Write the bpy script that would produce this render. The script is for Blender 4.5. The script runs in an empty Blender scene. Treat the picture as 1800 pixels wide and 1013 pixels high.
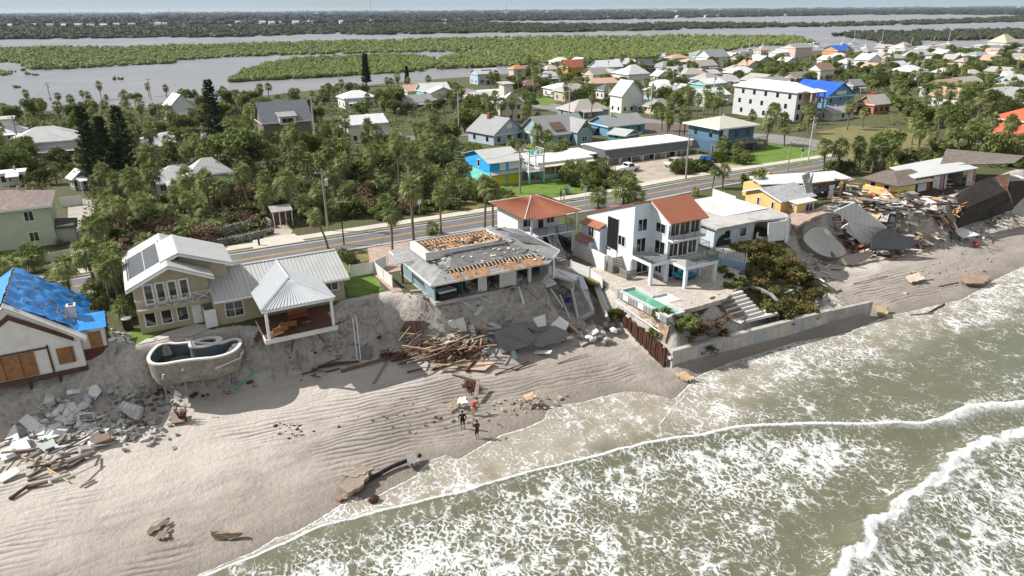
import bpy, bmesh, math, random
import numpy as np
from mathutils import Vector, Matrix, noise as mnoise
SC = bpy.context.scene
COL = SC.collection
R = math.radians
# ---------------------------------------------------------------- camera, sky, sun, exposure
# world axes: X runs along the coast, Y inland, Z up (metres); the drone hovers above the origin
CAMH = 33.0; FPX = 1225.0; PITCH = R(21.82); ROLL = R(0.38); YAW = R(28.8)
cam = bpy.data.cameras.new('camera'); cam_o = bpy.data.objects.new('camera', cam); COL.objects.link(cam_o)
cam.sensor_width = 36; cam.lens = FPX / 1800 * 36; cam.clip_start = 1; cam.clip_end = 30000
cam_o.matrix_world = (Matrix.Translation((0, 0, CAMH)) @ Matrix.Rotation(-YAW, 4, 'Z') @
                      Matrix.Rotation(math.pi/2 - PITCH, 4, 'X') @ Matrix.Rotation(-ROLL, 4, 'Z'))
SC.camera = cam_o
SUN_EL = R(42); SD = Vector((.80, -.60, 0)).normalized()          # direction shadows fall
wd = bpy.data.worlds.new('World'); SC.world = wd; wd.use_nodes = True
nt = wd.node_tree
sky = nt.nodes.new('ShaderNodeTexSky'); sky.sky_type = 'NISHITA'; sky.sun_disc = False
sky.sun_elevation = SUN_EL; sky.sun_rotation = math.atan2(-SD.x, -SD.y); sky.dust_density = 0.3; sky.air_density = 1.0; sky.ozone_density = 2.0
bg = nt.nodes['Background']; bg.inputs[1].default_value = 0.102
# thin broken cloud over the clear sky
_tc = nt.nodes.new('ShaderNodeTexCoord'); _mp = nt.nodes.new('ShaderNodeMapping'); _mp.inputs['Scale'].default_value = (1.6, 1.6, 9); nt.links.new(_tc.outputs['Generated'], _mp.inputs[0])
_nz = nt.nodes.new('ShaderNodeTexNoise'); _nz.inputs['Scale'].default_value = 1.7; _nz.inputs['Detail'].default_value = 6; nt.links.new(_mp.outputs[0], _nz.inputs['Vector'])
_cr = nt.nodes.new('ShaderNodeValToRGB'); _cr.color_ramp.elements[0].position = .30; _cr.color_ramp.elements[1].position = .62; nt.links.new(_nz.outputs[0], _cr.inputs[0])
_cr.color_ramp.elements[0].color = (.72, .72, .72, 1); _cr.color_ramp.elements[1].color = (.93, .93, .93, 1)
_c2 = nt.nodes.new('ShaderNodeValToRGB'); nt.links.new(_nz.outputs[0], _c2.inputs[0]); _c2.color_ramp.elements[0].position = .34; _c2.color_ramp.elements[1].position = .60
_c2.color_ramp.elements[0].color = (2.2, 3.0, 3.8, 1); _c2.color_ramp.elements[1].color = (3.0, 3.8, 4.5, 1)
_mx = nt.nodes.new('ShaderNodeMix'); _mx.data_type = 'RGBA'; nt.links.new(_cr.outputs[0], _mx.inputs[0]); nt.links.new(sky.outputs[0], _mx.inputs[6]); 
_sz = nt.nodes.new('ShaderNodeSeparateXYZ'); nt.links.new(_tc.outputs['Generated'], _sz.inputs[0])   # cloud greyer overhead than at the horizon
_mr = nt.nodes.new('ShaderNodeMapRange'); _mr.inputs[1].default_value = .03; _mr.inputs[2].default_value = .35; nt.links.new(_sz.outputs[2], _mr.inputs[0])
_m2 = nt.nodes.new('ShaderNodeMix'); _m2.data_type = 'RGBA'; nt.links.new(_mr.outputs[0], _m2.inputs[0]); nt.links.new(_c2.outputs[0], _m2.inputs[6]); _m2.inputs[7].default_value = (4.3, 4.25, 4.2, 1)
nt.links.new(_m2.outputs[2], _mx.inputs[7])
nt.links.new(_mx.outputs[2], bg.inputs[0])
sun = bpy.data.lights.new('sun', 'SUN'); sun.energy = 4.8; sun.angle = R(0.5); sun.color = (1, .965, .91)
sun_o = bpy.data.objects.new('sun', sun); COL.objects.link(sun_o)
sun_o.rotation_euler = (Vector((SD.x*math.cos(SUN_EL), SD.y*math.cos(SUN_EL), -math.sin(SUN_EL)))).to_track_quat('-Z', 'Y').to_euler()
SC.view_settings.view_transform = 'Standard'; SC.view_settings.look = 'None'
SC.view_settings.exposure = 0.47; SC.view_settings.gamma = 1.0
SC.cycles.max_bounces = 6; SC.cycles.transparent_max_bounces = 6

# ---------------------------------------------------------------- helpers
rng = random.Random(7)
_cp, _sp = math.cos(PITCH), math.sin(PITCH); _cy, _sy = math.cos(YAW), math.sin(YAW)
def G(px, py, z):
    """ground point (s,t) at height z that the photograph shows at pixel px,py (1800 wide)"""
    u = (px-900)/FPX; v = -(py-506.5)/FPX
    c, s = math.cos(-ROLL), math.sin(-ROLL); u, v = c*u-s*v, s*u+c*v
    dy, dz = _cp+v*_sp, -_sp+v*_cp
    k = (z-CAMH)/dz; x, y = u*k, dy*k
    return (_cy*x+_sy*y, -_sy*x+_cy*y)
def PX(s, t, z):
    x, y = _cy*s-_sy*t, _sy*s+_cy*t; zz = z-CAMH
    dep = y*_cp-zz*_sp; up = y*_sp+zz*_cp
    if dep < 1: return (-9999, -9999)
    u, v = x/dep, up/dep; c, s_ = math.cos(ROLL), math.sin(ROLL); u, v = c*u-s_*v, s_*u+c*v
    return (900+u*FPX, 506.5-v*FPX)

def lin(c):
    if isinstance(c, str):
        c = c.lstrip('#'); c = [int(c[i:i+2], 16)/255 for i in (0, 2, 4)]
        return tuple(((x/12.92) if x <= .04045 else ((x+.055)/1.055)**2.4) for x in c)
    return tuple(c)
_M = {}
def NT(name):
    m = bpy.data.materials.new(name); m.use_nodes = True
    return m, m.node_tree, m.node_tree.nodes['Principled BSDF']
def node(t, typ, **kw):
    n = t.nodes.new(typ)
    for k, v in kw.items():
        if k.startswith('i_'):
            key = k[2:]
            n.inputs[int(key) if key.isdigit() else key].default_value = v
        else: setattr(n, k, v)
    return n
def ramp(t, fac, stops):
    n = t.nodes.new('ShaderNodeValToRGB'); t.links.new(fac, n.inputs[0])
    e = n.color_ramp.elements
    while len(e) < len(stops): e.new(.5)
    for i, (p, c) in enumerate(stops):
        e[i].position = p; c = lin(c); e[i].color = (*c, 1) if len(c) == 3 else c
    return n
def mth(t, op, a, b=None, c=None, clamp=False):
    n = t.nodes.new('ShaderNodeMath'); n.operation = op; n.use_clamp = clamp
    for i, x in enumerate((a, b, c)):
        if x is None: continue
        if isinstance(x, (int, float)): n.inputs[i].default_value = x
        else: t.links.new(x, n.inputs[i])
    return n.outputs[0]
def mixc(t, fac, a, b, mode='MIX'):
    n = t.nodes.new('ShaderNodeMix'); n.data_type = 'RGBA'; n.blend_type = mode; n.clamp_factor = True
    for sock, x in ((n.inputs[0], fac), (n.inputs[6], a), (n.inputs[7], b)):
        if isinstance(x, (int, float)): sock.default_value = x
        elif isinstance(x, (tuple, list, str)): sock.default_value = (*lin(x), 1)
        else: t.links.new(x, sock)
    return n.outputs[2]
def tex_coord(t, scale=None, kind='Object'):
    tc = node(t, 'ShaderNodeTexCoord'); o = tc.outputs[kind]
    if scale:
        mp = node(t, 'ShaderNodeMapping'); mp.inputs['Scale'].default_value = scale; t.links.new(o, mp.inputs[0]); o = mp.outputs[0]
    return o
def noise_tex(t, vec, scale, detail=4, rough=.55, dist=0):
    n = node(t, 'ShaderNodeTexNoise', i_Scale=scale, i_Detail=detail, i_Roughness=rough, i_Distortion=dist); t.links.new(vec, n.inputs['Vector']); return n.outputs[0]

def mat(col, rough=.8, var=.18, sc=1.2, dirt=None, dirt_amt=.35, bump=0, bsc=8, spec=.3, metal=0, kind='plain', col2=None, period=1.0, axis=0, rand=0.0, trans=0):
    """procedural paint / wood / stone: base colour broken up by two noises, optional dirt patches and pattern"""
    key = (str(col), rough, var, sc, str(dirt), dirt_amt, bump, bsc, spec, metal, kind, str(col2), period, axis, rand, trans)
    if key in _M: return _M[key]
    m, t, p = NT('mat_%d' % len(_M)); _M[key] = m
    base = lin(col); vec = tex_coord(t)
    n1 = noise_tex(t, vec, sc, 5, .6); n2 = noise_tex(t, vec, sc*6.3, 3, .6)
    f = mth(t, 'ADD', mth(t, 'MULTIPLY', n1, .65), mth(t, 'MULTIPLY', n2, .35))
    lo = tuple(x*(1-var*1.6) for x in base); hi = tuple(min(1, x*(1+var*1.1)) for x in base)
    c = ramp(t, f, [(.3, lo), (.7, hi)]).outputs[0]
    bh = None
    if kind in ('stripe', 'plank'):
        sep = node(t, 'ShaderNodeSeparateXYZ'); t.links.new(vec, sep.inputs[0])
        x = mth(t, 'MULTIPLY', sep.outputs[axis], 1/period); fr = mth(t, 'FRACT', x)
        line = mth(t, 'LESS_THAN', fr, .09)
        if kind == 'plank':
            wn = node(t, 'ShaderNodeTexWhiteNoise'); wn.noise_dimensions = '1D'; t.links.new(mth(t, 'FLOOR', x), wn.inputs['W'])
            c = mixc(t, mth(t, 'MULTIPLY', wn.outputs[0], .5), c, lin(col2) if col2 else tuple(x*.55 for x in base))
            c = mixc(t, mth(t, 'MULTIPLY', line, .75), c, tuple(x*.3 for x in base))
        else: c = mixc(t, mth(t, 'MULTIPLY', line, .6), c, lin(col2) if col2 else tuple(x*.55 for x in base))
        bh = line
    if kind == 'brick':
        b = node(t, 'ShaderNodeTexBrick', i_Scale=1.0); b.inputs['Color1'].default_value = (1, 1, 1, 1); b.inputs['Color2'].default_value = (.72, .72, .72, 1); b.inputs['Mortar'].default_value = (.5, .5, .5, 1)
        b.inputs['Brick Width'].default_value = period; b.inputs['Row Height'].default_value = period*.5; b.inputs['Mortar Size'].default_value = period*.035
        t.links.new(vec, b.inputs[0]); c = mixc(t, 1.0, c, b.outputs[0], 'MULTIPLY'); bh = b.outputs[1]
    if rand:
        oi = node(t, 'ShaderNodeObjectInfo')
        c = mixc(t, mth(t, 'MULTIPLY', oi.outputs['Random'], rand), c, lin(col2) if col2 else tuple(x*.4 for x in base))
    if dirt:
        nd = noise_tex(t, vec, sc*.55+.13, 6, .68, .6)
        c = mixc(t, mth(t, 'MULTIPLY', ramp(t, nd, [(.48, (0, 0, 0)), (.66, (1, 1, 1))]).outputs[0], dirt_amt), c, lin(dirt))
    t.links.new(c, p.inputs['Base Color'])
    p.inputs['Roughness'].default_value = rough; p.inputs['Specular IOR Level'].default_value = spec; p.inputs['Metallic'].default_value = metal
    if trans: p.inputs['Transmission Weight'].default_value = trans
    if bump:
        b = node(t, 'ShaderNodeBump', i_Strength=bump, i_Distance=.05); nb = noise_tex(t, vec, bsc, 4, .6)
        t.links.new(nb, b.inputs['Height']); t.links.new(b.outputs[0], p.inputs['Normal'])
    return m

def leafmat(cols, name='foliage', trans=.25):
    m, t, p = NT(name)
    geo = node(t, 'ShaderNodeNewGeometry'); oi = node(t, 'ShaderNodeObjectInfo'); vec = tex_coord(t)
    n = noise_tex(t, vec, 1.1, 3); r = mth(t, 'ADD', mth(t, 'MULTIPLY', geo.outputs['Random Per Island'], .55), mth(t, 'MULTIPLY', n, .45))
    r = mth(t, 'ADD', r, mth(t, 'MULTIPLY', mth(t, 'SUBTRACT', oi.outputs['Random'], .5), .34))
    c = ramp(t, r, [(i/(len(cols)-1)*.7+.15, x) for i, x in enumerate(cols)]).outputs[0]
    t.links.new(c, p.inputs['Base Color']); p.inputs['Roughness'].default_value = .7; p.inputs['Specular IOR Level'].default_value = .14
    tr = node(t, 'ShaderNodeBsdfTranslucent'); t.links.new(c, tr.inputs[0]); mx = node(t, 'ShaderNodeMixShader', i_0=trans)
    t.links.new(p.outputs[0], mx.inputs[1]); t.links.new(tr.outputs[0], mx.inputs[2])
    t.links.new(mx.outputs[0], t.nodes['Material Output'].inputs[0])
    return m

class MB:
    """collects faces for one mesh"""
    def __init__(self): self.v = []; self.f = []
    def add(self, vs, fs):
        o = len(self.v); self.v += [tuple(x) for x in vs]; self.f += [tuple(i+o for i in f) for f in fs]; return self
    def box(self, x0, x1, y0, y1, z0, z1):
        if x1 < x0: x0, x1 = x1, x0
        if y1 < y0: y0, y1 = y1, y0
        if z1 < z0: z0, z1 = z1, z0
        return self.add([(x0,y0,z0),(x1,y0,z0),(x1,y1,z0),(x0,y1,z0),(x0,y0,z1),(x1,y0,z1),(x1,y1,z1),(x0,y1,z1)],
                        [(0,3,2,1),(4,5,6,7),(0,1,5,4),(1,2,6,5),(2,3,7,6),(3,0,4,7)])
    def obox(self, c, dx, dy, dz, rz=0, rx=0, ry=0):
        M = Matrix.Translation(c) @ Matrix.Rotation(rz, 4, 'Z') @ Matrix.Rotation(ry, 4, 'Y') @ Matrix.Rotation(rx, 4, 'X')
        vs = [M @ Vector((a*dx/2, b*dy/2, e*dz/2)) for e in (-1, 1) for a, b in ((-1,-1),(1,-1),(1,1),(-1,1))]
        return self.add(vs, [(0,3,2,1),(4,5,6,7),(0,1,5,4),(1,2,6,5),(2,3,7,6),(3,0,4,7)])
    def poly(self, pts): return self.add(pts, [tuple(range(len(pts)))])
    def slab(self, pts, th):
        """polygon given by its top face, extruded straight down by th (any winding)"""
        n = len(pts); P = [Vector(p) for p in pts]
        a = sum((P[i].x*P[(i+1) % n].y-P[(i+1) % n].x*P[i].y) for i in range(n))
        if a < 0: P.reverse()
        lo = [p-Vector((0, 0, th)) for p in P]
        return self.add(P+lo, [tuple(range(n)), tuple(range(2*n-1, n-1, -1))]+[(i, n+i, n+(i+1) % n, (i+1) % n) for i in range(n)])
    def slabn(self, pts, th):
        """flat panel of any tilt with thickness th along its normal"""
        P = [Vector(p) for p in pts]; n = len(P); N = Vector((0, 0, 0))
        for i in range(n): N += (P[i]).cross(P[(i+1) % n])
        N.normalize(); lo = [p-N*th for p in P]
        return self.add(P+lo, [tuple(range(n)), tuple(range(2*n-1, n-1, -1))]+[(i, n+i, n+(i+1) % n, (i+1) % n) for i in range(n)])
    def prism(self, pts, z0, z1): return self.slab([(x, y, z1) for x, y in pts], z1-z0)
    def gable(self, x0, x1, y0, y1, z0, ze, zr, along='y', r=None):
        """wall block whose top is a gable: ridge along x or y"""
        if along == 'y':
            r = (x0+x1)/2 if r is None else r
            prof = [(x0, z0), (x1, z0), (x1, ze), (r, zr), (x0, ze)]
            A = [(x, y0, z) for x, z in prof]; B = [(x, y1, z) for x, z in prof]
        else:
            r = (y0+y1)/2 if r is None else r
            prof = [(y0, z0), (y1, z0), (y1, ze), (r, zr), (y0, ze)]
            A = [(x1, y, z) for y, z in prof]; B = [(x0, y, z) for y, z in prof]
        n = 5
        return self.add(A+B, [tuple(range(n)), tuple(range(2*n-1, n-1, -1))]+[(i, n+i, n+(i+1) % n, (i+1) % n) for i in range(n)])
    def tube(self, p, q, r, r2=None, n=6, cap=True):
        p, q = Vector(p), Vector(q); r2 = r if r2 is None else r2; d = (q-p)
        if d.length < 1e-6: return self
        a = d.normalized().orthogonal().normalized(); b = d.normalized().cross(a)
        vs = []
        for c, rr in ((p, r), (q, r2)):
            for i in range(n):
                t = 2*math.pi*i/n; vs.append(c+a*math.cos(t)*rr+b*math.sin(t)*rr)
        fs = [(i, (i+1) % n, n+(i+1) % n, n+i) for i in range(n)]
        if cap: fs += [tuple(range(n-1, -1, -1)), tuple(range(n, 2*n))]
        return self.add(vs, fs)
    def path(self, pts, r, n=6):
        rs = r if isinstance(r, (list, tuple)) else [r]*len(pts)
        P = [Vector(p) for p in pts]; vs = []
        a = None
        for i, c in enumerate(P):
            d = (P[min(i+1, len(P)-1)]-P[max(i-1, 0)]).normalized()
            a = d.orthogonal().normalized() if a is None else (a-d*a.dot(d)).normalized()
            b = d.cross(a)
            for k in range(n):
                t = 2*math.pi*k/n; vs.append(c+a*math.cos(t)*rs[i]+b*math.sin(t)*rs[i])
        fs = [(i*n+k, i*n+(k+1) % n, (i+1)*n+(k+1) % n, (i+1)*n+k) for i in range(len(P)-1) for k in range(n)]
        fs += [tuple(range(n-1, -1, -1)), tuple(range((len(P)-1)*n, len(P)*n))]
        return self.add(vs, fs)
    def lathe(self, prof, n=16, c=(0, 0, 0)):
        vs = [(c[0]+r*math.cos(2*math.pi*i/n), c[1]+r*math.sin(2*math.pi*i/n), c[2]+z) for r, z in prof for i in range(n)]
        fs = [(k*n+i, k*n+(i+1) % n, (k+1)*n+(i+1) % n, (k+1)*n+i) for k in range(len(prof)-1) for i in range(n)]
        fs += [tuple(range(n-1, -1, -1)), tuple(range((len(prof)-1)*n, len(prof)*n))]
        return self.add(vs, fs)
    def rock(self, c, r, sq=.7, rg=rng, ang=True):
        ico = _ICO
        k = [rg.uniform(.65, 1.2) for _ in ico[0]]; rz = rg.uniform(0, 6.3); ca, sa = math.cos(rz), math.sin(rz); ax = rg.uniform(.7, 1.3)
        vs = []
        for v, kk in zip(ico[0], k):
            x, y, z = v[0]*kk*r*ax, v[1]*kk*r/ax, v[2]*kk*r*sq; vs.append((c[0]+x*ca-y*sa, c[1]+x*sa+y*ca, c[2]+z))
        return self.add(vs, ico[1])
    def ribs(self, a, b, c, d, n, w=.05, h=.05):
        """standing seams on the roof plane a-b (low edge) d-c (high edge), running from low to high"""
        a, b, c, d = map(Vector, (a, b, c, d)); N = (b-a).cross(d-a).normalized()
        if N.z < 0: N = -N
        for i in range(n+1):
            f = i/n; p = a.lerp(b, f); q = d.lerp(c, f)
            if (q-p).length < .15: continue
            s = (b-a).normalized()*w/2
            lo = [p-s, p+s, q+s, q-s]
            self.add(lo+[x+N*h for x in lo], [(0, 3, 2, 1), (4, 5, 6, 7), (0, 1, 5, 4), (1, 2, 6, 5), (2, 3, 7, 6), (3, 0, 4, 7)])
        return self
def _mkico():
    bm = bmesh.new(); bmesh.ops.create_icosphere(bm, subdivisions=1, radius=1)
    r = ([tuple(v.co) for v in bm.verts], [tuple(v.index for v in f.verts) for f in bm.faces]); bm.free(); return r
_ICO = _mkico()
def _mkico2():
    bm = bmesh.new(); bmesh.ops.create_icosphere(bm, subdivisions=2, radius=1)
    r = ([tuple(v.co) for v in bm.verts], [tuple(v.index for v in f.verts) for f in bm.faces]); bm.free(); return r
_ICO2 = _mkico2()

def mesh(name, mb, m, smooth=False, off=None):
    me = bpy.data.meshes.new(name)
    vs = mb.v if off is None else [(x-off[0], y-off[1], z-off[2]) for x, y, z in mb.v]
    me.from_pydata(vs, [], mb.f); me.materials.append(m)
    if smooth: me.polygons.foreach_set('use_smooth', [True]*len(me.polygons))
    me.update(); return me
def props(o, label=None, cat=None, group=None, kind=None):
    for k, v in (('label', label), ('category', cat), ('group', group), ('kind', kind)):
        if v: o[k] = v
    return o
class Thing:
    """an Empty at the thing's base that parents its parts; parts are given in world coordinates unless local=True"""
    def __init__(self, name, label, cat, s, t, z, rz=0, group=None, local=False, tilt=None):
        self.o = bpy.data.objects.new(name, None); COL.objects.link(self.o); self.o.empty_display_size = .2
        self.o.location = (s, t, z); self.o.rotation_euler = (tilt[0] if tilt else 0, tilt[1] if tilt else 0, rz)
        self.off = None if local else (s, t, z); props(self.o, label, cat, group)
    def part(self, name, mb, m, parent=None, label=None, smooth=False, kind=None):
        o = bpy.data.objects.new(name, mesh(name, mb, m, smooth, self.off)); COL.objects.link(o)
        o.parent = parent or self.o; props(o, label, kind=kind); return o
def solo(name, mb, m, label=None, cat=None, group=None, kind=None, smooth=False, base=None):
    """a thing that is one mesh; its origin is moved to its base"""
    if base is None and mb.v:
        A = np.array(mb.v); base = (float(A[:, 0].mean()), float(A[:, 1].mean()), float(A[:, 2].min()))
    o = bpy.data.objects.new(name, mesh(name, mb, m, smooth, base)); COL.objects.link(o); o.location = base or (0, 0, 0)
    return props(o, label, cat, group, kind)
def dup(o, loc, rz=0, scale=1, label=None, group=None, parent=None, tilt=None):
    c = o.copy(); COL.objects.link(c)
    if parent is not None: c.parent = parent
    else:
        c.location = loc; c.rotation_euler = (tilt[0] if tilt else 0, tilt[1] if tilt else 0, rz)
        c.scale = (scale, scale, scale) if not isinstance(scale, (tuple, list)) else scale
    if label: c['label'] = label
    if group: c['group'] = group
    for ch in list(o.children): dup(ch, None, parent=c)
    return c
# ---------------------------------------------------------------- shoreline, terrain
def gz(pts, z): return [G(x, y, z) for x, y in pts]
_sh = sorted(gz([(300,1050),(355,1010),(400,990),(450,968),(485,945),(520,935),(555,915),(590,893),(620,872),(650,880),(680,862),(700,852),(728,838),(757,808),(785,800),(805,808),(830,793),(880,765),(925,752),(955,738),(966,716),(985,712),(1020,708),(1060,697),(1100,688),(1130,690),(1160,696),(1185,702),(1212,675),(1222,664),(1250,650),(1300,632),(1340,620),(1395,602),(1440,594),(1480,590),(1520,572),(1560,555),(1600,548),(1640,538),(1690,527),(1725,508),(1745,494),(1800,468)], 0))
SHS = [-400, -60]+[p[0] for p in _sh]+[160, 5000]; SHT = [38, 38]+[p[1] for p in _sh]+[46, 46]
def tsh(s): return np.interp(s, SHS, SHT)
SEC = [(-4000,63.5,1.4,65.5,3.2,68,5.8),(-12,62.5,1.5,65.5,3.4,69,5.8),(-4.5,61.8,1.4,63.6,3.2,65.4,5.7),(-2.5,61.2,1.3,62.6,3.2,64.2,5.6),
 (6,60.2,1.3,61.4,3.4,63.2,5.6),(8,60.3,1.3,61,3.4,61.6,5.6),(14,60.5,1.4,61.2,3.5,61.8,5.5),(16,61.5,1.5,62.6,3.6,63.8,5.8),(21,60.6,1.5,62,3.8,63.5,6),
 (24,58.2,1.5,59.6,4,60.4,6),(32,56,1.5,57.8,3.8,58.9,6),(36,54.8,1.4,57.2,3.8,58.6,6),(37.6,54.5,1.4,58.5,3,63,5.4),(41,53.2,1.3,58,2.5,62.5,5.2),(42.2,52.6,1.2,56,2.4,62,5.2),
 (42.7,45.3,.8,48,2.0,57.2,3.6),(43.5,45.3,.9,46,2.4,48,4.9),(53,45.1,1,46,2.4,48.6,5),(58,44.8,1,47,2.6,52,5),(64,44.5,1,49,2.8,56,5.5),(69.7,44,1,50.5,2.8,57,5.8),
 (70.8,52,1.3,55.5,3,57.8,6),(74,56.3,1.3,58.4,2.6,60.2,6.4),(80,57.4,1.3,59.4,2.7,60.8,6.5),(88,56.6,1.4,59.6,2.8,62.8,6.5),(92,54.6,1.4,56.4,3.6,58,6.3),
 (100,53,1.4,54.5,3.5,56,6),(120,56.5,1.5,58,4,60,6),(135,58.5,1.5,60.5,4,62.5,6),(200,62,1.5,64,4,66,6),(5000,62,1.5,64,4,66,6)]
SEC = np.array(SEC)
def sstep(a, b, x): x = np.clip((x-a)/(b-a), 0, 1); return x*x*(3-2*x)
LAGS = [-4000,-40,17,65,126,177,230,293,345,404,470,520,560,600,700,900,1200,5000]; LAGT = [330,318,300,325,345,352,372,388,390,405,425,405,385,365,370,430,500,600]
def _hash_noise(s, t, f, seed=0):
    """cheap smooth value noise on arrays"""
    x = s*f+seed*17.3; y = t*f-seed*9.1; xi = np.floor(x); yi = np.floor(y); xf = x-xi; yf = y-yi
    xf = xf*xf*(3-2*xf); yf = yf*yf*(3-2*yf)
    def h(a, b): v = np.sin(a*127.1+b*311.7+seed*74.7)*43758.5453; return v-np.floor(v)
    return (h(xi, yi)*(1-xf)+h(xi+1, yi)*xf)*(1-yf)+(h(xi, yi+1)*(1-xf)+h(xi+1, yi+1)*xf)*yf
def fbm(s, t, f, seed=0, o=4):
    r = 0; a = .5
    for i in range(o): r = r+a*(_hash_noise(s, t, f*2**i, seed+i)-.5); a *= .55
    return r
def zplat(s, t):
    z = 6+.5*sstep(60, 85, s)
    return z-sstep(105, 130, t)*1.5-sstep(130, 200, t)*1.5-sstep(200, 300, t)*1.2-.5*sstep(60, 85, s)*sstep(90, 130, t)
def lerpcols(s): return [np.interp(s, SEC[:, 0], SEC[:, k]) for k in range(1, 7)]
def terrain_fn(S, T):
    f_t, f_z, m_t, m_z, p_t, p_z = lerpcols(S); ts = tsh(S)
    rough = fbm(S, T, .55, 3)
    tt = T+rough*1.1*sstep(0, .6, T-f_t)*(1-sstep(0, .9, T-p_t))
    z = np.where(T < ts, -.045*(ts-T), 0)
    z = np.maximum(z, -6)
    b = (T >= ts) & (tt < f_t); u = np.clip((T-ts)/np.maximum(f_t-ts, .01), 0, 1); z = np.where(b, f_z*(u**1.15), z)
    b = (tt >= f_t) & (tt < m_t); u = (tt-f_t)/np.maximum(m_t-f_t, .01); z = np.where(b, f_z+(m_z-f_z)*u, z)
    b = (tt >= m_t) & (tt < p_t); u = np.clip((tt-m_t)/np.maximum(p_t-m_t, .01), 0, 1); z = np.where(b, m_z+(p_z-m_z)*u**.8, z)
    e_t = np.maximum(75, p_t+4); b = (tt >= p_t) & (T < e_t); u = np.clip((tt-p_t)/(e_t-p_t), 0, 1); z = np.where(b, p_z+(zplat(S, e_t)-p_z)*u, z)
    z = np.where(T >= e_t, zplat(S, T), z)
    tm = sstep(42.6, 43.4, S)*(1-sstep(59, 63, S)); z = np.where((T > 46) & (T < 77), z-tm*np.maximum(z-(4.9+1.1*sstep(67, 76, T)), 0), z)
    z = np.where((S > -1.9) & (S < 5.9) & (T > 58) & (T < 63.7), np.minimum(z, 3.2), z)
    z = np.where((S > 43.0) & (S < 47.4) & (T > 46.8) & (T < 55.2), np.minimum(z, 4.1), z)
    face = sstep(0, .5, tt-f_t)*(1-sstep(-.3, .4, tt-p_t))
    z = z+face*(fbm(S, T*.35, 1.3, 8)*1.1+fbm(S, T, 3.1, 5)*.38)
    z = z+face*(fbm(S*1.3, T*.12, 1.0, 15)*1.3)
    beach = ((T > ts) & (tt < f_t))
    z = z+np.where(beach, sstep(0, 4, T-ts)*(fbm(S, T, .16, 21)*.45+fbm(S, T, .8, 22)*.06), 0)
    lag = np.interp(S, LAGS, LAGT)
    z = z-sstep(-25, 8, T-lag)*4
    return z
def geo_axis(fine, lo, hi):
    a = list(fine); st = fine[1]-fine[0]; x = fine[0]; d = st
    while x > lo: d = min(d*1.35, 900); x -= d; a.insert(0, x)
    x = fine[-1]; d = fine[-1]-fine[-2]
    while x < hi: d = min(d*1.25, 900); x += d; a.append(x)
    return np.array(a)
AXS = geo_axis(np.arange(-34, 142, .45), -9000, 12000)
AXT = geo_axis(np.concatenate([np.arange(33, 72, .32), np.arange(72, 112, .9), np.arange(112, 330, 4.0)]), -2500, 16000)
def grid_object(name, xs, ys, Z, m, attrs=None, smooth=True):
    nx, ny = len(xs), len(ys); X, Y = np.meshgrid(xs, ys, indexing='ij')
    co = np.stack([X, Y, Z], -1).reshape(-1, 3).astype(np.float32)
    i = np.arange(nx*ny).reshape(nx, ny); q = np.stack([i[:-1, :-1], i[1:, :-1], i[1:, 1:], i[:-1, 1:]], -1).reshape(-1, 4)
    me = bpy.data.meshes.new(name); me.vertices.add(len(co)); me.vertices.foreach_set('co', co.ravel())
    me.loops.add(q.size); me.loops.foreach_set('vertex_index', q.ravel().astype(np.int32))
    me.polygons.add(len(q)); me.polygons.foreach_set('loop_start', np.arange(0, q.size, 4, dtype=np.int32))
    me.polygons.foreach_set('loop_total', np.full(len(q), 4, dtype=np.int32))
    if smooth: me.polygons.foreach_set('use_smooth', np.ones(len(q), dtype=bool))
    for k, a in (attrs or {}).items():
        at = me.attributes.new(k, 'FLOAT', 'POINT'); at.data.foreach_set('value', a.reshape(-1).astype(np.float32))
    me.update(); me.validate(); me.materials.append(m)
    o = bpy.data.objects.new(name, me); COL.objects.link(o); return o
_S, _T = np.meshgrid(AXS, AXT, indexing='ij')
TZ = terrain_fn(_S, _T)
_far = np.vectorize(lambda s, t: PX(s, t, 0))
def terr(s, t):
    i = int(np.clip(np.searchsorted(AXS, s)-1, 0, len(AXS)-2)); j = int(np.clip(np.searchsorted(AXT, t)-1, 0, len(AXT)-2))
    u = (s-AXS[i])/(AXS[i+1]-AXS[i]); v = (t-AXT[j])/(AXT[j+1]-AXT[j])
    return float((TZ[i, j]*(1-u)+TZ[i+1, j]*u)*(1-v)+(TZ[i, j+1]*(1-u)+TZ[i+1, j+1]*u)*v)
def GT(px, py, off=0):
    """point of the terrain seen at a pixel"""
    z = 3.0
    for _ in range(14):
        s, t = G(px, py, z); z = .5*z+.5*terr(s, t)
    return (s, t, terr(s, t)+off)
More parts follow.
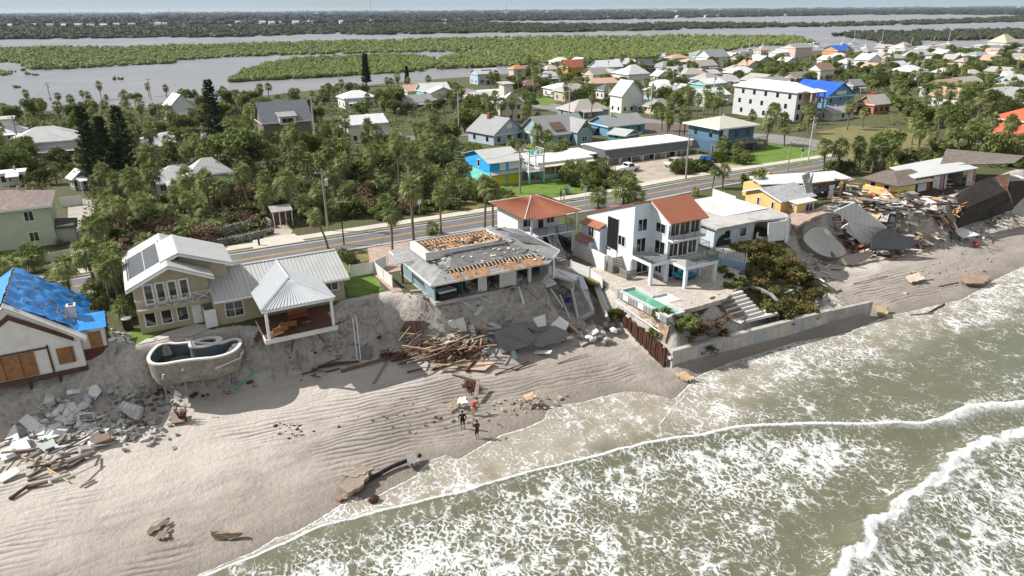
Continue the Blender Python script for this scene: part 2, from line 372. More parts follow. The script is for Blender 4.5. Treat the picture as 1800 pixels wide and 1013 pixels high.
def ground_material():
    m, t, p = NT('ground'); vec = tex_coord(t)
    at = lambda n: node(t, 'ShaderNodeAttribute', attribute_name=n).outputs['Fac']
    wet, veg, rip, stv = at('wet'), at('veg'), at('ripple'), at('steep')
    n1 = noise_tex(t, vec, .35, 6, .62); n2 = noise_tex(t, vec, 2.2, 5, .65); n3 = noise_tex(t, vec, 11, 3, .7)
    mp = node(t, 'ShaderNodeMapping'); mp.inputs['Scale'].default_value = (.16, .75, .75); mp.inputs['Rotation'].default_value = (0, 0, R(-8)); t.links.new(vec, mp.inputs[0])
    nst = noise_tex(t, mp.outputs[0], 1.0, 6, .66, .8)
    dry = ramp(t, mth(t, 'ADD', mth(t, 'MULTIPLY', n1, .5), mth(t, 'MULTIPLY', n3, .5)), [(.3, (.42, .38, .338)), (.72, (.60, .555, .505))]).outputs[0]
    wets = ramp(t, mth(t, 'ADD', mth(t, 'MULTIPLY', n1, .6), mth(t, 'MULTIPLY', n2, .4)), [(.3, (.27, .234, .203)), (.7, (.395, .35, .31))]).outputs[0]
    sand = mixc(t, mth(t, 'ADD', wet, mth(t, 'MULTIPLY', mth(t, 'SUBTRACT', n1, .5), 1.1), clamp=True), dry, wets)
    sand = mixc(t, mth(t, 'MULTIPLY', at('soak'), .8), sand, (.20, .17, .14))
    # dark heavy-mineral streaks lying in the ripple troughs
    wv = node(t, 'ShaderNodeTexWave', wave_type='BANDS', bands_direction='Y', wave_profile='SIN'); wv.inputs['Scale'].default_value = .62; wv.inputs['Distortion'].default_value = 11
    wv.inputs['Detail'].default_value = 2; wv.inputs['Detail Scale'].default_value = .55
    mr = node(t, 'ShaderNodeMapping'); mr.inputs['Rotation'].default_value = (0, 0, R(14)); mr.inputs['Scale'].default_value = (.5, 1, 1); t.links.new(vec, mr.inputs[0]); t.links.new(mr.outputs[0], wv.inputs[0])
    tro = mth(t, 'MULTIPLY', ramp(t, wv.outputs[1], [(.05, (1, 1, 1)), (.42, (0, 0, 0))]).outputs[0], rip)
    pat = ramp(t, nst, [(.42, (0, 0, 0)), (.66, (1, 1, 1))]).outputs[0]
    sand = mixc(t, mth(t, 'MULTIPLY', mth(t, 'MULTIPLY', tro, .85), mth(t, 'ADD', pat, .4, clamp=True)), sand, (.10, .085, .075))
    sand = mixc(t, mth(t, 'MULTIPLY', mth(t, 'MULTIPLY', pat, mth(t, 'ADD', .35, wet, clamp=True)), .5), sand, (.17, .15, .133))
    face = ramp(t, mth(t, 'ADD', mth(t, 'MULTIPLY', n2, .55), mth(t, 'MULTIPLY', n1, .45)), [(.34, (.17, .15, .13)), (.5, (.40, .37, .335)), (.7, (.56, .53, .49))]).outputs[0]
    spk = ramp(t, noise_tex(t, vec, 5.5, 4, .75), [(.58, (0, 0, 0)), (.68, (1, 1, 1))]).outputs[0]
    face = mixc(t, mth(t, 'MULTIPLY', spk, .75), face, (.07, .06, .05))
    sand = mixc(t, stv, sand, face)
    soil = ramp(t, mth(t, 'ADD', mth(t, 'MULTIPLY', n1, .55), mth(t, 'MULTIPLY', n2, .45)), [(.3, (.045, .06, .022)), (.48, (.10, .095, .05)), (.58, (.075, .10, .03)), (.72, (.21, .17, .115))]).outputs[0]
    edge = mth(t, 'ADD', veg, mth(t, 'MULTIPLY', mth(t, 'SUBTRACT', n2, .5), .9)); edge = ramp(t, edge, [(.4, (0, 0, 0)), (.6, (1, 1, 1))]).outputs[0]
    c = mixc(t, edge, sand, soil); t.links.new(c, p.inputs['Base Color'])
    p.inputs['Specular IOR Level'].default_value = .25
    t.links.new(mth(t, 'SUBTRACT', .95, mth(t, 'ADD', mth(t, 'MULTIPLY', wet, .3), mth(t, 'MULTIPLY', at('soak'), .3))), p.inputs['Roughness'])
    h = mth(t, 'ADD', mth(t, 'MULTIPLY', mth(t, 'MULTIPLY', wv.outputs[1], rip), .085), mth(t, 'ADD', mth(t, 'MULTIPLY', n3, .06), mth(t, 'MULTIPLY', n2, .16)))
    b = node(t, 'ShaderNodeBump', i_Strength=1.0, i_Distance=1.0); t.links.new(h, b.inputs['Height']); t.links.new(b.outputs[0], p.inputs['Normal'])
    return m
_ft, _fz, _mt, _mz, _pt, _pz = lerpcols(_S); _ts = tsh(_S)
_wet = 1-sstep(3.5, 13, _T-_ts+fbm(_S, _T, .22, 31)*9)
_rip = sstep(1.0, 3, _T-_ts)*(1-sstep(.2, 4.5, _T-(_ft-8)))*sstep(-.10, .12, fbm(_S, _T, .11, 41))*(.55+.9*np.clip(fbm(_S, _T, .3, 43)+.5, 0, 1))
_veg = sstep(-.2, 1.2, _T-_pt-.8); _veg = np.where((_S > 42.5) & (_S < 70), sstep(0, 1, _T-47), _veg)*(1-(sstep(41.8, 42.3, _S)*(1-sstep(43.6, 44.2, _S))*(1-sstep(56.5, 58, _T))))
_stp = sstep(-.4, .6, _T-_ft)*(1-sstep(0, .8, _T-_pt))
ground = grid_object('ground', AXS, AXT, TZ, ground_material(), dict(soak=1-sstep(-.5, 3.2, _T-_ts+fbm(_S, _T, .35, 33)*3), wet=_wet, veg=_veg, ripple=_rip, steep=_stp)); ground['kind'] = 'structure'
MAKE_FAR = True
# ---------------------------------------------------------------- ocean with its breakers and foam
_c1 = sorted(gz([(350,1013),(450,975),(560,925),(700,890),(800,868),(900,840),(1000,815),(1065,800),(1130,785),(1180,776),(1230,770),(1300,755),(1420,750),(1540,750),(1620,748),(1660,738),(1700,720),(1800,710)], .3))
_c2 = sorted(gz([(1470,1013),(1485,985),(1510,960),(1530,925),(1560,910),(1590,875),(1620,860),(1650,830),(1670,820),(1700,790),(1750,775),(1800,765)], .5))
def t1f(s): return np.minimum(np.interp(s, [-60, -8]+[p[0] for p in _c1]+[100, 200], [36, 38.3]+[p[1] for p in _c1]+[14, -10]), tsh(s)-.15)
def t2f(s): return np.interp(s, [-60, 10, 28]+[p[0] for p in _c2]+[80, 200], [-25, 8, 17.5]+[p[1] for p in _c2]+[14, -20])
OXS = geo_axis(np.arange(-14, 110, .25), -6000, 6000); OXT = geo_axis(np.arange(13, 47, .16), -6000, 46.9); OXT = OXT[OXT < 50]
_OS, _OT = np.meshgrid(OXS, OXT, indexing='ij')
_wob = fbm(_OS, _OT*0+3, .8, 61)*.5+fbm(_OS, _OT*0+9, .25, 63)*.6
_d0 = tsh(_OS)-_OT; _d1 = t1f(_OS)+_wob*.5-_OT; _d2 = t2f(_OS)+_wob*.9+fbm(_OS, _OT, 1.1, 66)*1.2-_OT
def crest(d, A, wf, wb): return A*np.where(d < 0, np.exp(-(d/wf)**2), np.exp(-(d/wb)**2))
_a1 = .22+.42*sstep(5, 45, _OS); _a2 = 1.1
OZ = .025+crest(_d1, _a1, .45, 2.2)+crest(_d2, _a2, .9, 4.5)+crest(_d2-16, .6, 2, 6)*(1-sstep(-40, 60, -_OT))
OZ += sstep(.5, 5, _d0)*(fbm(_OS, _OT, .5, 71)*.22+fbm(_OS, _OT, 1.7, 73)*.10*sstep(0, 2, _d1))+sstep(-.2, .8, -_d2)*0
OZ += (np.exp(-((_d1-.05)/.32)**2)*(.10+.12*fbm(_OS, _OT, 3.5, 77)))*sstep(.2, 1.5, _d0)+np.exp(-((_d2-.5)/1.0)**2)*(fbm(_OS, _OT, 2.6, 79)*.7)
OZ = np.where(_d0 < 0, -.04, OZ)
_n1 = fbm(_OS, _OT, .16, 81)*2; _n2 = fbm(_OS, _OT, .11, 83)*2; _right = sstep(38, 58, _OS)
_den = .45+.20*_n1+.05*_right-.14*_right*sstep(4.5, 7, _d0)*(1-sstep(-3, -1, _d1))
_d1b = .40+.20*sstep(.4, 3, _d1)-.14*sstep(8, 15, _d1)+.26*_n2-.24*sstep(7.5, 2.5, -_d2)*sstep(28, 40, _OS)
_den = np.where(_d1 > 0, _d1b, _den)
_den = np.where(_d2 > 0, .47+.10*np.exp(-_d2/3)-.06*sstep(5, 10, _d2)+.25*fbm(_OS, _OT, .16, 85)*2, _den)
_sol = np.maximum.reduce([np.exp(-((_d0-.10)/.15)**2)*.92, np.exp(-((_d1-.06)/(.17+.20*sstep(15, 60, _OS)))**2)*1.05, np.exp(-((_d2-.35)/.55)**2)*1.1, np.where(_d2 > 0, np.exp(-_d2/1.7)*.74, 0),
    np.exp(-((_d1-.5)/.9)**2)*.5*sstep(20, 60, _OS), np.where((_d1 > -.2) & (_OS > 53), np.exp(-np.maximum(_d1-.3, 0)/1.5)*.80*sstep(53, 57, _OS), 0)])
# thin curved swash lines left by earlier runs of the water
for ln in ([(1210,690),(1185,715),(1160,745),(1165,775),(1172,790)], [(1455,758),(1470,780),(1495,808),(1520,825),(1545,848)], [(1480,560),(1500,590),(1530,600)], [(955,712),(935,725),(945,738),(905,752)]):
    P2 = np.array(gz(ln, .05)); best = np.full(_OS.shape, 99.)
    for a, b in zip(P2[:-1], P2[1:]):
        ab = b-a; u = np.clip(((_OS-a[0])*ab[0]+(_OT-a[1])*ab[1])/(ab@ab), 0, 1); best = np.minimum(best, np.hypot(_OS-a[0]-u*ab[0], _OT-a[1]-u*ab[1]))
    _sol = np.maximum(_sol, np.exp(-(best/.13)**2)*.8)
_sandy = 1-sstep(1, 9, _d0); _sandy = np.where(_d1 > 0, _sandy*.25*(1-sstep(0, 2.5, _d1)), _sandy*.9+.1*(1-_right)); _sandy = np.clip(_sandy+.55*(1-sstep(2, 10, _d0))*(_d1 < 0)*(1-_right), 0, 1)
def ocean_material():
    m, t, p = NT('surf water'); vec = tex_coord(t)
    at = lambda n: node(t, 'ShaderNodeAttribute', attribute_name=n).outputs['Fac']
    den, sol, sandy = at('foam_density'), at('foam_solid'), at('sandy')
    wn = node(t, 'ShaderNodeTexNoise', i_Scale=.9, i_Detail=4, i_Roughness=.6); t.links.new(vec, wn.inputs['Vector'])
    wv = mixc(t, .42, vec, wn.outputs[1], 'ADD') if False else None
    va = node(t, 'ShaderNodeVectorMath', operation='MULTIPLY_ADD'); t.links.new(wn.outputs[1], va.inputs[0]); va.inputs[1].default_value = (1.5, 1.5, 0); t.links.new(vec, va.inputs[2])
    mp = node(t, 'ShaderNodeMapping'); mp.inputs['Rotation'].default_value = (0, 0, R(-38)); mp.inputs['Scale'].default_value = (1.15, .78, 1); t.links.new(va.outputs[0], mp.inputs[0])
    def vor(sc):
        v = node(t, 'ShaderNodeTexVoronoi', feature='DISTANCE_TO_EDGE', voronoi_dimensions='2D', i_Scale=sc); t.links.new(mp.outputs[0], v.inputs['Vector']); return v.outputs[0]
    n_big = noise_tex(t, vec, .42, 5, .65); n_med = noise_tex(t, mp.outputs[0], 2.0, 6, .72); n_f = noise_tex(t, mp.outputs[0], 8, 4, .75)
    vs = ramp(t, noise_tex(t, vec, .3, 3, .5), [(.42, (0, 0, 0)), (.58, (1, 1, 1))]).outputs[0]; va_ = mth(t, 'MULTIPLY', vor(.9), 2.0); vb_ = mth(t, 'MULTIPLY', vor(2.0), 2.9); v1 = mth(t, 'SUBTRACT', 1, mth(t, 'ADD', mth(t, 'MULTIPLY', va_, mth(t, 'SUBTRACT', 1, vs)), mth(t, 'MULTIPLY', vb_, vs))); v2 = mth(t, 'SUBTRACT', 1, mth(t, 'MULTIPLY', vor(3.1), 2.2))
    L = mth(t, 'ADD', mth(t, 'ADD', mth(t, 'MULTIPLY', v1, .50), mth(t, 'MULTIPLY', v2, .30)), mth(t, 'ADD', mth(t, 'MULTIPLY', n_med, .46), mth(t, 'MULTIPLY', n_f, .30)))
    L = mth(t, 'ADD', L, mth(t, 'MULTIPLY', mth(t, 'SUBTRACT', n_big, .5), 1.0))
    x = mth(t, 'SUBTRACT', L, mth(t, 'SUBTRACT', 1.375, den))
    fo = node(t, 'ShaderNodeMapRange', interpolation_type='SMOOTHSTEP'); fo.inputs[1].default_value = -.10; fo.inputs[2].default_value = .26; t.links.new(x, fo.inputs[0])
    so = mth(t, 'ADD', mth(t, 'MULTIPLY', sol, 1.25), mth(t, 'MULTIPLY', mth(t, 'SUBTRACT', n_med, .5), 1.1))
    so = mth(t, 'ADD', so, mth(t, 'MULTIPLY', mth(t, 'SUBTRACT', n_f, .5), .7))
    s2 = node(t, 'ShaderNodeMapRange', interpolation_type='SMOOTHSTEP'); s2.inputs[1].default_value = .34; s2.inputs[2].default_value = .95; t.links.new(so, s2.inputs[0])
    f = mth(t, 'MAXIMUM', mth(t, 'MULTIPLY', fo.outputs[0], .86), s2.outputs[0])
    wat = mixc(t, mth(t, 'ADD', sandy, mth(t, 'MULTIPLY', mth(t, 'SUBTRACT', n_big, .5), .7), clamp=True), (.135, .138, .088), (.30, .265, .205))
    veil = mth(t, 'MULTIPLY', mth(t, 'MULTIPLY', sandy, ramp(t, n_big, [(.35, (0, 0, 0)), (.7, (1, 1, 1))]).outputs[0]), .32)
    wat = mixc(t, veil, wat, (.62, .60, .56))
    wat = mixc(t, mth(t, 'MULTIPLY', n_med, .3), wat, (.085, .09, .058))
    fcol = ramp(t, n_f, [(.3, (.50, .51, .50)), (.62, (.80, .80, .79))]).outputs[0]
    c = mixc(t, f, wat, fcol); t.links.new(c, p.inputs['Base Color'])
    t.links.new(mth(t, 'ADD', .16, mth(t, 'MULTIPLY', f, .7)), p.inputs['Roughness']); p.inputs['IOR'].default_value = 1.33
    p.inputs['Specular IOR Level'].default_value = .5
    h = mth(t, 'ADD', mth(t, 'MULTIPLY', f, .05), mth(t, 'MULTIPLY', n_med, .06)); h = mth(t, 'ADD', h, mth(t, 'MULTIPLY', mth(t, 'MULTIPLY', n_f, s2.outputs[0]), .08))
    b = node(t, 'ShaderNodeBump', i_Strength=.9, i_Distance=1.0); t.links.new(h, b.inputs['Height']); t.links.new(b.outputs[0], p.inputs['Normal'])
    return m
ocean = grid_object('ocean', OXS, OXT, OZ, ocean_material(), dict(foam_density=_den, foam_solid=_sol, sandy=_sandy)); ocean['kind'] = 'structure'
# ---------------------------------------------------------------- lagoon
def lagoon_material():
    m, t, p = NT('lagoon water'); vec = tex_coord(t)
    n = noise_tex(t, vec, .012, 4, .6)
    c = ramp(t, n, [(.35, (.20, .20, .208)), (.65, (.26, .255, .262))]).outputs[0]; t.links.new(c, p.inputs['Base Color'])
    p.inputs['Roughness'].default_value = .3; p.inputs['IOR'].default_value = 1.33
    mp = node(t, 'ShaderNodeMapping'); mp.inputs['Scale'].default_value = (.5, 1, 1); t.links.new(vec, mp.inputs[0])
    h = noise_tex(t, mp.outputs[0], .55, 5, .62); b = node(t, 'ShaderNodeBump', i_Strength=.55, i_Distance=.7); t.links.new(h, b.inputs['Height']); t.links.new(b.outputs[0], p.inputs['Normal'])
    return m
lag = MB().poly([(-9000, 285, 0), (12000, 285, 0), (12000, 16000, 0), (-9000, 16000, 0)])
solo('lagoon', lag, lagoon_material(), kind='structure', base=(0, 285, 0))
# ---------------------------------------------------------------- mangrove islands and the far wooded shore
def inside(poly, x, y):
    c = False; n = len(poly); j = n-1
    for i in range(n):
        if (poly[i][1] > y) != (poly[j][1] > y) and x < (poly[j][0]-poly[i][0])*(y-poly[i][1])/(poly[j][1]-poly[i][1])+poly[i][0]: c = not c
        j = i
    return c
def canopy(name, pxpoly, m, h, r, n, seed, gap=0):
    """a mass of crowns standing on the outline that the photograph shows, h metres tall"""
    rg = random.Random(seed); mb = MB(); x0 = min(p[0] for p in pxpoly); x1 = max(p[0] for p in pxpoly); y0 = min(p[1] for p in pxpoly); y1 = max(p[1] for p in pxpoly)
    k = 0; tries = 0
    while k < n and tries < n*30:
        tries += 1
        x = rg.uniform(x0, x1); y = rg.uniform(y0, y1)
        if not inside(pxpoly, x, y): continue
        s, t = G(x, y, 0); d = math.hypot(s, t)
        cl = fbm(np.array([s]), np.array([t]), .02, seed)[0]
        rr = r*rg.uniform(.6, 1.35)*(1+d/2600); hh = h*rg.uniform(.65, 1.15)*(1+cl*.9)
        mb.rock((s, t, hh*.36), rr*.9, sq=max(.22, hh*.5/rr), rg=rg); k += 1
        for _ in range(9):
            a = rg.uniform(0, 6.3); q = rr*rg.random()**.5; c = Vector((s+q*math.cos(a), t+q*math.sin(a), hh*rg.uniform(.55,1.05)*(1-.45*(q/rr)**2))); u = Vector((rg.gauss(0,1), rg.gauss(0,1), rg.gauss(0,.5))).normalized(); w = u.orthogonal().normalized(); z_ = rr*rg.uniform(.16,.34); mb.add([c-u*z_, c+w*z_*.6, c+u*z_, c-w*z_*.6], [(0,1,2,3)])
    # dark under-storey filling between the crowns
    P = [G(x, y, 0) for x, y in pxpoly]
    return solo(name, mb, m, kind='stuff', base=(P[0][0], P[0][1], 0))
MANG = leafmat([(.075, .10, .028), (.12, .16, .04), (.16, .205, .055), (.165, .18, .065)], 'mangrove', .1)
MANGD = leafmat([(.018, .028, .016), (.03, .045, .022), (.05, .065, .03), (.07, .065, .055)], 'dark mangrove', .05)
WOODS_SHADED = leafmat([(.018, .027, .022), (.028, .04, .03), (.042, .055, .038)], 'far woods cloud shade', .05)  # leaf tones darkened in place of the cloud shadow over the far shore
XL, XR = -500, 2300
I2 = [(403,146),(440,143),(550,138),(640,132),(740,126),(772,116),(762,104),(700,99),(600,103),(520,108),(480,114),(430,128)]
I3 = [(768,123),(830,120),(900,117),(960,112),(1010,110),(1100,107),(1200,100),(1260,93),(1320,83),(1400,80),(1440,76),(1400,65),(1160,64),(900,66),(720,70),(600,74),(400,80),(200,85),(0,87),(XL,92),(XL,118),(0,110),(42,112),(50,122),(75,124),(130,121),(200,117),(305,112),(312,107),(400,101),(600,95),(760,92),(830,93),(800,99),(775,108)]
I4 = [(1460,63),(1533,72),(1572,85),(1617,83),(1610,71),(1640,73),(1680,72),(1800,69),(XR,60),(XR,47),(1800,54),(1700,54),(1600,56),(1500,59)]
M1 = [(XL,80),(0,70),(120,69),(300,66),(400,66),(500,63),(560,60),(650,62),(760,60),(880,58),(1000,57),(1300,50.5),(1466,47),(1650,43),(1800,38.5),(XR,22),(XR,14),(1800,29),(1640,37),(1450,44),(1300,43),(1200,41),(1100,44),(1000,44),(930,43.5),(880,42),(868,40),(820,40),(700,42),(400,45),(0,50),(XL,56)]
canopy('mangrove_island', I2, MANG, 3.4, 1.5, 2600, 1)
canopy('mangrove_island', I3, MANG, 3.8, 2.1, 8000, 2)
canopy('mangrove_island', I4, MANGD, 5.0, 3.0, 1500, 3)
canopy('mangrove_island', [(0,129),(14,128),(22,131),(10,133),(-20,134)], MANG, 2.5, 1.2, 40, 5)
for q, (x, y) in enumerate([(40,124),(50,131),(24,127),(29,154),(205,140),(212,140),(62,132)]):
    canopy('mangrove_islet', [(x-5,y),(x+5,y),(x+5,y+1.2),(x-5,y+1.2)], MANG, 1.7, .7, 5, 11+q)
canopy('mangrove_marsh', M1, MANGD, 6, 6, 4500, 4)
FW = [(XL,58),(0,49),(400,44),(700,41),(870,38),(900,37.3),(1000,36),(1130,34),(1300,30.3),(1500,27),(1640,26),(1760,27),(1800,26.2),(XR,12),(XR,6.2),(1800,11.8),(900,18.3),(0,24.5),(XL,28)]
canopy('far_woods', FW, WOODS_SHADED, 13, 12, 5500, 6)
# ---------------------------------------------------------------- shared materials for buildings
GLASS = mat((.012, .016, .018), .06, .3, .6, spec=.9)
GLASSG = mat((.03, .045, .042), .08, .3, .6, spec=.9)
WHITE = mat((.72, .72, .71), .6, .06, .8, dirt=(.5, .48, .44), dirt_amt=.35)
OFFW = mat((.66, .65, .62), .7, .08, .7, dirt=(.36, .33, .29), dirt_amt=.4)
BEIGE = mat((.40, .36, .235), .85, .08, .6, dirt=(.30, .27, .18), dirt_amt=.35)
ROOFM = mat((.47, .475, .465), .42, .06, .5, dirt=(.36, .35, .33), dirt_amt=.4, spec=.5)
SHGREY = mat((.345, .35, .35), .9, .14, .5, kind='brick', period=.55, dirt=(.20, .20, .20), dirt_amt=.4)
SHDARK = mat((.17, .17, .17), .95, .22, 1.0, dirt=(.10, .10, .10), dirt_amt=.6, bump=.5)
SHLIGHT = mat((.44, .45, .455), .9, .10, .6, kind='brick', period=.55, dirt=(.33, .33, .33), dirt_amt=.35)
RED = mat((.325, .12, .068), .45, .10, .7, dirt=(.26, .09, .05), dirt_amt=.4, spec=.5)
PALEB = mat((.64, .705, .755), .75, .05, .6, dirt=(.48, .56, .62), dirt_amt=.3)
TEAL = mat((.20, .285, .315), .85, .10, .7, dirt=(.14, .19, .21), dirt_amt=.4)
WOODO = mat((.60, .33, .16), .85, .25, 1.6, kind='plank', period=.3, axis=0, col2=(.34, .17, .08))
WOODL = mat((.55, .40, .25), .85, .25, 2.2, rand=.0)
WOODD = mat((.10, .055, .035), .9, .3, 1.5)
DECK = mat((.16, .075, .05), .8, .2, 1.2, kind='plank', period=.16, axis=1, col2=(.09, .045, .035))
PLY = mat((.30, .15, .065), .9, .28, 2.2, kind='plank', period=1.22, axis=0, col2=(.20, .10, .05))
CONC = mat((.42, .40, .37), .9, .14, .6, dirt=(.25, .23, .20), dirt_amt=.5, bump=.3)
CONCD = mat((.27, .26, .245), .95, .25, .8, dirt=(.13, .12, .11), dirt_amt=.6, bump=.4)
PAVER = mat((.56, .50, .44), .9, .10, .8, kind='brick', period=.6, dirt=(.42, .37, .32), dirt_amt=.5)
PAVERP = mat((.50, .37, .31), .9, .12, .9, kind='brick', period=.5, dirt=(.38, .29, .25), dirt_amt=.5)
DARKIN = mat((.035, .035, .035), .95, .3, .8)
BLACK = mat((.015, .015, .017), .5, .3, 2)
IRON = mat((.02, .02, .022), .5, .2, 3)
GREYSL = mat((.23, .22, .205), .85, .2, 1.5, kind='plank', period=.2, axis=2, col2=(.15, .14, .13))
YEL = mat((.72, .49, .20), .85, .07, .6, dirt=(.55, .38, .17), dirt_amt=.35)
YELB = mat((.78, .63, .20), .85, .07, .6, dirt=(.62, .5, .2), dirt_amt=.3)
TARP = mat((.03, .27, .74), .33, .14, 1.6, bump=1.0, bsc=2.6, spec=.6)
RUST = mat((.075, .032, .02), .85, .4, 1.8, dirt=(.03, .018, .014), dirt_amt=.6)
PVC = mat((.72, .73, .74), .45, .05, 1)
STEEL = mat((.34, .34, .34), .5, .15, 2, metal=.4)

def _b(mb, face, u0, u1, z0, z1, w, d0, d1):
    """box on a wall face: u along the wall, from d0 to d1 metres outside the wall plane w"""
    if face == 'f': mb.box(u0, u1, w-d1, w-d0, z0, z1)
    elif face == 'b': mb.box(u0, u1, w+d0, w+d1, z0, z1)
    elif face == 'l': mb.box(w-d1, w-d0, u0, u1, z0, z1)
    else: mb.box(w+d0, w+d1, u0, u1, z0, z1)
def win(T, face, u0, u1, z0, z1, w, nx=2, nz=1, fm=None, gm=None, fw=.09, name='window'):
    f = MB()
    _b(f, face, u0-fw, u0, z0-fw, z1+fw, w, .003, .06); _b(f, face, u1, u1+fw, z0-fw, z1+fw, w, .003, .06)
    _b(f, face, u0, u1, z1, z1+fw, w, .003, .06); _b(f, face, u0, u1, z0-fw, z0, w, .003, .075)
    for i in range(1, nx):
        x = u0+(u1-u0)*i/nx; _b(f, face, x-.03, x+.03, z0, z1, w, .003, .05)
    for i in range(1, nz):
        z = z0+(z1-z0)*i/nz; _b(f, face, u0, u1, z-.022, z+.022, w, .003, .045)
    fo = T.part(name, f, fm or WHITE)
    g = MB(); _b(g, face, u0, u1, z0, z1, w, .004, .018); T.part('pane', g, gm or GLASS, fo); return fo
def door(T, face, u0, u1, z0, z1, w, m=None):
    f = MB(); _b(f, face, u0, u1, z0, z1, w, .003, .05); o = T.part('door', f, m or WHITE)
    h = MB(); _b(h, face, u1-.16, u1-.08, (z0+z1)/2-.08, (z0+z1)/2+.04, w, .05, .11); T.part('handle', h, STEEL, o); return o
def metal_slope(mb, a, b, c, d, th=.09, seam=.42):
    mb.slabn([a, b, c, d], th); n = max(1, int((Vector(b)-Vector(a)).length/seam)); mb.ribs(a, b, c, d, n, .045, .045)
def railing(mb, pts, h=.95, step=.16, r=.012, post=.03, bars=True):
    for a, b in zip(pts[:-1], pts[1:]):
        a, b = Vector(a), Vector(b); L = (b-a).length; up = Vector((0, 0, h))
        mb.tube(a+up, b+up, post*.8, n=4); mb.tube(a+Vector((0, 0, .08)), b+Vector((0, 0, .08)), post*.6, n=4)
        k = max(1, int(L/1.3))
        for i in range(k+1): p = a.lerp(b, i/k); mb.tube(p, p+up, post, n=4)
        if bars:
            for i in range(1, int(L/step)): p = a.lerp(b, i*step/L); mb.tube(p+Vector((0, 0, .08)), p+up, r, n=3)
    return mb

# ---------------------------------------------------------------- beige house with the hanging pool
T = Thing('beige_house', 'beige stucco beach house with pale metal roofs and solar panels', 'house', 6, 66, 5.6)
Z = 5.75
w = MB().gable(-1.9, 4.3, 66.5, 75.6, Z, 10.55, 12.0, 'y', 1.25); w.box(2.3, 6.2, 67.6, 72.6, Z+2, 11.05)
w.box(4.3, 16.6, 65.2, 73, 5.2, 8.3); w.add([(2.3,67.6,11.05),(6.2,67.6,11.05),(2.3,67.6,12.45),(2.3,72.6,11.05),(6.2,72.6,11.05),(2.3,72.6,12.45)], [(0,1,2),(5,4,3),(1,4,5,2),(2,5,3,0)])
w.add([(16.6,65.2,8.3),(16.6,73,8.3),(16.6,69,9.8),(7,65.2,8.3),(7,73,8.3),(7,69,9.8)], [(0,1,2),(5,4,3),(0,2,5,3),(1,4,5,2)])
T.part('wall', w, BEIGE)
r = MB(); metal_slope(r, (-2.35,64.9,10.55), (-2.35,76,10.55), (1.25,76,12.22), (1.25,64.9,12.22)); metal_slope(r, (4.75,76,10.6), (4.75,64.9,10.6), (1.27,64.9,12.22), (1.27,76,12.22))
r.slabn([(1.0,64.85,12.19),(1.25,64.85,12.30),(1.25,76.05,12.30),(1.0,76.05,12.19)], .05); r.slabn([(1.25,64.85,12.30),(1.5,64.85,12.19),(1.5,76.05,12.19),(1.25,76.05,12.30)], .05)
metal_slope(r, (6.75,72.9,11.0), (6.75,66.6,11.0), (2.3,66.6,12.72), (2.3,72.9,12.72)); metal_slope(r, (.75,66.6,12.1), (.75,72.9,12.1), (2.28,72.9,12.72), (2.28,66.6,12.72))
r.slabn([(2.0,66.5,12.72),(2.3,66.5,12.83),(2.3,73,12.83),(2.0,73,12.72)], .06); r.slabn([(2.3,66.5,12.83),(2.65,66.5,12.70),(2.65,73,12.70),(2.3,73,12.83)], .06)
metal_slope(r, (4.35,64.35,8.42), (16.95,64.35,8.42), (16.95,68.9,10.0), (4.35,68.9,10.0), seam=.36); metal_slope(r, (16.95,73.5,8.42), (4.35,73.5,8.42), (4.35,68.93,10.0), (16.95,68.93,10.0))
r.slabn([(4.4,68.7,10.03),(16.97,68.7,10.03),(16.97,68.92,10.09),(4.4,68.92,10.09)], .05); r.slabn([(4.4,68.92,10.09),(16.97,68.92,10.09),(16.97,69.12,10.03),(4.4,69.12,10.03)], .05)
r.slabn([(7.55,64.3,8.50),(7.72,64.3,8.50),(7.72,68.8,10.07),(7.55,68.8,10.07)], .03)
T.part('roof', r, ROOFM)
f = MB()
for a, b in (((-2.35,64.86,10.52),(1.25,64.86,12.2)), ((4.75,64.86,10.57),(1.25,64.86,12.2)), ((6.75,66.56,10.97),(2.3,66.56,12.7)), ((.75,66.56,12.08),(2.3,66.56,12.7)), ((4.35,64.31,8.4),(16.97,64.31,8.4)), ((16.99,64.31,8.4),(16.99,68.9,9.98)), ((4.78,64.9,10.57),(4.78,66.5,10.57)), ((6.78,66.6,10.97),(6.78,72.9,10.97)), ((-2.38,64.9,10.5),(-2.38,76,10.5))):
    a, b = Vector(a), Vector(b); f.slabn([a, b, b-Vector((0,0,.2)), a-Vector((0,0,.2))], .05)
T.part('fascia', f, WHITE)
sp = MB(); k = (12.22-10.55)/3.6; zr = lambda s: 10.55+(s+2.35)*k+.05
for i in range(2):
    for j in range(10):
        s0 = -1.95+i*1.42; t0 = 67.2+j*.62; sp.slabn([(s0,t0,zr(s0)+.05),(s0,t0+.56,zr(s0)+.05),(s0+1.36,t0+.56,zr(s0+1.36)+.05),(s0+1.36,t0,zr(s0+1.36)+.05)][::-1], .03)
so = T.part('solar_panel', sp, mat((.05, .055, .065), .35, .15, 1.5, kind='stripe', period=.34, axis=0, col2=(.015, .015, .018)))
e = MB(); e.tube((-2.05,67,zr(-2.05)+.1), (-2.05,73.6,zr(-2.05)+.1), .035); e.tube((.95,67,zr(.95)+.1), (.95,73.6,zr(.95)+.1), .035); T.part('pipe', e, BLACK, so)
for i in range(4): win(T, 'f', -.95+i*.98, -.38+i*.98, 8.55, 10.25, 66.5, 1, 1, name='balcony_door', gm=GLASS, fw=.16)
for i in range(3): win(T, 'f', -1.35+i*1.35, -.55+i*1.35, Z+.65, Z+2.0, 66.5, 1)
door(T, 'f', 2.55, 3.35, Z+.05, Z+2.0, 66.5)
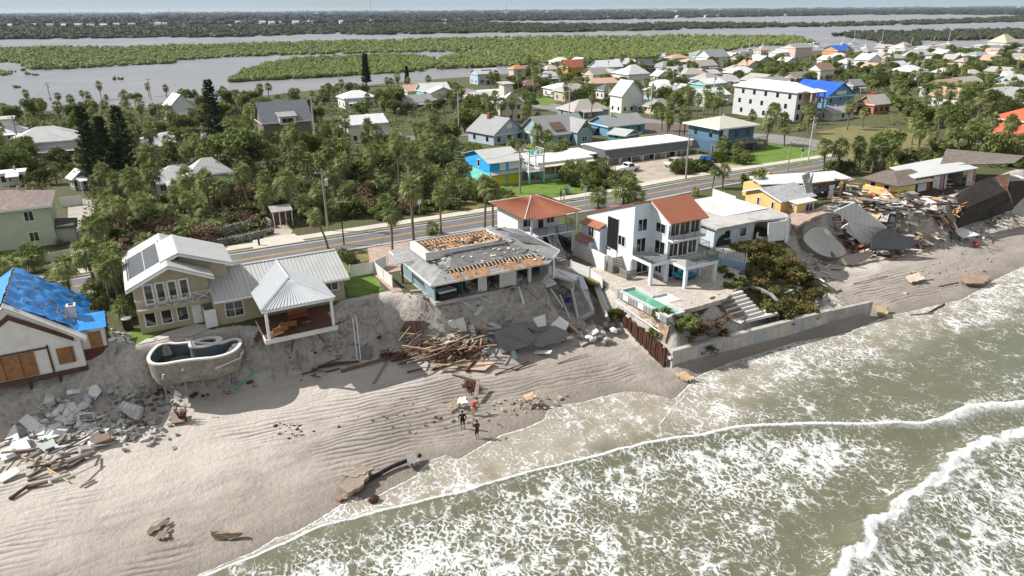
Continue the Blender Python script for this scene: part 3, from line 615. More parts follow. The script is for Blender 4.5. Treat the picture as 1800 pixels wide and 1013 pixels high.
win(T, 'f', 5.35, 6.85, 6.35, 7.75, 65.2, 2, 2); win(T, 'f', 14.7, 15.95, 7.1, 7.9, 65.2, 2)
v = MB(); v.box(5.9, 6.8, 65.15, 65.19, 5.55, 5.72); T.part('vent', v, OFFW)
b = MB().box(-1.9, 4.3, 65.75, 66.5, 8.05, 8.22); b.box(-1.9, 4.3, 65.85, 65.95, 7.85, 8.05); T.part('balcony', b, BEIGE)
rl = railing(MB(), [(-1.85,66.4,8.2), (-1.85,65.78,8.2), (4.3,65.78,8.2)], .95, .13, .011, .026)
for q in range(3):
    x = .2+q*1.75
    for u in (-1, 1): rl.tube((x-.7*u, 65.74, 8.3), (x+.7*u, 65.74, 9.1), .03, n=4)
T.part('railing', rl, PVC)
g = MB().box(3.45, 4.45, 64.9, 64.96, Z, Z+1.75); g.box(3.45, 3.5, 64.96, 66.4, Z, Z+1.75); T.part('shower_screen', g, WHITE)
pr = MB(); AX = (10.95, 62.9, 9.98); E0, E1, F0 = 7.65, 14.25, 59.57
metal_slope(pr, (E0,F0,8.58), (E1,F0,8.58), AX, (10.94,62.9,9.98), .08, .3); metal_slope(pr, (E0,64.6,8.58), (E0,F0,8.58), (10.94,62.9,9.98), (10.94,68.2,9.98), .08, .3); metal_slope(pr, (E1,F0,8.58), (E1,64.6,8.58), (10.96,68.2,9.98), (10.96,62.9,9.98), .08, .3)
for a in ((E0,F0,8.6), (E1,F0,8.6)): pr.tube(a, (10.95,62.9,10.02), .09, n=5)
pr.tube((10.95,62.9,10.02), (10.95,68.4,10.02), .09, n=5); T.part('porch_roof', pr, mat((.55, .57, .59), .38, .04, .6, spec=.5))
c = MB().box(E0, E1, 64.3, 64.4, 8.3, 8.4); c.box(E0+.1, E1-.1, F0+.05, F0+.2, 8.28, 8.48); c.box(E0+.1, E0+.25, F0+.2, 64.3, 8.28, 8.48); c.box(E1-.25, E1-.1, F0+.2, 64.3, 8.28, 8.48); T.part('beam', c, WHITE)
for x in (7.95, 13.75): p = MB().box(x, x+.24, 59.72, 59.96, 5.7, 8.28); T.part('post', p, WHITE)
d = MB().box(7.75, 14.15, 59.65, 65.15, 5.52, 5.7); T.part('deck', d, DECK)
d = MB().box(7.7, 14.2, 59.55, 59.65, 5.3, 5.74); d.box(7.65, 7.75, 59.65, 64.5, 5.3, 5.74); T.part('rim_beam', d, OFFW)
d = MB()
for i in range(3): d.box(7.0+.2*i, 7.2+.2*i, 61.0, 62.4, 5.0+.17*i, 5.15+.17*i)
T.part('step', d, DECK)
for x, y in ((8.0,60.2), (9.2,60.3), (10.6,60.3), (12.1,60.9), (13.3,61.1)):
    T.part('pile', MB().tube((x,y,.6), (x,y,5.4), .055, n=6), STEEL)
# furniture on the porch
for (n, l, x, y, L, a) in (('bench', 'slatted wooden bench seen under the porch roof, nearest the deck edge', 10.0, 61.1, 1.5, .0), ('daybed', 'red brown padded daybed at the back of the porch', 11.4, 62.8, 1.9, .05), ('lounge_chair', 'low wooden lounge chair lying flat by the left porch post', 9.0, 60.35, 1.4, .35)):
    q = Thing(n, l, n.replace('_', ' '), x, y, 5.7, a, local=True)
    m = mat((.30, .15, .06), .7, .2, 2, kind='plank', period=.1, axis=0) if n != 'daybed' else mat((.30, .09, .05), .7, .1, 2)
    q.part('seat', MB().box(-L/2, L/2, -.25, .3, .32, .42), m)
    q.part('backrest', MB().obox((0, .33 if n == 'daybed' else -.3, .62), L, .07, .5, 0, .1), m)
    for sx in (-1, 1):
        for sy in (-.2, .25): q.part('leg', MB().box(sx*L/2-.04*sx-.03, sx*L/2-.04*sx+.03, sy-.03, sy+.03, 0, .32), m)
# kidney pool shell left hanging on its piles
T = Thing('swimming_pool', 'kidney shaped swimming pool shell hanging over the eroded bluff on thin piles', 'swimming pool', 2, 61.5, 3)
rim = [(-1.75,60.6),(-1.85,61.6),(-1.45,63.0),(-.8,64.1),(.1,64.1),(.8,63.5),(1.5,63.35),(2.0,63.1),(4.0,61.6),(4.6,61.9),(5.3,62.1),(5.9,61.6),(5.85,60.6),(5.3,59.5),(4.5,58.9),(3.3,58.75),(2.3,59.1),(1.3,59.4),(.3,59.55),(-.6,59.6),(-1.3,59.9)]
def smooth(P, n=3, closed=True):
    for _ in range(n):
        Q = []
        for i in range(len(P)):
            a, b = P[i], P[(i+1) % len(P)]; Q += [tuple(.75*x+.25*y for x, y in zip(a, b)), tuple(.25*x+.75*y for x, y in zip(a, b))]
        P = Q
    return P
rim = smooth(rim, 2); n = len(rim); ctr = Vector((2, 61.3))
def shell(name, rim, z0, z1, thick, bott, m, T):
    o = MB(); n = len(rim); C = Vector((sum(p[0] for p in rim)/n, sum(p[1] for p in rim)/n))
    nr = []
    for i in range(n):
        d = (Vector(rim[(i+1) % n])-Vector(rim[i-1])).normalized(); nr.append(Vector((d.y, -d.x)))
    s = 1 if sum(rim[i][0]*rim[(i+1) % n][1]-rim[(i+1) % n][0]*rim[i][1] for i in range(n)) > 0 else -1
    inn = [(p[0]-s*q.x*thick, p[1]-s*q.y*thick) for p, q in zip(rim, nr)]
    return inn, nr, s
inn, nr, s = shell('x', rim, 0, 0, .28, 0, None, None)
o = MB(); vs = []
for (x, y) in rim: vs.append((x, y, 5.42))
for i, (x, y) in enumerate(rim): vs.append((x*.97+.06, y*.97+1.84, 3.75+.25*math.sin(i*.7)))
for (x, y) in rim: vs.append((x*.80+.4, y*.80+12.26, 3.3))
o.add(vs, [(k*n+i, k*n+(i+1) % n, (k+1)*n+(i+1) % n, (k+1)*n+i) for k in range(2) for i in range(n)]+[tuple(range(2*n, 3*n))])
T.part('shell', o, mat((.30, .275, .235), .95, .3, 2.6, kind='stripe', period=.17, axis=0, col2=(.18, .165, .145), bump=.9, dirt=(.14, .12, .10), dirt_amt=.6))
o = MB(); o.add([(x, y, 5.40) for x, y in rim]+[(x, y, 5.54) for x, y in rim]+[(x, y, 5.54) for x, y in inn]+[(x, y, 5.40) for x, y in inn], [(k*n+i, k*n+(i+1) % n, ((k+1) % 4)*n+(i+1) % n, ((k+1) % 4)*n+i) for k in range(4) for i in range(n)]); T.part('coping', o, OFFW)
o = MB(); o.add([(x, y, 5.42) for x, y in inn]+[(x*.94+.12, y*.94+3.68, 3.9) for x, y in inn], [(i, (i+1) % n, n+(i+1) % n, n+i) for i in range(n)]+[tuple(range(n, 2*n))]); T.part('basin', o, mat((.075, .095, .11), .6, .2, 1.2, dirt=(.2, .2, .2), dirt_amt=.25))
o = MB().add([(x*.965+.07, y*.965+2.15, 4.45) for x, y in inn], [tuple(range(n))]); T.part('water', o, mat((.018, .028, .022), .06, .2, 1, spec=.8))
sp = MB(); SC_ = (3.0, 62.3)
ring = lambda r, z: [(SC_[0]+r*1.15*math.cos(2*math.pi*i/26), SC_[1]+r*.8*math.sin(2*math.pi*i/26), z) for i in range(26)]
sp.add(ring(1.2, 3.6)+ring(1.2, 5.5)+ring(.85, 5.5)+ring(.85, 5.0), [(k*26+i, k*26+(i+1) % 26, (k+1)*26+(i+1) % 26, (k+1)*26+i) for k in range(3) for i in range(26)]+[tuple(range(78, 104))])
so = T.part('spa', sp, mat((.10, .12, .135), .6, .15, 1.2)); o = MB(); o.add(ring(1.26, 5.48)+ring(1.26, 5.62)+ring(.8, 5.62)+ring(.8, 5.48), [(k*26+i, k*26+(i+1) % 26, ((k+1) % 4)*26+(i+1) % 26, ((k+1) % 4)*26+i) for k in range(4) for i in range(26)]); T.part('spa_coping', o, OFFW, so)
o = MB()
for k in range(3): o.lathe([(.75-.2*k, 0), (.75-.2*k, .28)], 14, (5.15+.08*k, 61.0, 4.4+.3*k))
T.part('step', o, OFFW)
for x, y in ((-.9,60.4), (.7,60.0), (1.1,61.6), (2.1,59.9), (2.9,61.4), (4.2,59.9), (5.3,61.0)): T.part('pile', MB().tube((x,y,.3), (x,y,3.6), .06, n=6), STEEL)
for q in ([(3.2,58.6,4.6),(3.6,58.62,4.65),(5.4,59.3,4.75),(5.5,59.3,5.2)], [(-.9,59.2,4.4),(-.85,59.15,4.8),(-.7,59.1,4.85)], [(.6,59.25,4.7),(.75,59.1,4.95)]): T.part('pipe', MB().path(q, .045), PVC)
solo('foam_float', MB().obox((.3,60.9,4.53), .95, .6, .14, .35), mat((.75, .22, .10), .7, .1), 'orange square float drifting on the dark pool water', 'pool float')
# ---------------------------------------------------------------- blue tarp house
T = Thing('tarp_house', 'white wooden house under a torn blue tarp, boarded up and overhanging the sand', 'house', -11, 68, 4.3)
w = MB().gable(-17.5, -6.5, 64.8, 74, 4.55, 7.45, 11.05, 'y', -11.0); T.part('wall', w, mat((.72, .71, .68), .8, .06, .6, kind='stripe', period=.22, axis=2, col2=(.5, .49, .46), dirt=(.45, .40, .34), dirt_amt=.4))
rb = MB().box(-17.5, -6.4, 64.65, 74, 4.15, 4.55); T.part('floor_beam', rb, WOODD)
def crumple(mb, a, b, c, d, nx, ny, amp, seed, th=0):
    a, b, c, d = map(Vector, (a, b, c, d)); N = (b-a).cross(d-a).normalized()
    if N.z < 0: N = -N
    vs = []
    for j in range(ny+1):
        for i in range(nx+1):
            p = a.lerp(b, i/nx).lerp(d.lerp(c, i/nx), j/ny); q = mnoise.noise(Vector((p.x*1.1+seed, p.y*1.1, p.z*1.1)))+.6*mnoise.noise(Vector((p.x*2.7, p.y*2.2+seed, p.z*2.7)))
            vs.append(p+N*(amp*q+th))
    return mb.add(vs, [(j*(nx+1)+i, j*(nx+1)+i+1, (j+1)*(nx+1)+i+1, (j+1)*(nx+1)+i) for j in range(ny) for i in range(nx)])
r = MB(); r.slabn([(-5.95,64.1,7.1),(-5.95,74.4,7.1),(-11,74.4,11.2),(-11,64.1,11.2)], .12); r.slabn([(-18,74.4,6.0),(-18,64.1,6.0),(-11,64.1,11.2),(-11,74.4,11.2)], .12); T.part('roof', r, OFFW)
tp = MB(); crumple(tp, (-5.85,65.5,7.12), (-5.85,74.5,7.12), (-11,74.5,11.3), (-11,64.8,11.3), 46, 28, .17, 3, .12); tp2 = T.part('tarp', tp, TARP, smooth=True)
tl = MB(); crumple(tl, (-18.1,74.5,6.05), (-18.1,64.6,6.05), (-11.02,64.6,11.33), (-11.02,74.5,11.33), 26, 20, .07, 9, .08); T.part('tarp', tl, TARP, smooth=True)
bt = MB(); rg = random.Random(4)
zt = lambda s: 11.3-(s+11)*.81
for i in range(26):
    s = rg.uniform(-10.6, -6.6); t = rg.uniform(66, 74); L = .4; bt.slabn([(s, t, zt(s)+.28), (s+.10, t, zt(s+.10)+.28), (s+.12, t+L, zt(s+.12)+.28), (s+.02, t+L, zt(s+.02)+.28)], .04)
for i in range(12): bt.obox((-10.92+.1*rg.random(), 65+i*.75, 11.48), .12, .5, .05, 0, 0, .6)
for k in range(4): s = -6.2-.55*k; bt.slabn([(s, 66.0+.2*k, zt(s)+.30), (s+.08, 66.0+.2*k, zt(s+.08)+.30), (s+.08, 69.0, zt(s+.08)+.30), (s, 69.0, zt(s)+.30)], .04)
T.part('batten', bt, mat((.30, .17, .10), .9, .2))
sh = MB(); sh.slabn([(-5.95,64.02,7.24),(-5.95,65.3,7.24),(-11,64.9,11.36),(-11,64.02,11.36)], .05); T.part('bare_sheathing', sh, OFFW)
bd = MB(); q = 64.74
for (x0, z0, x1, z1, ww) in ((-10.9,10.1,-6.9,7.25,.45), (-10.9,10.1,-15,7.2,.45)): bd.slabn([(x0,q,z0+ww/2),(x1,q,z1+ww/2),(x1,q,z1-ww/2),(x0,q,z0-ww/2)], .06)
bd.box(-15,-8.9,64.7,64.76,6.83,6.98); bd.box(-8.95,-8.8,64.7,64.77,4.6,7.1); T.part('rotten_rafter', bd, WOODD)
p = MB().box(-16.4,-9.9,64.68,64.76,4.65,6.75); p.box(-8.35,-7.1,64.7,64.77,5.15,6.6); T.part('plywood_board', p, PLY)
c = MB().box(-7.1,-6.5,67.4,68.1,7.6,9.15); c.box(-7.16,-6.44,67.34,68.16,9.15,9.25); co = T.part('chimney', c, OFFW); T.part('flue', MB().box(-6.98,-6.62,67.52,67.98,9.25,9.3), DARKIN, co)
b = MB().box(-6.5,-4.7,65.6,67.6,5.0,7.55); T.part('side_bay', b, OFFW); b = MB().box(-6.55,-4.6,65.45,65.58,4.5,5.7); b.box(-6.6,-6.5,65.5,67.6,4.4,7.6); T.part('brown_siding', b, mat((.12,.05,.03), .85, .25, 1.5, kind='plank', period=.15, axis=2))
T.part('plywood_board', MB().box(-5.9,-4.95,65.52,65.6,5.75,7.2), PLY)
b = MB(); crumple(b, (-6.6,65.2,7.62), (-4.4,65.2,7.55), (-4.4,67.8,8.1), (-6.6,67.8,8.1), 10, 10, .04, 5, .05); T.part('bay_tarp', b, TARP, smooth=True)
for x in (-16, -14.2, -10.8, -8.6, -6.9): T.part('stilt', MB().box(x-.1,x+.1,65.0,65.2,2.6,4.15), WOODD)
for x in (-6.3, -4.9): T.part('stilt', MB().tube((x,65.7,3), (x+.1,65.7,5.0), .08, n=5), OFFW)
# ---------------------------------------------------------------- grey house with the stripped roof
T = Thing('wrecked_grey_house', 'low grey shingle house with stripped roof and torn open sea front', 'house', 30, 63, 6)
w = MB(); w.box(24,24.15,59.6,69,6.0,8.6); w.box(24,38.2,68.8,69,6.0,8.6); w.box(37.9,38.1,61.2,69,6.0,8.6); w.box(35.4,35.6,60.6,63,6.0,8.6); T.part('wall', w, TEAL)
w = MB(); w.box(24.15,35.4,63.4,63.6,6.05,8.7); w.box(27.0,27.1,60.0,63.4,6.05,8.7); w.box(31.6,31.7,60.2,63.4,6.05,8.7); T.part('inner_wall', w, mat((.30,.29,.27), .9, .2, .7, dirt=(.1,.1,.1), dirt_amt=.5))
for x0, x1 in ((28.75,29.75), (31.2,32.5), (32.5,33.15)): T.part('wall_panel', MB().box(x0,x1,59.35+.1*rg.random(),59.5,6.15,8.5), mat((.62,.62,.60), .8, .06, .8, dirt=(.4,.38,.36), dirt_amt=.3))
T.part('column', MB().box(34.6,34.95,59.3,59.6,6.1,8.6), OFFW); T.part('curtain', MB().box(27.0,27.12,59.6,60.0,6.2,8.3), mat((.02,.11,.09), .9))
f = MB().slab([(23.9,59.2,6.1),(36.0,58.9,6.1),(38.1,61,6.1),(38.1,69,6.1),(23.9,69,6.1)], .35); T.part('floor', f, CONC)
r = MB(); EV = 8.78
A, B, C_, D = (22.9,57.45,EV), (35.85,57.45,EV), (38.9,60.1,EV), (38.9,69.2,EV); E_ = (22.9,69.2,EV); r0, r1 = (27.9,62.6,10.15), (34.0,63.2,10.25); r2 = (34.2,67.5,10.2)
for q in ([A,B,r1,r0], [E_,A,r0], [B,C_,r1], [C_,D,r2,r1], [D,E_,r0,r1,r2]): r.slabn(q, .14)
T.part('roof', r, SHGREY)
fa = MB()
for a, b in ((A,B),(E_,A),(B,C_),(C_,D)): a, b = Vector(a), Vector(b); n_ = Vector((b.y-a.y, -(b.x-a.x), 0)).normalized()*.03; fa.slabn([a+n_+Vector((0,0,.02)), b+n_+Vector((0,0,.02)), b+n_-Vector((0,0,.2)), a+n_-Vector((0,0,.2))], .05)
T.part('fascia', fa, WHITE)
def onslope(s, t): return EV+(t-57.45)/(62.6-57.45)*(10.15-EV)
tp = MB(); pts = [(25.6,59.2),(27.2,61.8),(28.4,62.5),(33.4,63.0),(34.4,60.8),(35.2,59.0),(31.6,59.3),(28,59.1)]
rg = random.Random(12); j = []
for i in range(len(pts)):
    a, b = pts[i], pts[(i+1) % len(pts)]
    for k in range(6): f = k/6; j.append((a[0]+(b[0]-a[0])*f+rg.uniform(-.13,.13), a[1]+(b[1]-a[1])*f+rg.uniform(-.13,.13)))
tp.slab([(s, t, onslope(s, t)+.03) for s, t in j], .04); T.part('tar_paper', tp, SHDARK)
tp = MB(); j = [(35.4+rg.uniform(-.1,.1)+x, 61.6+y) for x, y in ((0,0),(2.8,-.6),(3.0,1.5),(2.6,4),(.5,4.2),(-.6,2.2))]; tp.slab([(s, t, EV+(38.9-s)/4.8*1.4+.05) for s, t in j], .04); T.part('tar_paper', tp, SHDARK)
os_ = MB()
for k in range(22):
    if k in (2, 9, 10, 16): continue
    s0 = 25.4+k*.45; a = rg.uniform(-.5,.45); os_.slab([(s0, 57.35-a*.6, onslope(s0, 57.35)+.06), (s0+.43, 57.3-a, onslope(s0, 57.3)+.06), (s0+.43, 58.55+rg.uniform(-.1,.2), onslope(s0, 58.6)+.06), (s0, 58.55+rg.uniform(-.1,.2), onslope(s0, 58.6)+.06)], .05)
T.part('bare_sheathing', os_, mat((.40,.24,.14), .9, .35, 2.2, kind='plank', period=.2, axis=1, col2=(.28,.14,.07)))
rf = MB()
for k in range(24): s0 = 25.4+k*.42; rf.slab([(s0, 58.5, onslope(s0, 58.5)+.12), (s0+.07, 58.5, onslope(s0, 58.5)+.12), (s0+.07, 59.2, onslope(s0, 59.2)+.12), (s0, 59.2, onslope(s0, 59.2)+.12)], .12)
rf2 = MB().slab([(25.5,58.6,onslope(0,58.6)+.05),(35.2,58.6,onslope(0,58.6)+.05),(35.0,59.15,onslope(0,59.15)+.05),(25.6,59.15,onslope(0,59.15)+.05)], .03)
T.part('rafter', rf, WOODL); T.part('attic_gap_shade', rf2, BLACK)  # black sheet paints the shade of the open attic below the rafters
# raised flat roof, its rafters bare
lb = MB(); L0, L1, U0, U1 = 24.2, 33.2, 61.9, 66.2
for a, b, c, d in ((L0,L1,U0,U0+.12), (L0,L1,U1-.12,U1), (L0,L0+.5,U0+.12,U1-.12), (L1-.12,L1,U0+.12,U1-.12)): lb.box(a, b, c, d, 9.6, 10.45)
lo = T.part('raised_roof', lb, OFFW)
lf = MB().box(L0+.5,L1-.12,U0+.12,U1-.12,9.95,10.05); T.part('ceiling_board', lf, mat((.43,.28,.17), .9, .35, 1.6, kind='plank', period=.3, axis=1, col2=(.33,.16,.07)), lo)
lr = MB()
for k in range(19): s0 = L0+.7+k*.43; lr.obox((s0, (U0+U1)/2, 10.24), .06, U1-U0-.3, .2, rg.uniform(-.03,.03), rg.uniform(-.02,.02))
for k in range(4): lr.box(L0+.5,L1-.15,U0+.5+k*1.0,U0+.56+k*1.0,10.12,10.32)
for k in range(60): T.part('torn_board', MB().obox((rg.uniform(L0+.6,L1-.1), rg.uniform(U0+.1,U0+2.6), 10.4+rg.random()*.1), rg.uniform(.3,1.1), rg.uniform(.12,.4), .04, rg.uniform(0,3), rg.gauss(0,.12), rg.gauss(0,.12)), [WOODO, WOODL, SHDARK, WOODD][k % 4], lo)
T.part('rafter', lr, mat((.50,.33,.20), .9, .3, 2.4), lo)
lg = MB().slab([(L0-.2,66.25,10.3),(L1+2.6,66.4,10.2),(L1+1.6,68.8,9.4),(L0+1.5,68.6,9.5)], .1); T.part('rear_roof', lg, SHLIGHT)
pg = MB()
for k in range(7): pg.obox((22.6+k*.05, 63.8+k*.42, 9.15), 2.0, .07, .14, .1)
pg.box(22.1,22.2,63.6,66.6,8.95,9.1); T.part('pergola', pg, WHITE)
for k in range(90): s, t = rg.uniform(24.5,36.5), rg.uniform(57.6,63.5); T.part('loose_shingle', MB().obox((s, t, min(onslope(s,t),10.15)+.05), rg.uniform(.15,.8), rg.uniform(.08,.3), .04, rg.uniform(0,3), rg.gauss(0,.15)), [SHDARK, SHDARK, SHLIGHT, WOODL, WHITE][k % 5])
T.part('solar_panel', MB().slabn([(25.0,59.0,9.32),(25.35,59.0,9.40),(25.35,60.3,9.62),(25.0,60.3,9.56)], .05), SHDARK)
sl = MB()
for k in range(9): sl.box(36.6,37.8,60.35,60.4,6.3+k*.25,6.48+k*.25)
T.part('slat_screen', sl, GREYSL); T.part('post', MB().box(38.2,38.45,60.2,60.45,5.6,8.6), WHITE); T.part('post', MB().box(23.0,23.2,66,66.2,6,8.7), WOODD)
# contents of the open rooms
q = Thing('sofa_bed', 'black frame bed with white cover in the open corner room', 'bed', 25.4, 59.9, 6.1, local=True, rz=.1); q.part('base', MB().box(-1,1,-.5,.6,0,.7), BLACK); q.part('mattress', MB().box(-.95,.95,-.4,.6,.7,.9), OFFW); q.part('drawer', MB().box(-.9,.5,-.56,-.5,.2,.55), DARKIN)
rg = random.Random(33)
for k in range(10):
    x = 27.5+rg.random()*1.2 if k < 6 else rg.uniform(30, 34.3); a = MB(); crumple(a, (x,59.4,6.2), (x+.8,59.4,6.25), (x+.9,60.1,6.5), (x,60.1,6.4), 5, 4, .22, k); solo('bed_sheet', a, mat([(.30,.30,.42),(.42,.25,.18),(.55,.55,.6)][k % 3], .9), 'crumpled cloth spilled on the floor of the open sea-front rooms', 'cloth', 'cloths strewn in the wrecked rooms', smooth=True)
for x, y, c, l in ((29.95,60.4,(.2,.2,.19),'grey armchair in the middle open room behind the white wall panel'), (28.4,60.5,(.4,.36,.3),'round backed chair in the dark room left of the white panel'), (33.7,60.2,(.36,.35,.34),'pale chair in the right open room by the column')):
    q = Thing('armchair', l, 'armchair', x, y, 6.1, .3, local=True); m = mat(c, .9, .1); q.part('seat', MB().box(-.4,.4,-.4,.4,.12,.45), m); q.part('backrest', MB().box(-.4,.4,.3,.45,.45,1.0), m)
    for u in (-1,1): q.part('armrest', MB().box(u*.4-.08,u*.4+.08,-.4,.3,.45,.68), m)
# ---------------------------------------------------------------- red roofed garage apartment
T = Thing('red_roof_house', 'white two storey house with red hipped metal roof and outside stair', 'house', 42, 70.5, 6)
w = MB().box(38.9,44.6,69.2,74.4,5.9,10.5); w.box(38.9,41.2,67.2,69.2,5.9,8.3); T.part('wall', w, WHITE)
r = MB(); ap0, ap1 = (41.5,70.6,12.15), (42.1,70.6,12.15); a, b, c, d = (38.0,66.0,10.85), (45.75,66.0,10.85), (45.75,75.0,10.85), (38.0,75.0,10.85)
for q in ((a,b,ap1,ap0), (b,c,ap1,ap1), (c,d,ap0,ap1), (d,a,ap0,ap0)):
    if (Vector(q[2])-Vector(q[3])).length < .01: r.slabn(list(q[:3]), .1)
    else: r.slabn(list(q), .1)
    r.ribs(*q, 18, .05, .06)
r.slabn([(39.2,65.7,10.75),(43.4,65.7,10.75),(43.4,66.0,10.86),(39.2,66.0,10.86)], .1)
T.part('roof', r, RED); rc = MB()
for p in (a, b, c, d): rc.tube(Vector(p)+Vector((0,0,.04)), Vector(ap0 if p[0] < 41 else ap1)+Vector((0,0,.04)), .07, n=4)
T.part('ridge_cap', rc, mat((.62,.60,.60), .4, .1))
b = MB().box(38.9,45.5,66.3,69.2,8.3,8.45); T.part('balcony', b, PALEB)
rl = railing(MB(), [(39.0,66.35,8.45),(41.2,66.35,8.45)], .95, .14); railing(rl, [(42.6,66.35,8.45),(45.45,66.35,8.45),(45.45,69,8.45)], .95, .14); T.part('railing', rl, IRON)
for x, y, z0, z1 in ((39.1,66.4,8.45,10.75), (45.3,66.4,8.45,10.75), (39.1,66.4,5.9,8.3), (44.9,66.5,5.9,8.3), (43.9,68.9,5.9,8.3)): T.part('post', MB().box(x-.1,x+.1,y-.1,y+.1,z0,z1), PALEB)
st = MB()
for k in range(11): st.box(41.3-.0+.02*k, 41.3+1.1, 66.2-.26*(11-k)+.5, 66.2-.26*(11-k)+.76, 5.9+.2*k, 6.0+.2*k)
so = T.part('stair', st, CONC); s2 = MB()
for x in (41.25, 42.45): s2.slabn([(x,64.0,6.0),(x,66.4,8.4),(x,66.4,8.15),(x,64.0,5.75)], .06)
T.part('stringer', s2, PALEB, so); T.part('handrail', railing(MB(), [(42.45,63.9,5.95),(42.45,66.4,8.4)], .9, .2), IRON, so)
win(T, 'f', 39.6, 40.9, 8.9, 10.0, 69.2, 2); win(T, 'f', 42.9, 43.9, 8.9, 10.0, 69.2, 2); door(T, 'f', 41.7, 42.4, 8.45, 10.2, 69.2, GLASS); win(T, 'l', 70.5, 71.0, 6.8, 7.6, 38.9, 1)
T.part('garage_door', MB().box(41.4,44.3,69.1,69.18,5.95,8.0), DARKIN)
# ---------------------------------------------------------------- tall pale blue house with red roof
T = Thing('pale_blue_house', 'tall pale blue three storey house with red metal roof and decks facing the sea', 'house', 50, 60, 5)
B0 = 5.15; zr = lambda t: 13.45-(t-57.6)*.355
w = MB(); n = [(57.7,B0),(66.6,B0),(66.6,zr(66.6)-.15),(57.7,zr(57.7)-.12)]
w.add([(47.0,y,z) for y, z in n]+[(49.5,y,z) for y, z in n], [(3,2,1,0),(4,5,6,7),(0,1,5,4),(1,2,6,5),(2,3,7,6),(3,0,4,7)])
n = [(54.9,B0),(66.6,B0),(66.6,zr(66.6)-.15),(57.6,13.25),(54.9,11.85)]
w.add([(49.5,y,z) for y, z in n]+[(54.1,y,z) for y, z in n], [(4,3,2,1,0),(5,6,7,8,9)]+[(i, (i+1) % 5, 5+(i+1) % 5, 5+i) for i in range(5)])
w.box(46.2,47,62.8,66.4,B0,9.3); w.box(45.6,46.2,64.0,66.8,B0,7.4); T.part('wall', w, PALEB)
r = MB(); metal_slope(r, (49.05,54.2,11.66), (54.5,54.2,11.66), (54.5,57.6,13.5), (49.05,57.6,13.5), .12, .36); metal_slope(r, (54.5,67.0,zr(67)+.03), (46.8,67.0,zr(67)+.03), (46.8,57.62,13.5), (54.5,57.62,13.5), .12, .36)
r.slabn([(49.0,54.1,11.62),(49.12,54.1,11.72),(49.12,57.6,13.6),(49.0,57.6,13.5)], .12)
for z, x0, x1, t0, t1 in ((9.3,45.9,47.0,62.7,66.6), (7.4,45.2,46.4,63.8,67.1)): r.slabn([(x0,t0,z+.05),(x1,t0,z+.55),(x1,t1,z+.4),(x0,t1,z-.1)], .1)
T.part('roof', r, RED)
tr = MB(); tr.slabn([(49.0,54.12,11.60),(49.04,57.6,13.46),(49.04,57.6,13.30),(49.0,54.12,11.45)], .05); T.part('fascia', tr, WHITE)
for (f, u0, u1, z0, z1, w_, nx) in (('f',47.55,48.75,10.2,11.5,57.7,2), ('f',47.5,48.7,7.75,9.3,57.7,2), ('f',47.7,49.2,5.3,6.9,57.7,2), ('l',55.4,56.9,10.2,11.2,49.5,2), ('l',55.3,56.9,7.75,9.2,49.5,2), ('l',55.6,56.6,5.6,6.9,49.5,2),
    ('f',49.8,50.9,10.05,11.55,54.9,2), ('f',51.1,52.4,10.0,11.55,54.9,2), ('f',52.6,53.8,10.05,11.55,54.9,2), ('f',49.8,50.9,7.7,9.1,54.9,2), ('f',51.1,52.3,7.6,9.15,54.9,2), ('f',52.5,53.6,7.7,9.1,54.9,2), ('f',49.9,51.3,5.2,6.9,54.9,2), ('l',64.0,65.0,8.0,9.1,46.2,2), ('l',59.1,60.3,8.1,9.2,47.0,2), ('l',61.7,62.3,6.6,7.2,47.0,2), ('l',59.0,59.7,5.9,6.9,47.0,2)): win(T, f, u0, u1, z0, z1, w_, nx)
sp = MB()
for k in range(3): sp.box(46.9,46.97,60.55+k*.62,61.1+k*.62,7.3,10.9)
so = T.part('solar_panel', sp, BLACK); T.part('pipe', MB().tube((46.93,60.4,5.3),(46.93,60.4,11.0),.04).tube((46.93,62.45,6.0),(46.93,62.45,7.3),.04), BLACK, so)
d = MB().box(46.95,49.4,54.35,57.65,7.3,7.5); d.box(49.45,53.9,51.75,54.85,7.3,7.5); d.box(49.45,49.7,54.0,54.85,7.28,7.48) if False else None; T.part('deck', d, mat((.44,.43,.41), .85, .08))
d = MB().box(46.9,49.4,54.25,54.35,7.2,7.55); d.box(46.85,46.95,54.25,57.65,7.2,7.55); d.box(49.4,53.95,51.65,51.75,7.2,7.55); d.box(49.35,49.45,51.65,54.3,7.2,7.55); d.box(53.9,54.0,51.75,55,7.2,7.55); T.part('rim_beam', d, PALEB)
for x, y in ((47.05,54.45), (49.2,54.45), (49.6,51.85), (53.75,51.85), (53.8,54.2), (55.6,55.6)): T.part('post', MB().box(x-.17,x+.17,y-.17,y+.17,B0-.1,7.25), PALEB)
rl = railing(MB(), [(46.95,57.5,7.5),(46.95,54.32,7.5),(49.35,54.32,7.5)], .95, .15, .01, .025, False); railing(rl, [(49.42,54.3,7.5),(49.42,51.72,7.5),(53.9,51.72,7.5),(53.9,55,7.5)], .95, .15, .01, .025, False); railing(rl, [(54.0,54.9,7.5),(55.7,54.9,7.5),(55.7,58,7.5)], .95, .10); T.part('railing', rl, IRON)
T.part('side_deck', MB().box(54.1,55.8,54.95,58.2,7.3,7.48), CONC)
gl = MB(); gl.box(46.93,46.95,54.4,57.4,7.6,8.35); gl.box(47.0,49.3,54.30,54.32,7.6,8.35); gl.box(49.5,53.8,51.70,51.72,7.6,8.35)
GL = mat((.35,.4,.42), .05, .05, 1, spec=.5, trans=.9); T.part('glass_panel', gl, GL)
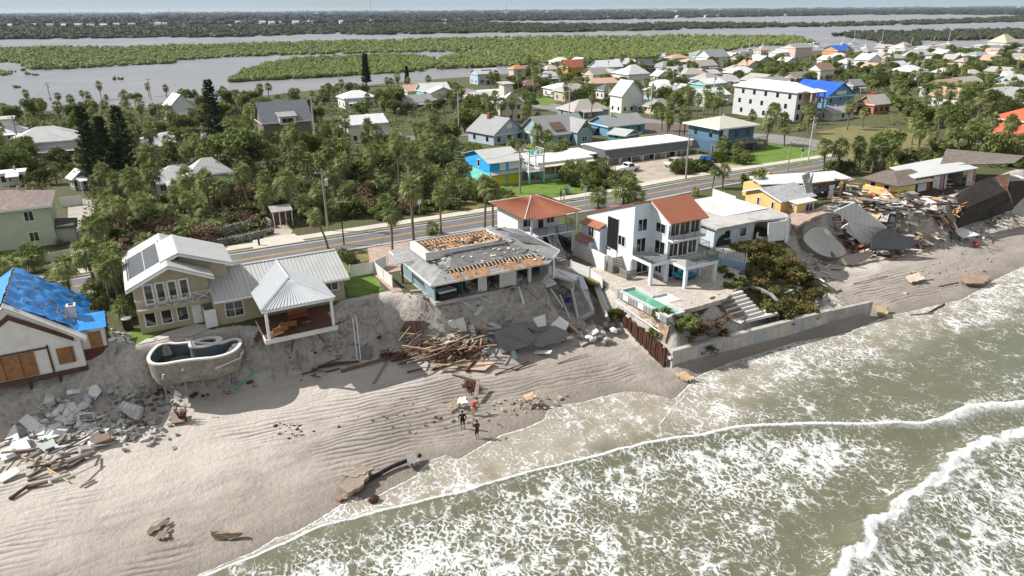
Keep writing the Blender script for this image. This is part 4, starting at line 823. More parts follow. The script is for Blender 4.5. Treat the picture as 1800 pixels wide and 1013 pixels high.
b = MB().box(49.5,54.2,54.1,54.9,9.55,9.72); T.part('balcony', b, WHITE); T.part('balcony_railing', railing(MB(), [(49.55,54.85,9.72),(49.55,54.13,9.72),(54.15,54.13,9.72),(54.15,54.85,9.72)], .9, .14), IRON)
gs = MB().box(46.92,46.98,57.8,66.4,B0,6.9); T.part('white_ground_floor', gs, WHITE)
wl = MB().box(45.3,45.6,60.5,66.9,5.1,6.9); wl.box(45.2,45.7,66.5,67,5.1,7.4); T.part('side_wall', wl, WHITE)
# louvre screens, loungers, plants on the terrace
for (l, x0, x1, y0, y1, z1) in (('tall grey slatted bin screen against the pale blue house', 45.6,46.9,59.3,60.4,6.9), ('low grey slatted screen at the corner of the pale blue house', 45.7,47.0,56.8,58.2,6.1)):
    q = Thing('slat_screen', l, 'screen', (x0+x1)/2, (y0+y1)/2, 5.1); m = MB(); k = 0
    while 5.2+k*.2 < z1: m.box(x0,x1,y0,y0+.05,5.2+k*.2,5.35+k*.2); m.box(x0,x0+.05,y0+.05,y1,5.2+k*.2,5.35+k*.2); k += 1
    q.part('slats', m, GREYSL); q.part('post', MB().box(x0-.04,x0,y0-.04,y0,5.1,z1), GREYSL)
for k, (x, y) in enumerate(((50.9,54.0), (51.7,54.3), (52.4,54.4))):
    q = Thing('sun_lounger', ['turquoise sun lounger under the deck, nearest the front post', 'middle turquoise sun lounger under the raised deck', 'turquoise sun lounger under the deck, farthest right'][k], 'sun lounger', x, y, 5.1, .5, 'turquoise loungers under the deck', local=True); tq = mat((.03,.42,.48), .8, .1)
    q.part('cushion', MB().box(-.3,.3,-.9,.3,.32,.42).obox((0,.6,.55), .6, .75, .1, 0, .5), tq); q.part('frame', MB().box(-.33,.33,-.93,.35,.24,.32), BLACK)
    for u in (-.28,.28):
        for v_ in (-.8,.2): q.part('leg', MB().box(u-.03,u+.03,v_-.03,v_+.03,0,.24), BLACK)
# ---------------------------------------------------------------- flat roofed white house, sea end broken away
T = Thing('flat_roof_house', 'single storey house with stained white flat roof, its sea corner snapped off', 'house', 66, 62, 5.8)
w = MB(); w.box(60.3,62.8,58.8,69.5,5.7,8.25); w.box(62.8,67.0,58.8,69.5,5.7,8.25); w.box(67,71.6,62.0,69.5,5.7,8.25); w.box(71.2,71.5,58.8,62,6.2,8.25); T.part('wall', w, mat((.56,.60,.66), .8, .05, .7))
r = MB().slab([(59.9,58.1,8.5),(67.2,58.1,8.5),(71.3,57.4,8.42),(72.6,58.6,8.4),(72.4,69.8,8.5),(59.9,69.8,8.5)], .26); T.part('roof', r, mat((.46,.45,.43), .85, .15, .35, dirt=(.22,.20,.175), dirt_amt=.7))
r = MB().box(64.3,72.35,61.5,69.7,8.504,8.53); T.part('roof_membrane', r, mat((.62,.62,.61), .7, .08, .3, dirt=(.42,.37,.32), dirt_amt=.6))
win(T, 'f', 62.0, 62.9, 6.7, 7.7, 58.8, 1); door(T, 'f', 63.3, 64.1, 5.75, 7.7, 58.8, mat((.6,.66,.75), .6)); win(T, 'f', 64.6, 65.6, 6.6, 7.7, 58.8, 1)
f = MB(); f.slabn([(67.6,57.3,8.3),(70.2,56.9,8.3),(70.0,56.6,5.9),(67.5,56.9,6.0)], .12); f.slabn([(70.2,56.9,8.4),(71.7,57.6,8.4),(71.2,57.0,5.2),(70.0,56.4,5.6)], .1); T.part('tilted_wall', f, WHITE)
f = MB(); crumple(f, (70.6,56.9,4.4), (72.7,57.6,4.8), (72.8,58.4,8.5), (71.0,57.3,8.5), 7, 12, .3, 2); T.part('hanging_membrane', f, mat((.45,.44,.43), .85, .2, 1)); f = MB().slab([(60.5,56.5,5.85),(68.2,56.2,5.85),(70.5,58.8,5.85),(60.5,58.8,5.85)], .25); T.part('patio', f, CONC)
T.part('arched_gate', MB().lathe([(1.15,0),(1.15,.06),(0,.07)], 24) if False else MB().add([(60.6+1.3+1.25*math.cos(math.pi*i/14), 58.74, 5.9+1.45*math.sin(math.pi*i/14)) for i in range(15)], [tuple(range(15))]), DARKIN)
for x, y, l, c in ((65.3,57.9,'white pot standing by the door of the flat roofed house', (.6,.6,.58)),): solo('plant_pot', MB().lathe([(.22,0),(.34,.5),(.36,.5),(.36,.55)], 12, (x,y,5.85)), mat(c, .8), l, 'pot')
q = Thing('garden_chair', 'white metal garden chair on the broken patio', 'chair', 67.3, 58.0, 5.85, .4, local=True); q.part('seat', MB().box(-.35,.35,-.35,.35,.38,.45), OFFW); q.part('backrest', MB().box(-.35,.35,.3,.36,.45,1.0), OFFW)
for u in (-.3,.3):
    for v_ in (-.3,.3): q.part('leg', MB().box(u-.03,u+.03,v_-.03,v_+.03,0,.38), OFFW)
# ---------------------------------------------------------------- yellow house, near wing standing, far wing open
T = Thing('yellow_house', 'yellow stucco house with grey roof and split open rear wing', 'house', 82, 66, 6.4)
w = MB().gable(77.4,83,63.8,70.2,6.3,8.3,9.2,'x',67.5); w.box(78.7,82.2,62.2,63.8,6.3,8.1); w.box(83,89,67.4,72.6,6.3,8.6); w.box(80.8,83,70.2,74,6.3,8.5); T.part('wall', w, YEL)
r = MB(); r.slabn([(77.0,63.4,8.25),(84.2,63.4,8.25),(84.2,67.5,9.35),(77.0,67.5,9.35)], .12); r.slabn([(84.2,70.6,8.3),(77.0,70.6,8.3),(77.0,67.52,9.35),(84.2,67.52,9.35)], .12); T.part('roof', r, SHLIGHT)
r = MB(); r.slabn([(80.3,70.4,8.9),(88.3,67.0,8.9),(89.0,71.0,9.55),(81.4,73.6,9.4)], .12); T.part('upper_roof', r, mat((.56,.57,.57), .8, .05, .5))
r = MB().slab([(78.4,61.9,8.15),(82.4,61.9,8.2),(82.6,63.9,8.3),(78.4,63.9,8.3)], .1); T.part('porch_roof', r, OFFW)
f = MB(); f.slabn([(76.97,63.4,8.3),(76.97,67.5,9.4),(76.97,67.5,9.2),(76.97,63.4,8.1)], .06); f.slabn([(76.97,67.5,9.4),(76.97,70.6,8.35),(76.97,70.6,8.15),(76.97,67.5,9.2)], .06); T.part('fascia', f, WHITE)
win(T, 'l', 65.0, 65.35, 6.9, 7.8, 77.4, 1); win(T, 'l', 67.6, 67.95, 6.9, 7.9, 77.4, 1); win(T, 'f', 80.5, 81.9, 6.4, 7.8, 62.2, 2); win(T, 'l', 62.6, 63.4, 7.2, 7.7, 78.7, 3, 2)
f = MB(); f.slabn([(82.8,63.7,7.6),(84.6,64.2,7.9),(85.6,66.4,10.9),(83.6,66.0,10.7)], .15); f.slabn([(84.0,65.2,9.8),(85.8,66.0,10.9),(86.0,66.6,9.2),(85.0,65.4,7.6)], .12); T.part('tilted_roof_piece', f, mat((.40,.40,.39), .9, .1, .7, kind='brick', period=.5))
r = MB(); r.slabn([(86.5,67.5,8.9),(95.0,66.0,9.0),(95.5,69.6,9.4),(87.4,71.2,9.5)], .12); T.part('open_wing_roof', r, mat((.60,.61,.61), .8, .06))
ru = MB(); ru.slabn([(86.4,67.45,8.9),(91.4,66.5,9.0),(91.4,66.5,8.8),(86.4,67.45,8.7)], .1); ru.slabn([(91.4,66.5,9.3),(94.9,65.8,8.6),(94.9,65.8,8.4),(91.4,66.5,9.1)], .1); T.part('rafter', ru, WOODO)
i_ = MB().box(86.5,95.2,70.9,71.1,6.4,8.9); i_.box(89.3,89.4,67.6,70.9,6.4,8.8); i_.box(92.6,92.7,66.9,70.9,6.4,8.8); T.part('inner_wall', i_, mat((.42,.41,.40), .9, .15, .6, dirt=(.2,.2,.2), dirt_amt=.4))
c = MB(); crumple(c, (86.6,66.8,7.4), (92.2,66.3,7.6), (93.5,66.7,8.8), (86.6,67.5,8.8), 18, 6, .3, 6); T.part('hanging_insulation', c, mat((.12,.125,.14), .95, .3)); f = MB().slab([(82,62,6.35),(92,63.6,6.35),(96,65,6.35),(95,71,6.35),(82,71,6.35)], .4); T.part('floor', f, CONC)
for k, (x, y, dx, m) in enumerate(((87.2,66.9,.5,WOODO), (88.1,66.9,.15,WHITE), (88.9,66.8,.5,WOODD), (90.6,66.4,1.2,WHITE), (92.4,66.0,.6,WOODO), (93.4,66.1,.5,WOODD))): T.part('wall_panel', MB().box(x,x+dx,y,y+.1,6.4,8.3), m)
T.part('chimney', MB().box(86.2,86.6,74.1,74.5,7.5,9.3), mat((.62,.34,.22), .9)); T.part('garden_wall', MB().box(86.6,92,74.2,74.4,6.4,8.4), mat((.62,.36,.24), .9, .1))
# ---------------------------------------------------------------- second yellow house, roof fallen seaward
T = Thing('collapsed_yellow_house', 'bright yellow house with brown roof, sheared open along the sea side', 'house', 110, 64, 6)
w = MB().box(99.2,103.2,61.4,66.6,6.0,8.25); T.part('wall', w, YELB); T.part('lower_wall', MB().slabn([(98.95,66.6,7.3),(98.95,61.0,7.3),(98.95,60.2,5.6),(98.95,66.6,5.6)], .2), YEL)
T.part('gable_wall', MB().slabn([(99.1,61.35,8.3),(102.8,61.0,8.3),(102.6,60.7,5.0),(99.2,61.2,5.2)], .15), YELB)
win(T, 'l', 64.9, 65.7, 7.45, 8.05, 99.2, 1); win(T, 'l', 62.6, 63.4, 7.45, 8.05, 99.2, 1); win(T, 'f', 100.3, 100.8, 6.9, 7.9, 61.2, 1)
r = MB(); a, b, c, d, e1, e2 = (98.5,60.8,8.35), (107.0,60.3,8.4), (107.0,68.5,8.5), (98.5,67.2,8.4), (102.6,64.4,9.4), (106.8,64.4,9.4)
for q in ([a,b,e2,e1], [d,a,e1], [c,d,e1,e2]): r.slabn(q, .12)
T.part('roof', r, mat((.20,.165,.14), .95, .15, .8, kind='brick', period=.5, dirt=(.15,.13,.11), dirt_amt=.4))
r = MB().slabn([(103.5,61.5,8.9),(118.5,60.6,9.0),(119.0,66.5,9.7),(105.5,67.2,9.3)], .15); T.part('flat_roof', r, mat((.50,.51,.51), .85, .06, .3)); r = MB().slabn([(113.5,64.0,9.3),(126.5,59.6,9.1),(133.5,61.5,9.3),(122.5,68.6,10.4)], .15); T.part('rear_roof', r, mat((.24,.205,.175), .95, .15, .8, kind='brick', period=.5))
i_ = MB().box(104,122,66.0,66.2,6.2,8.9); i_.box(107.6,107.7,62,66,6.2,8.8); i_.box(112.8,112.9,62,66,6.2,8.9); i_.box(117,117.1,62,66,6.2,8.9); T.part('inner_wall', i_, mat((.46,.42,.40), .9, .15, .6, dirt=(.2,.18,.17), dirt_amt=.4)); T.part('inner_wall', MB().box(113.0,117.0,65.9,65.98,6.2,8.9), YEL)
for k, (x, dx, m) in enumerate(((103.6,.4,WOODD), (104.4,2.0,WHITE), (106.8,.5,mat((.28,.1,.05), .9)), (108.2,1.6,OFFW), (110.2,.5,mat((.42,.30,.33), .9)), (111.2,.4,OFFW), (117.2,1.5,OFFW), (119.0,.4,WOODO))): T.part('wall_panel', MB().slabn([(x,61.6,8.6),(x+dx,61.5,8.6),(x+dx,61.2,6.0),(x,61.3,6.0)], .1), m)
f = MB().slab([(103,60,5.9),(126,58.6,5.9),(126,67,6.2),(103,67,6.2)], .5); T.part('floor', f, CONCD)
# ---------------------------------------------------------------- roads, paths, lawns: sheets that follow the ground
def sheet(name, pts, m, off=.03, res=2.0, kind='structure', jag=0, seed=1):
    rg = random.Random(seed)
    if jag:
        J = []
        for i in range(len(pts)):
            a, b = pts[i], pts[(i+1) % len(pts)]; L = math.hypot(b[0]-a[0], b[1]-a[1]); k = max(1, int(L/1.1))
            for q in range(k): f = q/k; J.append((a[0]+(b[0]-a[0])*f+rg.uniform(-jag, jag), a[1]+(b[1]-a[1])*f+rg.uniform(-jag, jag)))
        pts = J
    bm = bmesh.new(); f = bm.faces.new([bm.verts.new((x, y, 0)) for x, y in pts]); bmesh.ops.triangulate(bm, faces=[f])
    for _ in range(9):
        e = [e for e in bm.edges if e.calc_length() > res*1.5]
        if not e or len(bm.verts) > 9000: break
        bmesh.ops.subdivide_edges(bm, edges=e, cuts=1); bmesh.ops.triangulate(bm, faces=bm.faces[:])
    for v in bm.verts: v.co.z = terr(v.co.x, v.co.y)+off
    me = bpy.data.meshes.new(name); bm.normal_update()
    if sum(f.normal.z for f in bm.faces) < 0: bmesh.ops.reverse_faces(bm, faces=bm.faces[:])
    bm.to_mesh(me); bm.free(); me.materials.append(m); o = bpy.data.objects.new(name, me); COL.objects.link(o); o['kind'] = kind; return o
def rect(s0, s1, t0, t1, step=6):
    n = max(1, int(abs(s1-s0)/step)); k = [s0+(s1-s0)*i/n for i in range(n+1)]; return [(s, t0) for s in k]+[(s, t1) for s in reversed(k)]
def pxp(pts): return [GT(x, y)[:2] for x, y in pts]
ASPH = mat((.145, .145, .148), .9, .12, .35, dirt=(.10, .10, .10), dirt_amt=.5, bump=.15)
ASPH2 = mat((.22, .215, .21), .9, .12, .3, dirt=(.15, .15, .15), dirt_amt=.4)
WALKM = mat((.52, .485, .43), .9, .10, .5, dirt=(.40, .36, .31), dirt_amt=.4)
PAINTY = mat((.62, .33, .05), .7, .12, 1.2, dirt=(.3, .2, .1), dirt_amt=.3)
PAINTW = mat((.72, .72, .70), .7, .1, 1.2, dirt=(.4, .4, .39), dirt_amt=.4)
LAWN = mat((.115, .205, .028), .95, .3, .8, dirt=(.16, .17, .055), dirt_amt=.5, bump=.5)
DRYG = mat((.20, .175, .075), .95, .3, .7, dirt=(.12, .13, .04), dirt_amt=.7, bump=.6)
DIRT = mat((.40, .345, .28), .95, .18, .6, dirt=(.25, .21, .17), dirt_amt=.6)
LITTER = mat((.165, .125, .105), .95, .35, 1.4, dirt=(.08, .06, .05), dirt_amt=.6)
sheet('road', rect(-300, 400, 79.5, 85.5), ASPH, .03, 3)
for a, b in ((82.30, 82.42), (82.52, 82.64)): sheet('yellow_road_line', rect(-120, 300, a, b, 4), PAINTY, .037, 4)
for a, b in ((79.85, 79.98), (84.95, 85.08)): sheet('white_road_line', rect(-120, 300, a, b, 4), PAINTW, .037, 4)
sheet('side_street', rect(119.5, 130.5, 85.5, 330), ASPH2, .03, 5)
sheet('yellow_street_line', [(124.9, 92), (125.1, 92), (125.1, 200), (124.9, 200)], PAINTY, .037, 4)
sheet('cross_street', [(60,166), (119,160), (119,153), (60,159)], ASPH2, .028, 4)
def walkbox(name, s0, s1, t0, t1, h, m):
    mb = MB(); n = max(1, int((s1-s0)/4))
    for i in range(n):
        a, b = s0+(s1-s0)*i/n, s0+(s1-s0)*(i+1)/n; za, zb = terr(a, (t0+t1)/2), terr(b, (t0+t1)/2)
        mb.add([(a,t0,za-.2),(b,t0,zb-.2),(b,t1,zb-.2),(a,t1,za-.2),(a,t0,za+h),(b,t0,zb+h),(b,t1,zb+h),(a,t1,za+h)], [(0,3,2,1),(4,5,6,7),(0,1,5,4),(2,3,7,6)]+([(3,0,4,7)] if i == 0 else [])+([(1,2,6,5)] if i == n-1 else []))
    return solo(name, mb, m, kind='structure')
walkbox('kerb', -300, 119.5, 85.5, 85.66, .13, CONC)
walkbox('pavement', -300, 119.5, 86.5, 88.3, .12, WALKM)
walkbox('kerb', -300, 400, 79.3, 79.5, .12, CONC)
sheet('verge', rect(-300, 119, 85.66, 86.5), DRYG, .05, 3)
sheet('drive_apron', [(11.2,85.6),(17.5,85.6),(17,89.5),(11.8,89.2)], WALKM, .14, 2)
sheet('dirt_drive', [(12.5,88.4),(16.8,88.8),(17.2,94.5),(15.6,95.2)], DIRT, .035, 2, jag=.3)
sheet('brick_driveway', [(23.5,79.3),(31.5,79.3),(30,76),(27.5,73),(25.5,69.8),(22.5,69.8),(22.3,64),(21.2,64),(21.2,72),(22.5,75.5)], PAVERP, .04, 2)
sheet('lawn', [(17.3,65.2),(20.8,65.0),(21,70),(21.2,74.5),(17.5,75)], LAWN, .035, 2, jag=.25)
sheet('dry_lawn', [(17.5,75),(21.2,74.5),(24,75.5),(26,78.9),(17,79)], DRYG, .034, 2, jag=.25)
sheet('verge', [(32,77),(38,75.5),(46,75.8),(48,79.2),(31.6,79.2)], DRYG, .034, 2)
sheet('courtyard', [(38.6,60.6),(45,60.2),(45.2,67),(47,79.2),(42,79.2),(38.6,70)], mat((.36,.34,.31), .9, .12, .6, dirt=(.2,.19,.18), dirt_amt=.5), .04, 2)
sheet('lawn', pxp([(748,258),(798,250),(806,278),(752,284)]), LAWN, .04, 3, jag=.3)
sheet('lawn', pxp([(792,291),(826,294),(828,318),(806,314)]), LAWN, .04, 3, jag=.3)
sheet('lawn', [(46,89),(50,101),(72,101),(73.5,97),(73.5,89)], LAWN, .035, 2, jag=.3)
sheet('dry_lawn', [(36,89),(47,89),(51,101),(51,108),(40,106),(33,96)], DRYG, .036, 2, jag=.4)
sheet('brick_driveway', [(49,100.5),(60,98.6),(60.5,100),(51.5,103)], PAVERP, .045, 2)
sheet('parking_lot', [(73.8,88.3),(97,88.3),(98,102.4),(75.8,102.8),(74.2,96)], DIRT, .038, 2)
sheet('lawn', pxp([(1270,288),(1345,297),(1425,288),(1440,272),(1415,258),(1345,252),(1338,262),(1262,283)]), LAWN, .04, 3, jag=.3)
sheet('lawn', pxp([(975,268),(1040,262),(1115,235),(1160,236),(1200,252),(1200,262),(1100,262),(1020,272)]), LAWN, .04, 3, jag=.3)
sheet('bare_lot', pxp([(1130,216),(1225,220),(1262,232),(1215,258),(1150,244),(1120,234)]), LITTER, .045, 3, jag=.4)
sheet('vacant_lot', pxp([(1440,232),(1490,222),(1570,226),(1640,246),(1610,272),(1490,282),(1450,268)]), DRYG, .04, 4, jag=.5)
sheet('driveway', pxp([(118,350),(165,350),(166,395),(158,442),(126,446),(120,400)]), mat((.38,.35,.31), .9, .15, .6, dirt=(.2,.19,.18), dirt_amt=.6), .05, 2)
sheet('lawn', pxp([(0,440),(80,438),(126,446),(112,458),(50,464),(0,470)]), LAWN, .04, 2, jag=.3)
sheet('lawn', pxp([(1090,206),(1122,203),(1135,196),(1050,199)]), LAWN, .05, 4); sheet('lawn', pxp([(930,252),(985,262),(960,275),(915,268)]), LAWN, .05, 3)
for q in ([(985,152),(1030,158),(1020,168),(980,165)], [(1200,130),(1228,132),(1222,140),(1200,138)], [(730,165),(800,160),(800,172),(735,176)], [(935,165),(985,178),(960,186),(930,182)], [(1040,178),(1110,184),(1095,192),(1040,188)], [(730,225),(800,222),(805,236),(740,240)]): sheet('lawn', pxp(q), LAWN, .06, 5)
sheet('front_lawn', pxp([(226,585),(268,573),(290,583),(240,605)]), LAWN, .03, 1, jag=.1)
sheet('concrete_path', pxp([(240,607),(292,585),(340,571),(366,571),(368,580),(335,592),(262,618)]), WALKM, .05, 1)
# ---------------------------------------------------------------- terrace of the pale blue house, seawall, sheet piles
PZ = 5.08
sheet_z = MB().slab([(43.2,57.6,PZ),(43.2,55.0,PZ),(45.5,54.9,PZ),(45.5,51.7,PZ),(47.1,51.7,PZ),(47.1,49.7,PZ),(45.5,49.6,PZ),(45.6,47.4,PZ),(51.4,47.6,PZ),(53.4,48.6,PZ),(56.6,49.6,PZ),(58.8,52.2,PZ),(58.5,57.5,PZ),(47,57.6,PZ)], .5)
solo('terrace', sheet_z, PAVER, kind='structure')
sheet_p = MB().slab([(43.4,57.4,PZ+.01),(47,57.7,PZ+.01),(46.9,59,PZ+.01),(45.4,61,PZ+.01),(45.2,64,PZ+.01),(43.6,66,PZ+.01),(42.7,65.5,PZ+.01),(43.9,62,PZ+.01),(43.1,60.2,PZ+.01)], .3); solo('garden_path', sheet_p, PAVER, kind='structure')
for q in ([(42.2,57.5),(43.6,58.2),(43.4,60),(42.4,60.5),(41.9,58.6)], [(45.7,57.9),(46.9,57.6),(46.8,59.2),(45.5,60.6),(45.3,60.4)], [(44.2,62.4),(45.2,62.4),(45.2,66.6),(44.0,66.8)]): solo('dry_grass_bed', MB().slab([(x, y, PZ+.05) for x, y in q], .3), DRYG, kind='structure')
T = Thing('terrace_pool', 'narrow green water pool with exposed side wall at the terrace edge', 'swimming pool', 44.3, 51, 3.5)
b = MB(); b.box(43.3,43.6,47.0,55.0,3.9,5.02); b.box(43.6,45.4,47.0,47.3,3.9,5.12); b.box(43.6,45.4,54.75,55.0,3.9,5.12); b.box(45.2,45.5,47.3,49.6,4,5.14); b.box(45.2,45.5,51.75,54.75,4,5.14); b.box(45.5,47.1,49.5,49.7,4.3,5.14); b.box(45.5,47.1,51.65,51.85,4.3,5.14); b.box(46.95,47.15,49.7,51.65,4.3,5.14); T.part('coping', b, mat((.50,.51,.52), .7, .1))
b = MB(); b.box(43.05,43.3,47.0,55.0,4.3,4.95); T.part('overflow_channel', b, mat((.42,.43,.43), .8, .15, 1.5, kind='brick', period=.5))
for k in range(3): T.part('white_panel', MB().box(42.98,43.04,48.0+k*2.5,48.9+k*2.5,4.4,4.98), WHITE)
T.part('water', MB().box(43.6,45.2,47.3,54.75,4.2,4.86), mat((.13,.36,.24), .08, .12, .6, spec=.7)); T.part('sun_shelf', MB().box(45.2,46.95,49.7,51.65,4.2,4.9), OFFW)
b = MB(); crumple(b, (43.0,55.2,3.0), (43.0,46.8,2.4), (43.3,46.8,4.3), (43.3,55.2,4.3), 26, 6, .18, 4); T.part('exposed_soil', b, mat((.36,.25,.18), .95, .25, 1.6, bump=.6))
q = MB(); q.path([(42.9,55,3.9),(42.7,51,3.6),(42.75,47.5,3.3)], .05); q.path([(42.6,53,3.2),(42.4,49,2.4),(42.35,47,2.2)], .05); T.part('pipe', q, PVC)
T = Thing('seawall', 'long concrete seawall of grooved panels facing the surf', 'seawall', 56, 44.5, 0)
w = MB(); k = 0
for i in range(20):
    a = 42.5+i*1.07; ta = 45.15-(a-42.5)*.046
    T.part('panel', MB().add([(a+.02,ta,-.6),(a+1.05,ta-.047,-.6),(a+1.05,ta+.28,-.6),(a+.02,ta+.3,-.6),(a+.02,ta,2.02),(a+1.05,ta-.047,2.02),(a+1.05,ta+.28,2.02),(a+.02,ta+.3,2.02)], [(0,3,2,1),(4,5,6,7),(0,1,5,4),(1,2,6,5),(2,3,7,6),(3,0,4,7)]), [mat((.50,.46,.41), .9, .12, .5, dirt=(.28,.24,.20), dirt_amt=.5), mat((.42,.43,.43), .9, .12, .5, dirt=(.25,.24,.22), dirt_amt=.5)][(i*7//3) % 2])
T.part('cap', MB().slab([(42.35,45.05,2.35),(63.95,44.06,2.35),(63.95,44.6,2.35),(42.35,45.6,2.35)], .33), CONC)
T.part('far_section', MB().slab([(63.95,44.2,2.2),(70.7,43.85,2.0),(70.9,44.25,2.0),(63.95,44.6,2.2)], 2.8), mat((.40,.37,.34), .9, .15, .6, kind='stripe', period=1.1, axis=0, dirt=(.24,.2,.17), dirt_amt=.5))
T = Thing('sheet_pile_wall', 'row of dark rusty sheet piles running from the seawall up the beach', 'pile wall', 42.3, 50, 0)
rg = random.Random(3)
for i in range(24):
    t = 45.9+i*.37; s = 42.15+.012*i+rg.uniform(-.04,.04); h = 1.75+.045*i+rg.uniform(-.12,.22)
    T.part('pile', MB().obox((s, t, h/2), .12 if i % 2 else .24, .27, h+1.2, rg.uniform(-.1,.1), rg.uniform(-.05,.05), rg.uniform(-.07,.07)), RUST)
T.part('waler', MB().box(42.3,42.45,45.2,54.5,1.35,1.6), OFFW)
T = Thing('terrace_steps', 'pale concrete steps leading down from the terrace to the seawall', 'steps', 53.4, 47.4, 3)
for k in range(7): T.part('tread', MB().box(52.5+.12*k,54.5+.12*k,48.5-.36*(k+1),48.5-.36*k,4.3-.28*k,5.04-.28*k), mat((.62,.60,.55), .85, .08))
for k in range(4): T.part('timber', MB().box(50.6+.15*k,52.4+.15*k,48.0-.42*(k+1),48.0-.42*k+.1,4.0-.32*k,4.8-.32*k), mat((.20,.18,.165), .9, .15))
solo('landing', MB().slab([(52.6,45.7,3.05),(57.0,45.4,3.05),(57.2,47.4,3.05),(53.4,46.4,3.05)], .3), OFFW, kind='structure'); solo('planter_wall', MB().path([(55.2,49.0,4.9),(56.4,49.2,4.9),(57.4,48.4,4.6),(57.8,47.2,4.3),(57.7,46.2,3.9)], .2), CONCD, 'curved dark garden edging beside the terrace steps', 'garden edging')
T = Thing('lattice_gate', 'white slatted gate lying on the slope above the seawall', 'gate', 51.6, 45.9, 3.2, .5, local=True, tilt=(.25, .2))
for k in range(6): T.part('slat', MB().box(-.7+.26*k,-.6+.26*k,-.55,.55,0,.05), WHITE)
for y in (-.5,.5): T.part('rail', MB().box(-.75,.8,y-.05,y+.05,.052,.1), WHITE)
# picket fence between the pale blue house and the flat roofed house; broken white panels by the path
def board_fence(name, label, a, b, h, m, step=.16, bw=.12, group=None, gap=0):
    a, b = Vector(a), Vector(b); L = (b-a).length; T = Thing(name, label, 'fence', a.x, a.y, a.z, group=group); d = (b-a)/L; ang = math.atan2(d.y, d.x)
    mb = MB(); k = int(L/step)
    for i in range(k): p = a+d*(i+.5)*step; mb.obox((p.x, p.y, p.z+h/2), bw, .03, h, ang)
    T.part('boards', mb, m)
    for i in range(max(2, int(L/2.2)+1)): p = a+d*L*i/(max(2, int(L/2.2)+1)-1); T.part('post', MB().obox((p.x, p.y, p.z+h/2+.05), .1, .1, h+.1, ang), m)
    return T
board_fence('picket_fence', 'white picket fence between the pale blue house and the flat roofed house', (56.2,60.5,5.9), (59.5,52.8,5.9), 1.1, WHITE, .2, .13); solo('blue_garden_wall', MB().slab([(56.1,60.6,5.9),(59.4,52.7,5.9),(59.6,52.8,5.9),(56.3,60.7,5.9)], 1.0), mat((.30,.45,.58), .85), 'low blue wall carrying the white picket fence', 'wall')
board_fence('white_fence', 'white board fence panel beside the curving garden path, still upright', (41.9,62.2,5.2), (42.6,59.6,5.1), 1.2, WHITE, .2, .18, 'white fence panels by the garden path'); board_fence('white_fence', 'tilting white fence panel at the bluff edge above the fallen wall', (42.7,59.5,4.9), (42.7,57.2,4.6), 1.2, WHITE, .2, .18, 'white fence panels by the garden path')
board_fence('white_fence', 'white board fence running from the beige house toward the grey house', (18.8,70.6,6), (21.4,70.5,6), 1.35, WHITE, .2, .18, 'white fences between beige and grey house'); board_fence('white_fence', 'white board fence stepping down the lawn beside the grey house', (21.5,70.4,6), (21.7,65.4,6), 1.3, WHITE, .2, .18, 'white fences between beige and grey house'); board_fence('white_fence', 'short curved white fence piece behind the grey house pergola', (21.8,71,6), (23.5,72,6), 1.3, WHITE, .2, .18, 'white fences between beige and grey house')
board_fence('white_wall', 'low white garden wall behind the flat roofed house', (66,72.2,6.2), (73.5,71.6,6.2), 1.5, WHITE, .3, .32); board_fence('white_wall', 'white fence closing the yard between flat roofed and yellow house', (76.2,75.5,6.2), (75.6,70.4,6.2), 1.5, WHITE, .3, .32)
board_fence('white_vinyl_fence', 'low white vinyl fence in front of the sage green house', GT(50,468), GT(128,451), 1.0, WHITE, .3, .31); board_fence('white_vinyl_fence', 'white vinyl fence behind the sage house driveway', GT(108,365), GT(150,360), 1.6, WHITE, .3, .31)
board_fence('white_vinyl_fence', 'pale vinyl fence left of the blue and yellow house', GT(772,312), GT(828,309), 1.3, mat((.62,.70,.72), .7), .3, .31)
# ---------------------------------------------------------------- ruins and debris on the sand
def V3(px, py, z): s, t = G(px, py, z); return Vector((s, t, z))
def jagged(P, edges, amp, n, rg):
    out = []
    for i in range(len(P)):
        a, b = P[i], P[(i+1) % len(P)]; out.append(a)
        if i in edges:
            d = (b-a); side = d.cross(Vector((0, 0, 1))).normalized()
            for k in range(1, n): out.append(a+d*(k/n)+side*rg.uniform(-amp, amp)+Vector((0, 0, rg.uniform(-.05, .05))))
    return out
def onplane(pts):
    """corners seen at the given pixels, all brought onto the plane of the first three"""
    A = [V3(*p) for p in pts[:3]]; N = (A[1]-A[0]).cross(A[2]-A[0]); O = Vector((0, 0, CAMH))
    for p in pts[3:]:
        d = V3(p[0], p[1], 0)-O; k = (A[0]-O).dot(N)/d.dot(N); q = O+d*k
        A.append(q if .5 < k < 1.4 and -1 < q.z < 12 else V3(*p))
    lift = max([terr(a.x, a.y)+.1-a.z for a in A]+[0])*.5
    return [a+Vector((0, 0, lift)) for a in A]
def panel(name, label, cat, pts, th, m, jag=(), amp=.25, n=8, group=None, seed=1):
    P = onplane(pts)
    P = jagged(P, jag, amp, n, random.Random(seed))
    return solo(name, MB().slabn(P, th), m, label, cat, group)
TILE = mat((.19, .185, .18), .85, .08, .6, dirt=(.15,.145,.14)); TILEB = mat((.21, .155, .12), .85, .1, .6, kind='brick', period=1.4)
DKROOF = mat((.055, .058, .065), .9, .15, 1.0, kind='stripe', period=.3, axis=0); BRROOF = mat((.062, .052, .045), .95, .2, .9, kind='brick', period=.5, dirt=(.04, .034, .03), dirt_amt=.5)
WOODS_ = [mat(c, .9, .3, 2.4) for c in ((.33,.23,.15), (.17,.105,.07), (.085,.05,.035), (.25,.21,.17), (.44,.33,.21), (.13,.058,.036))]
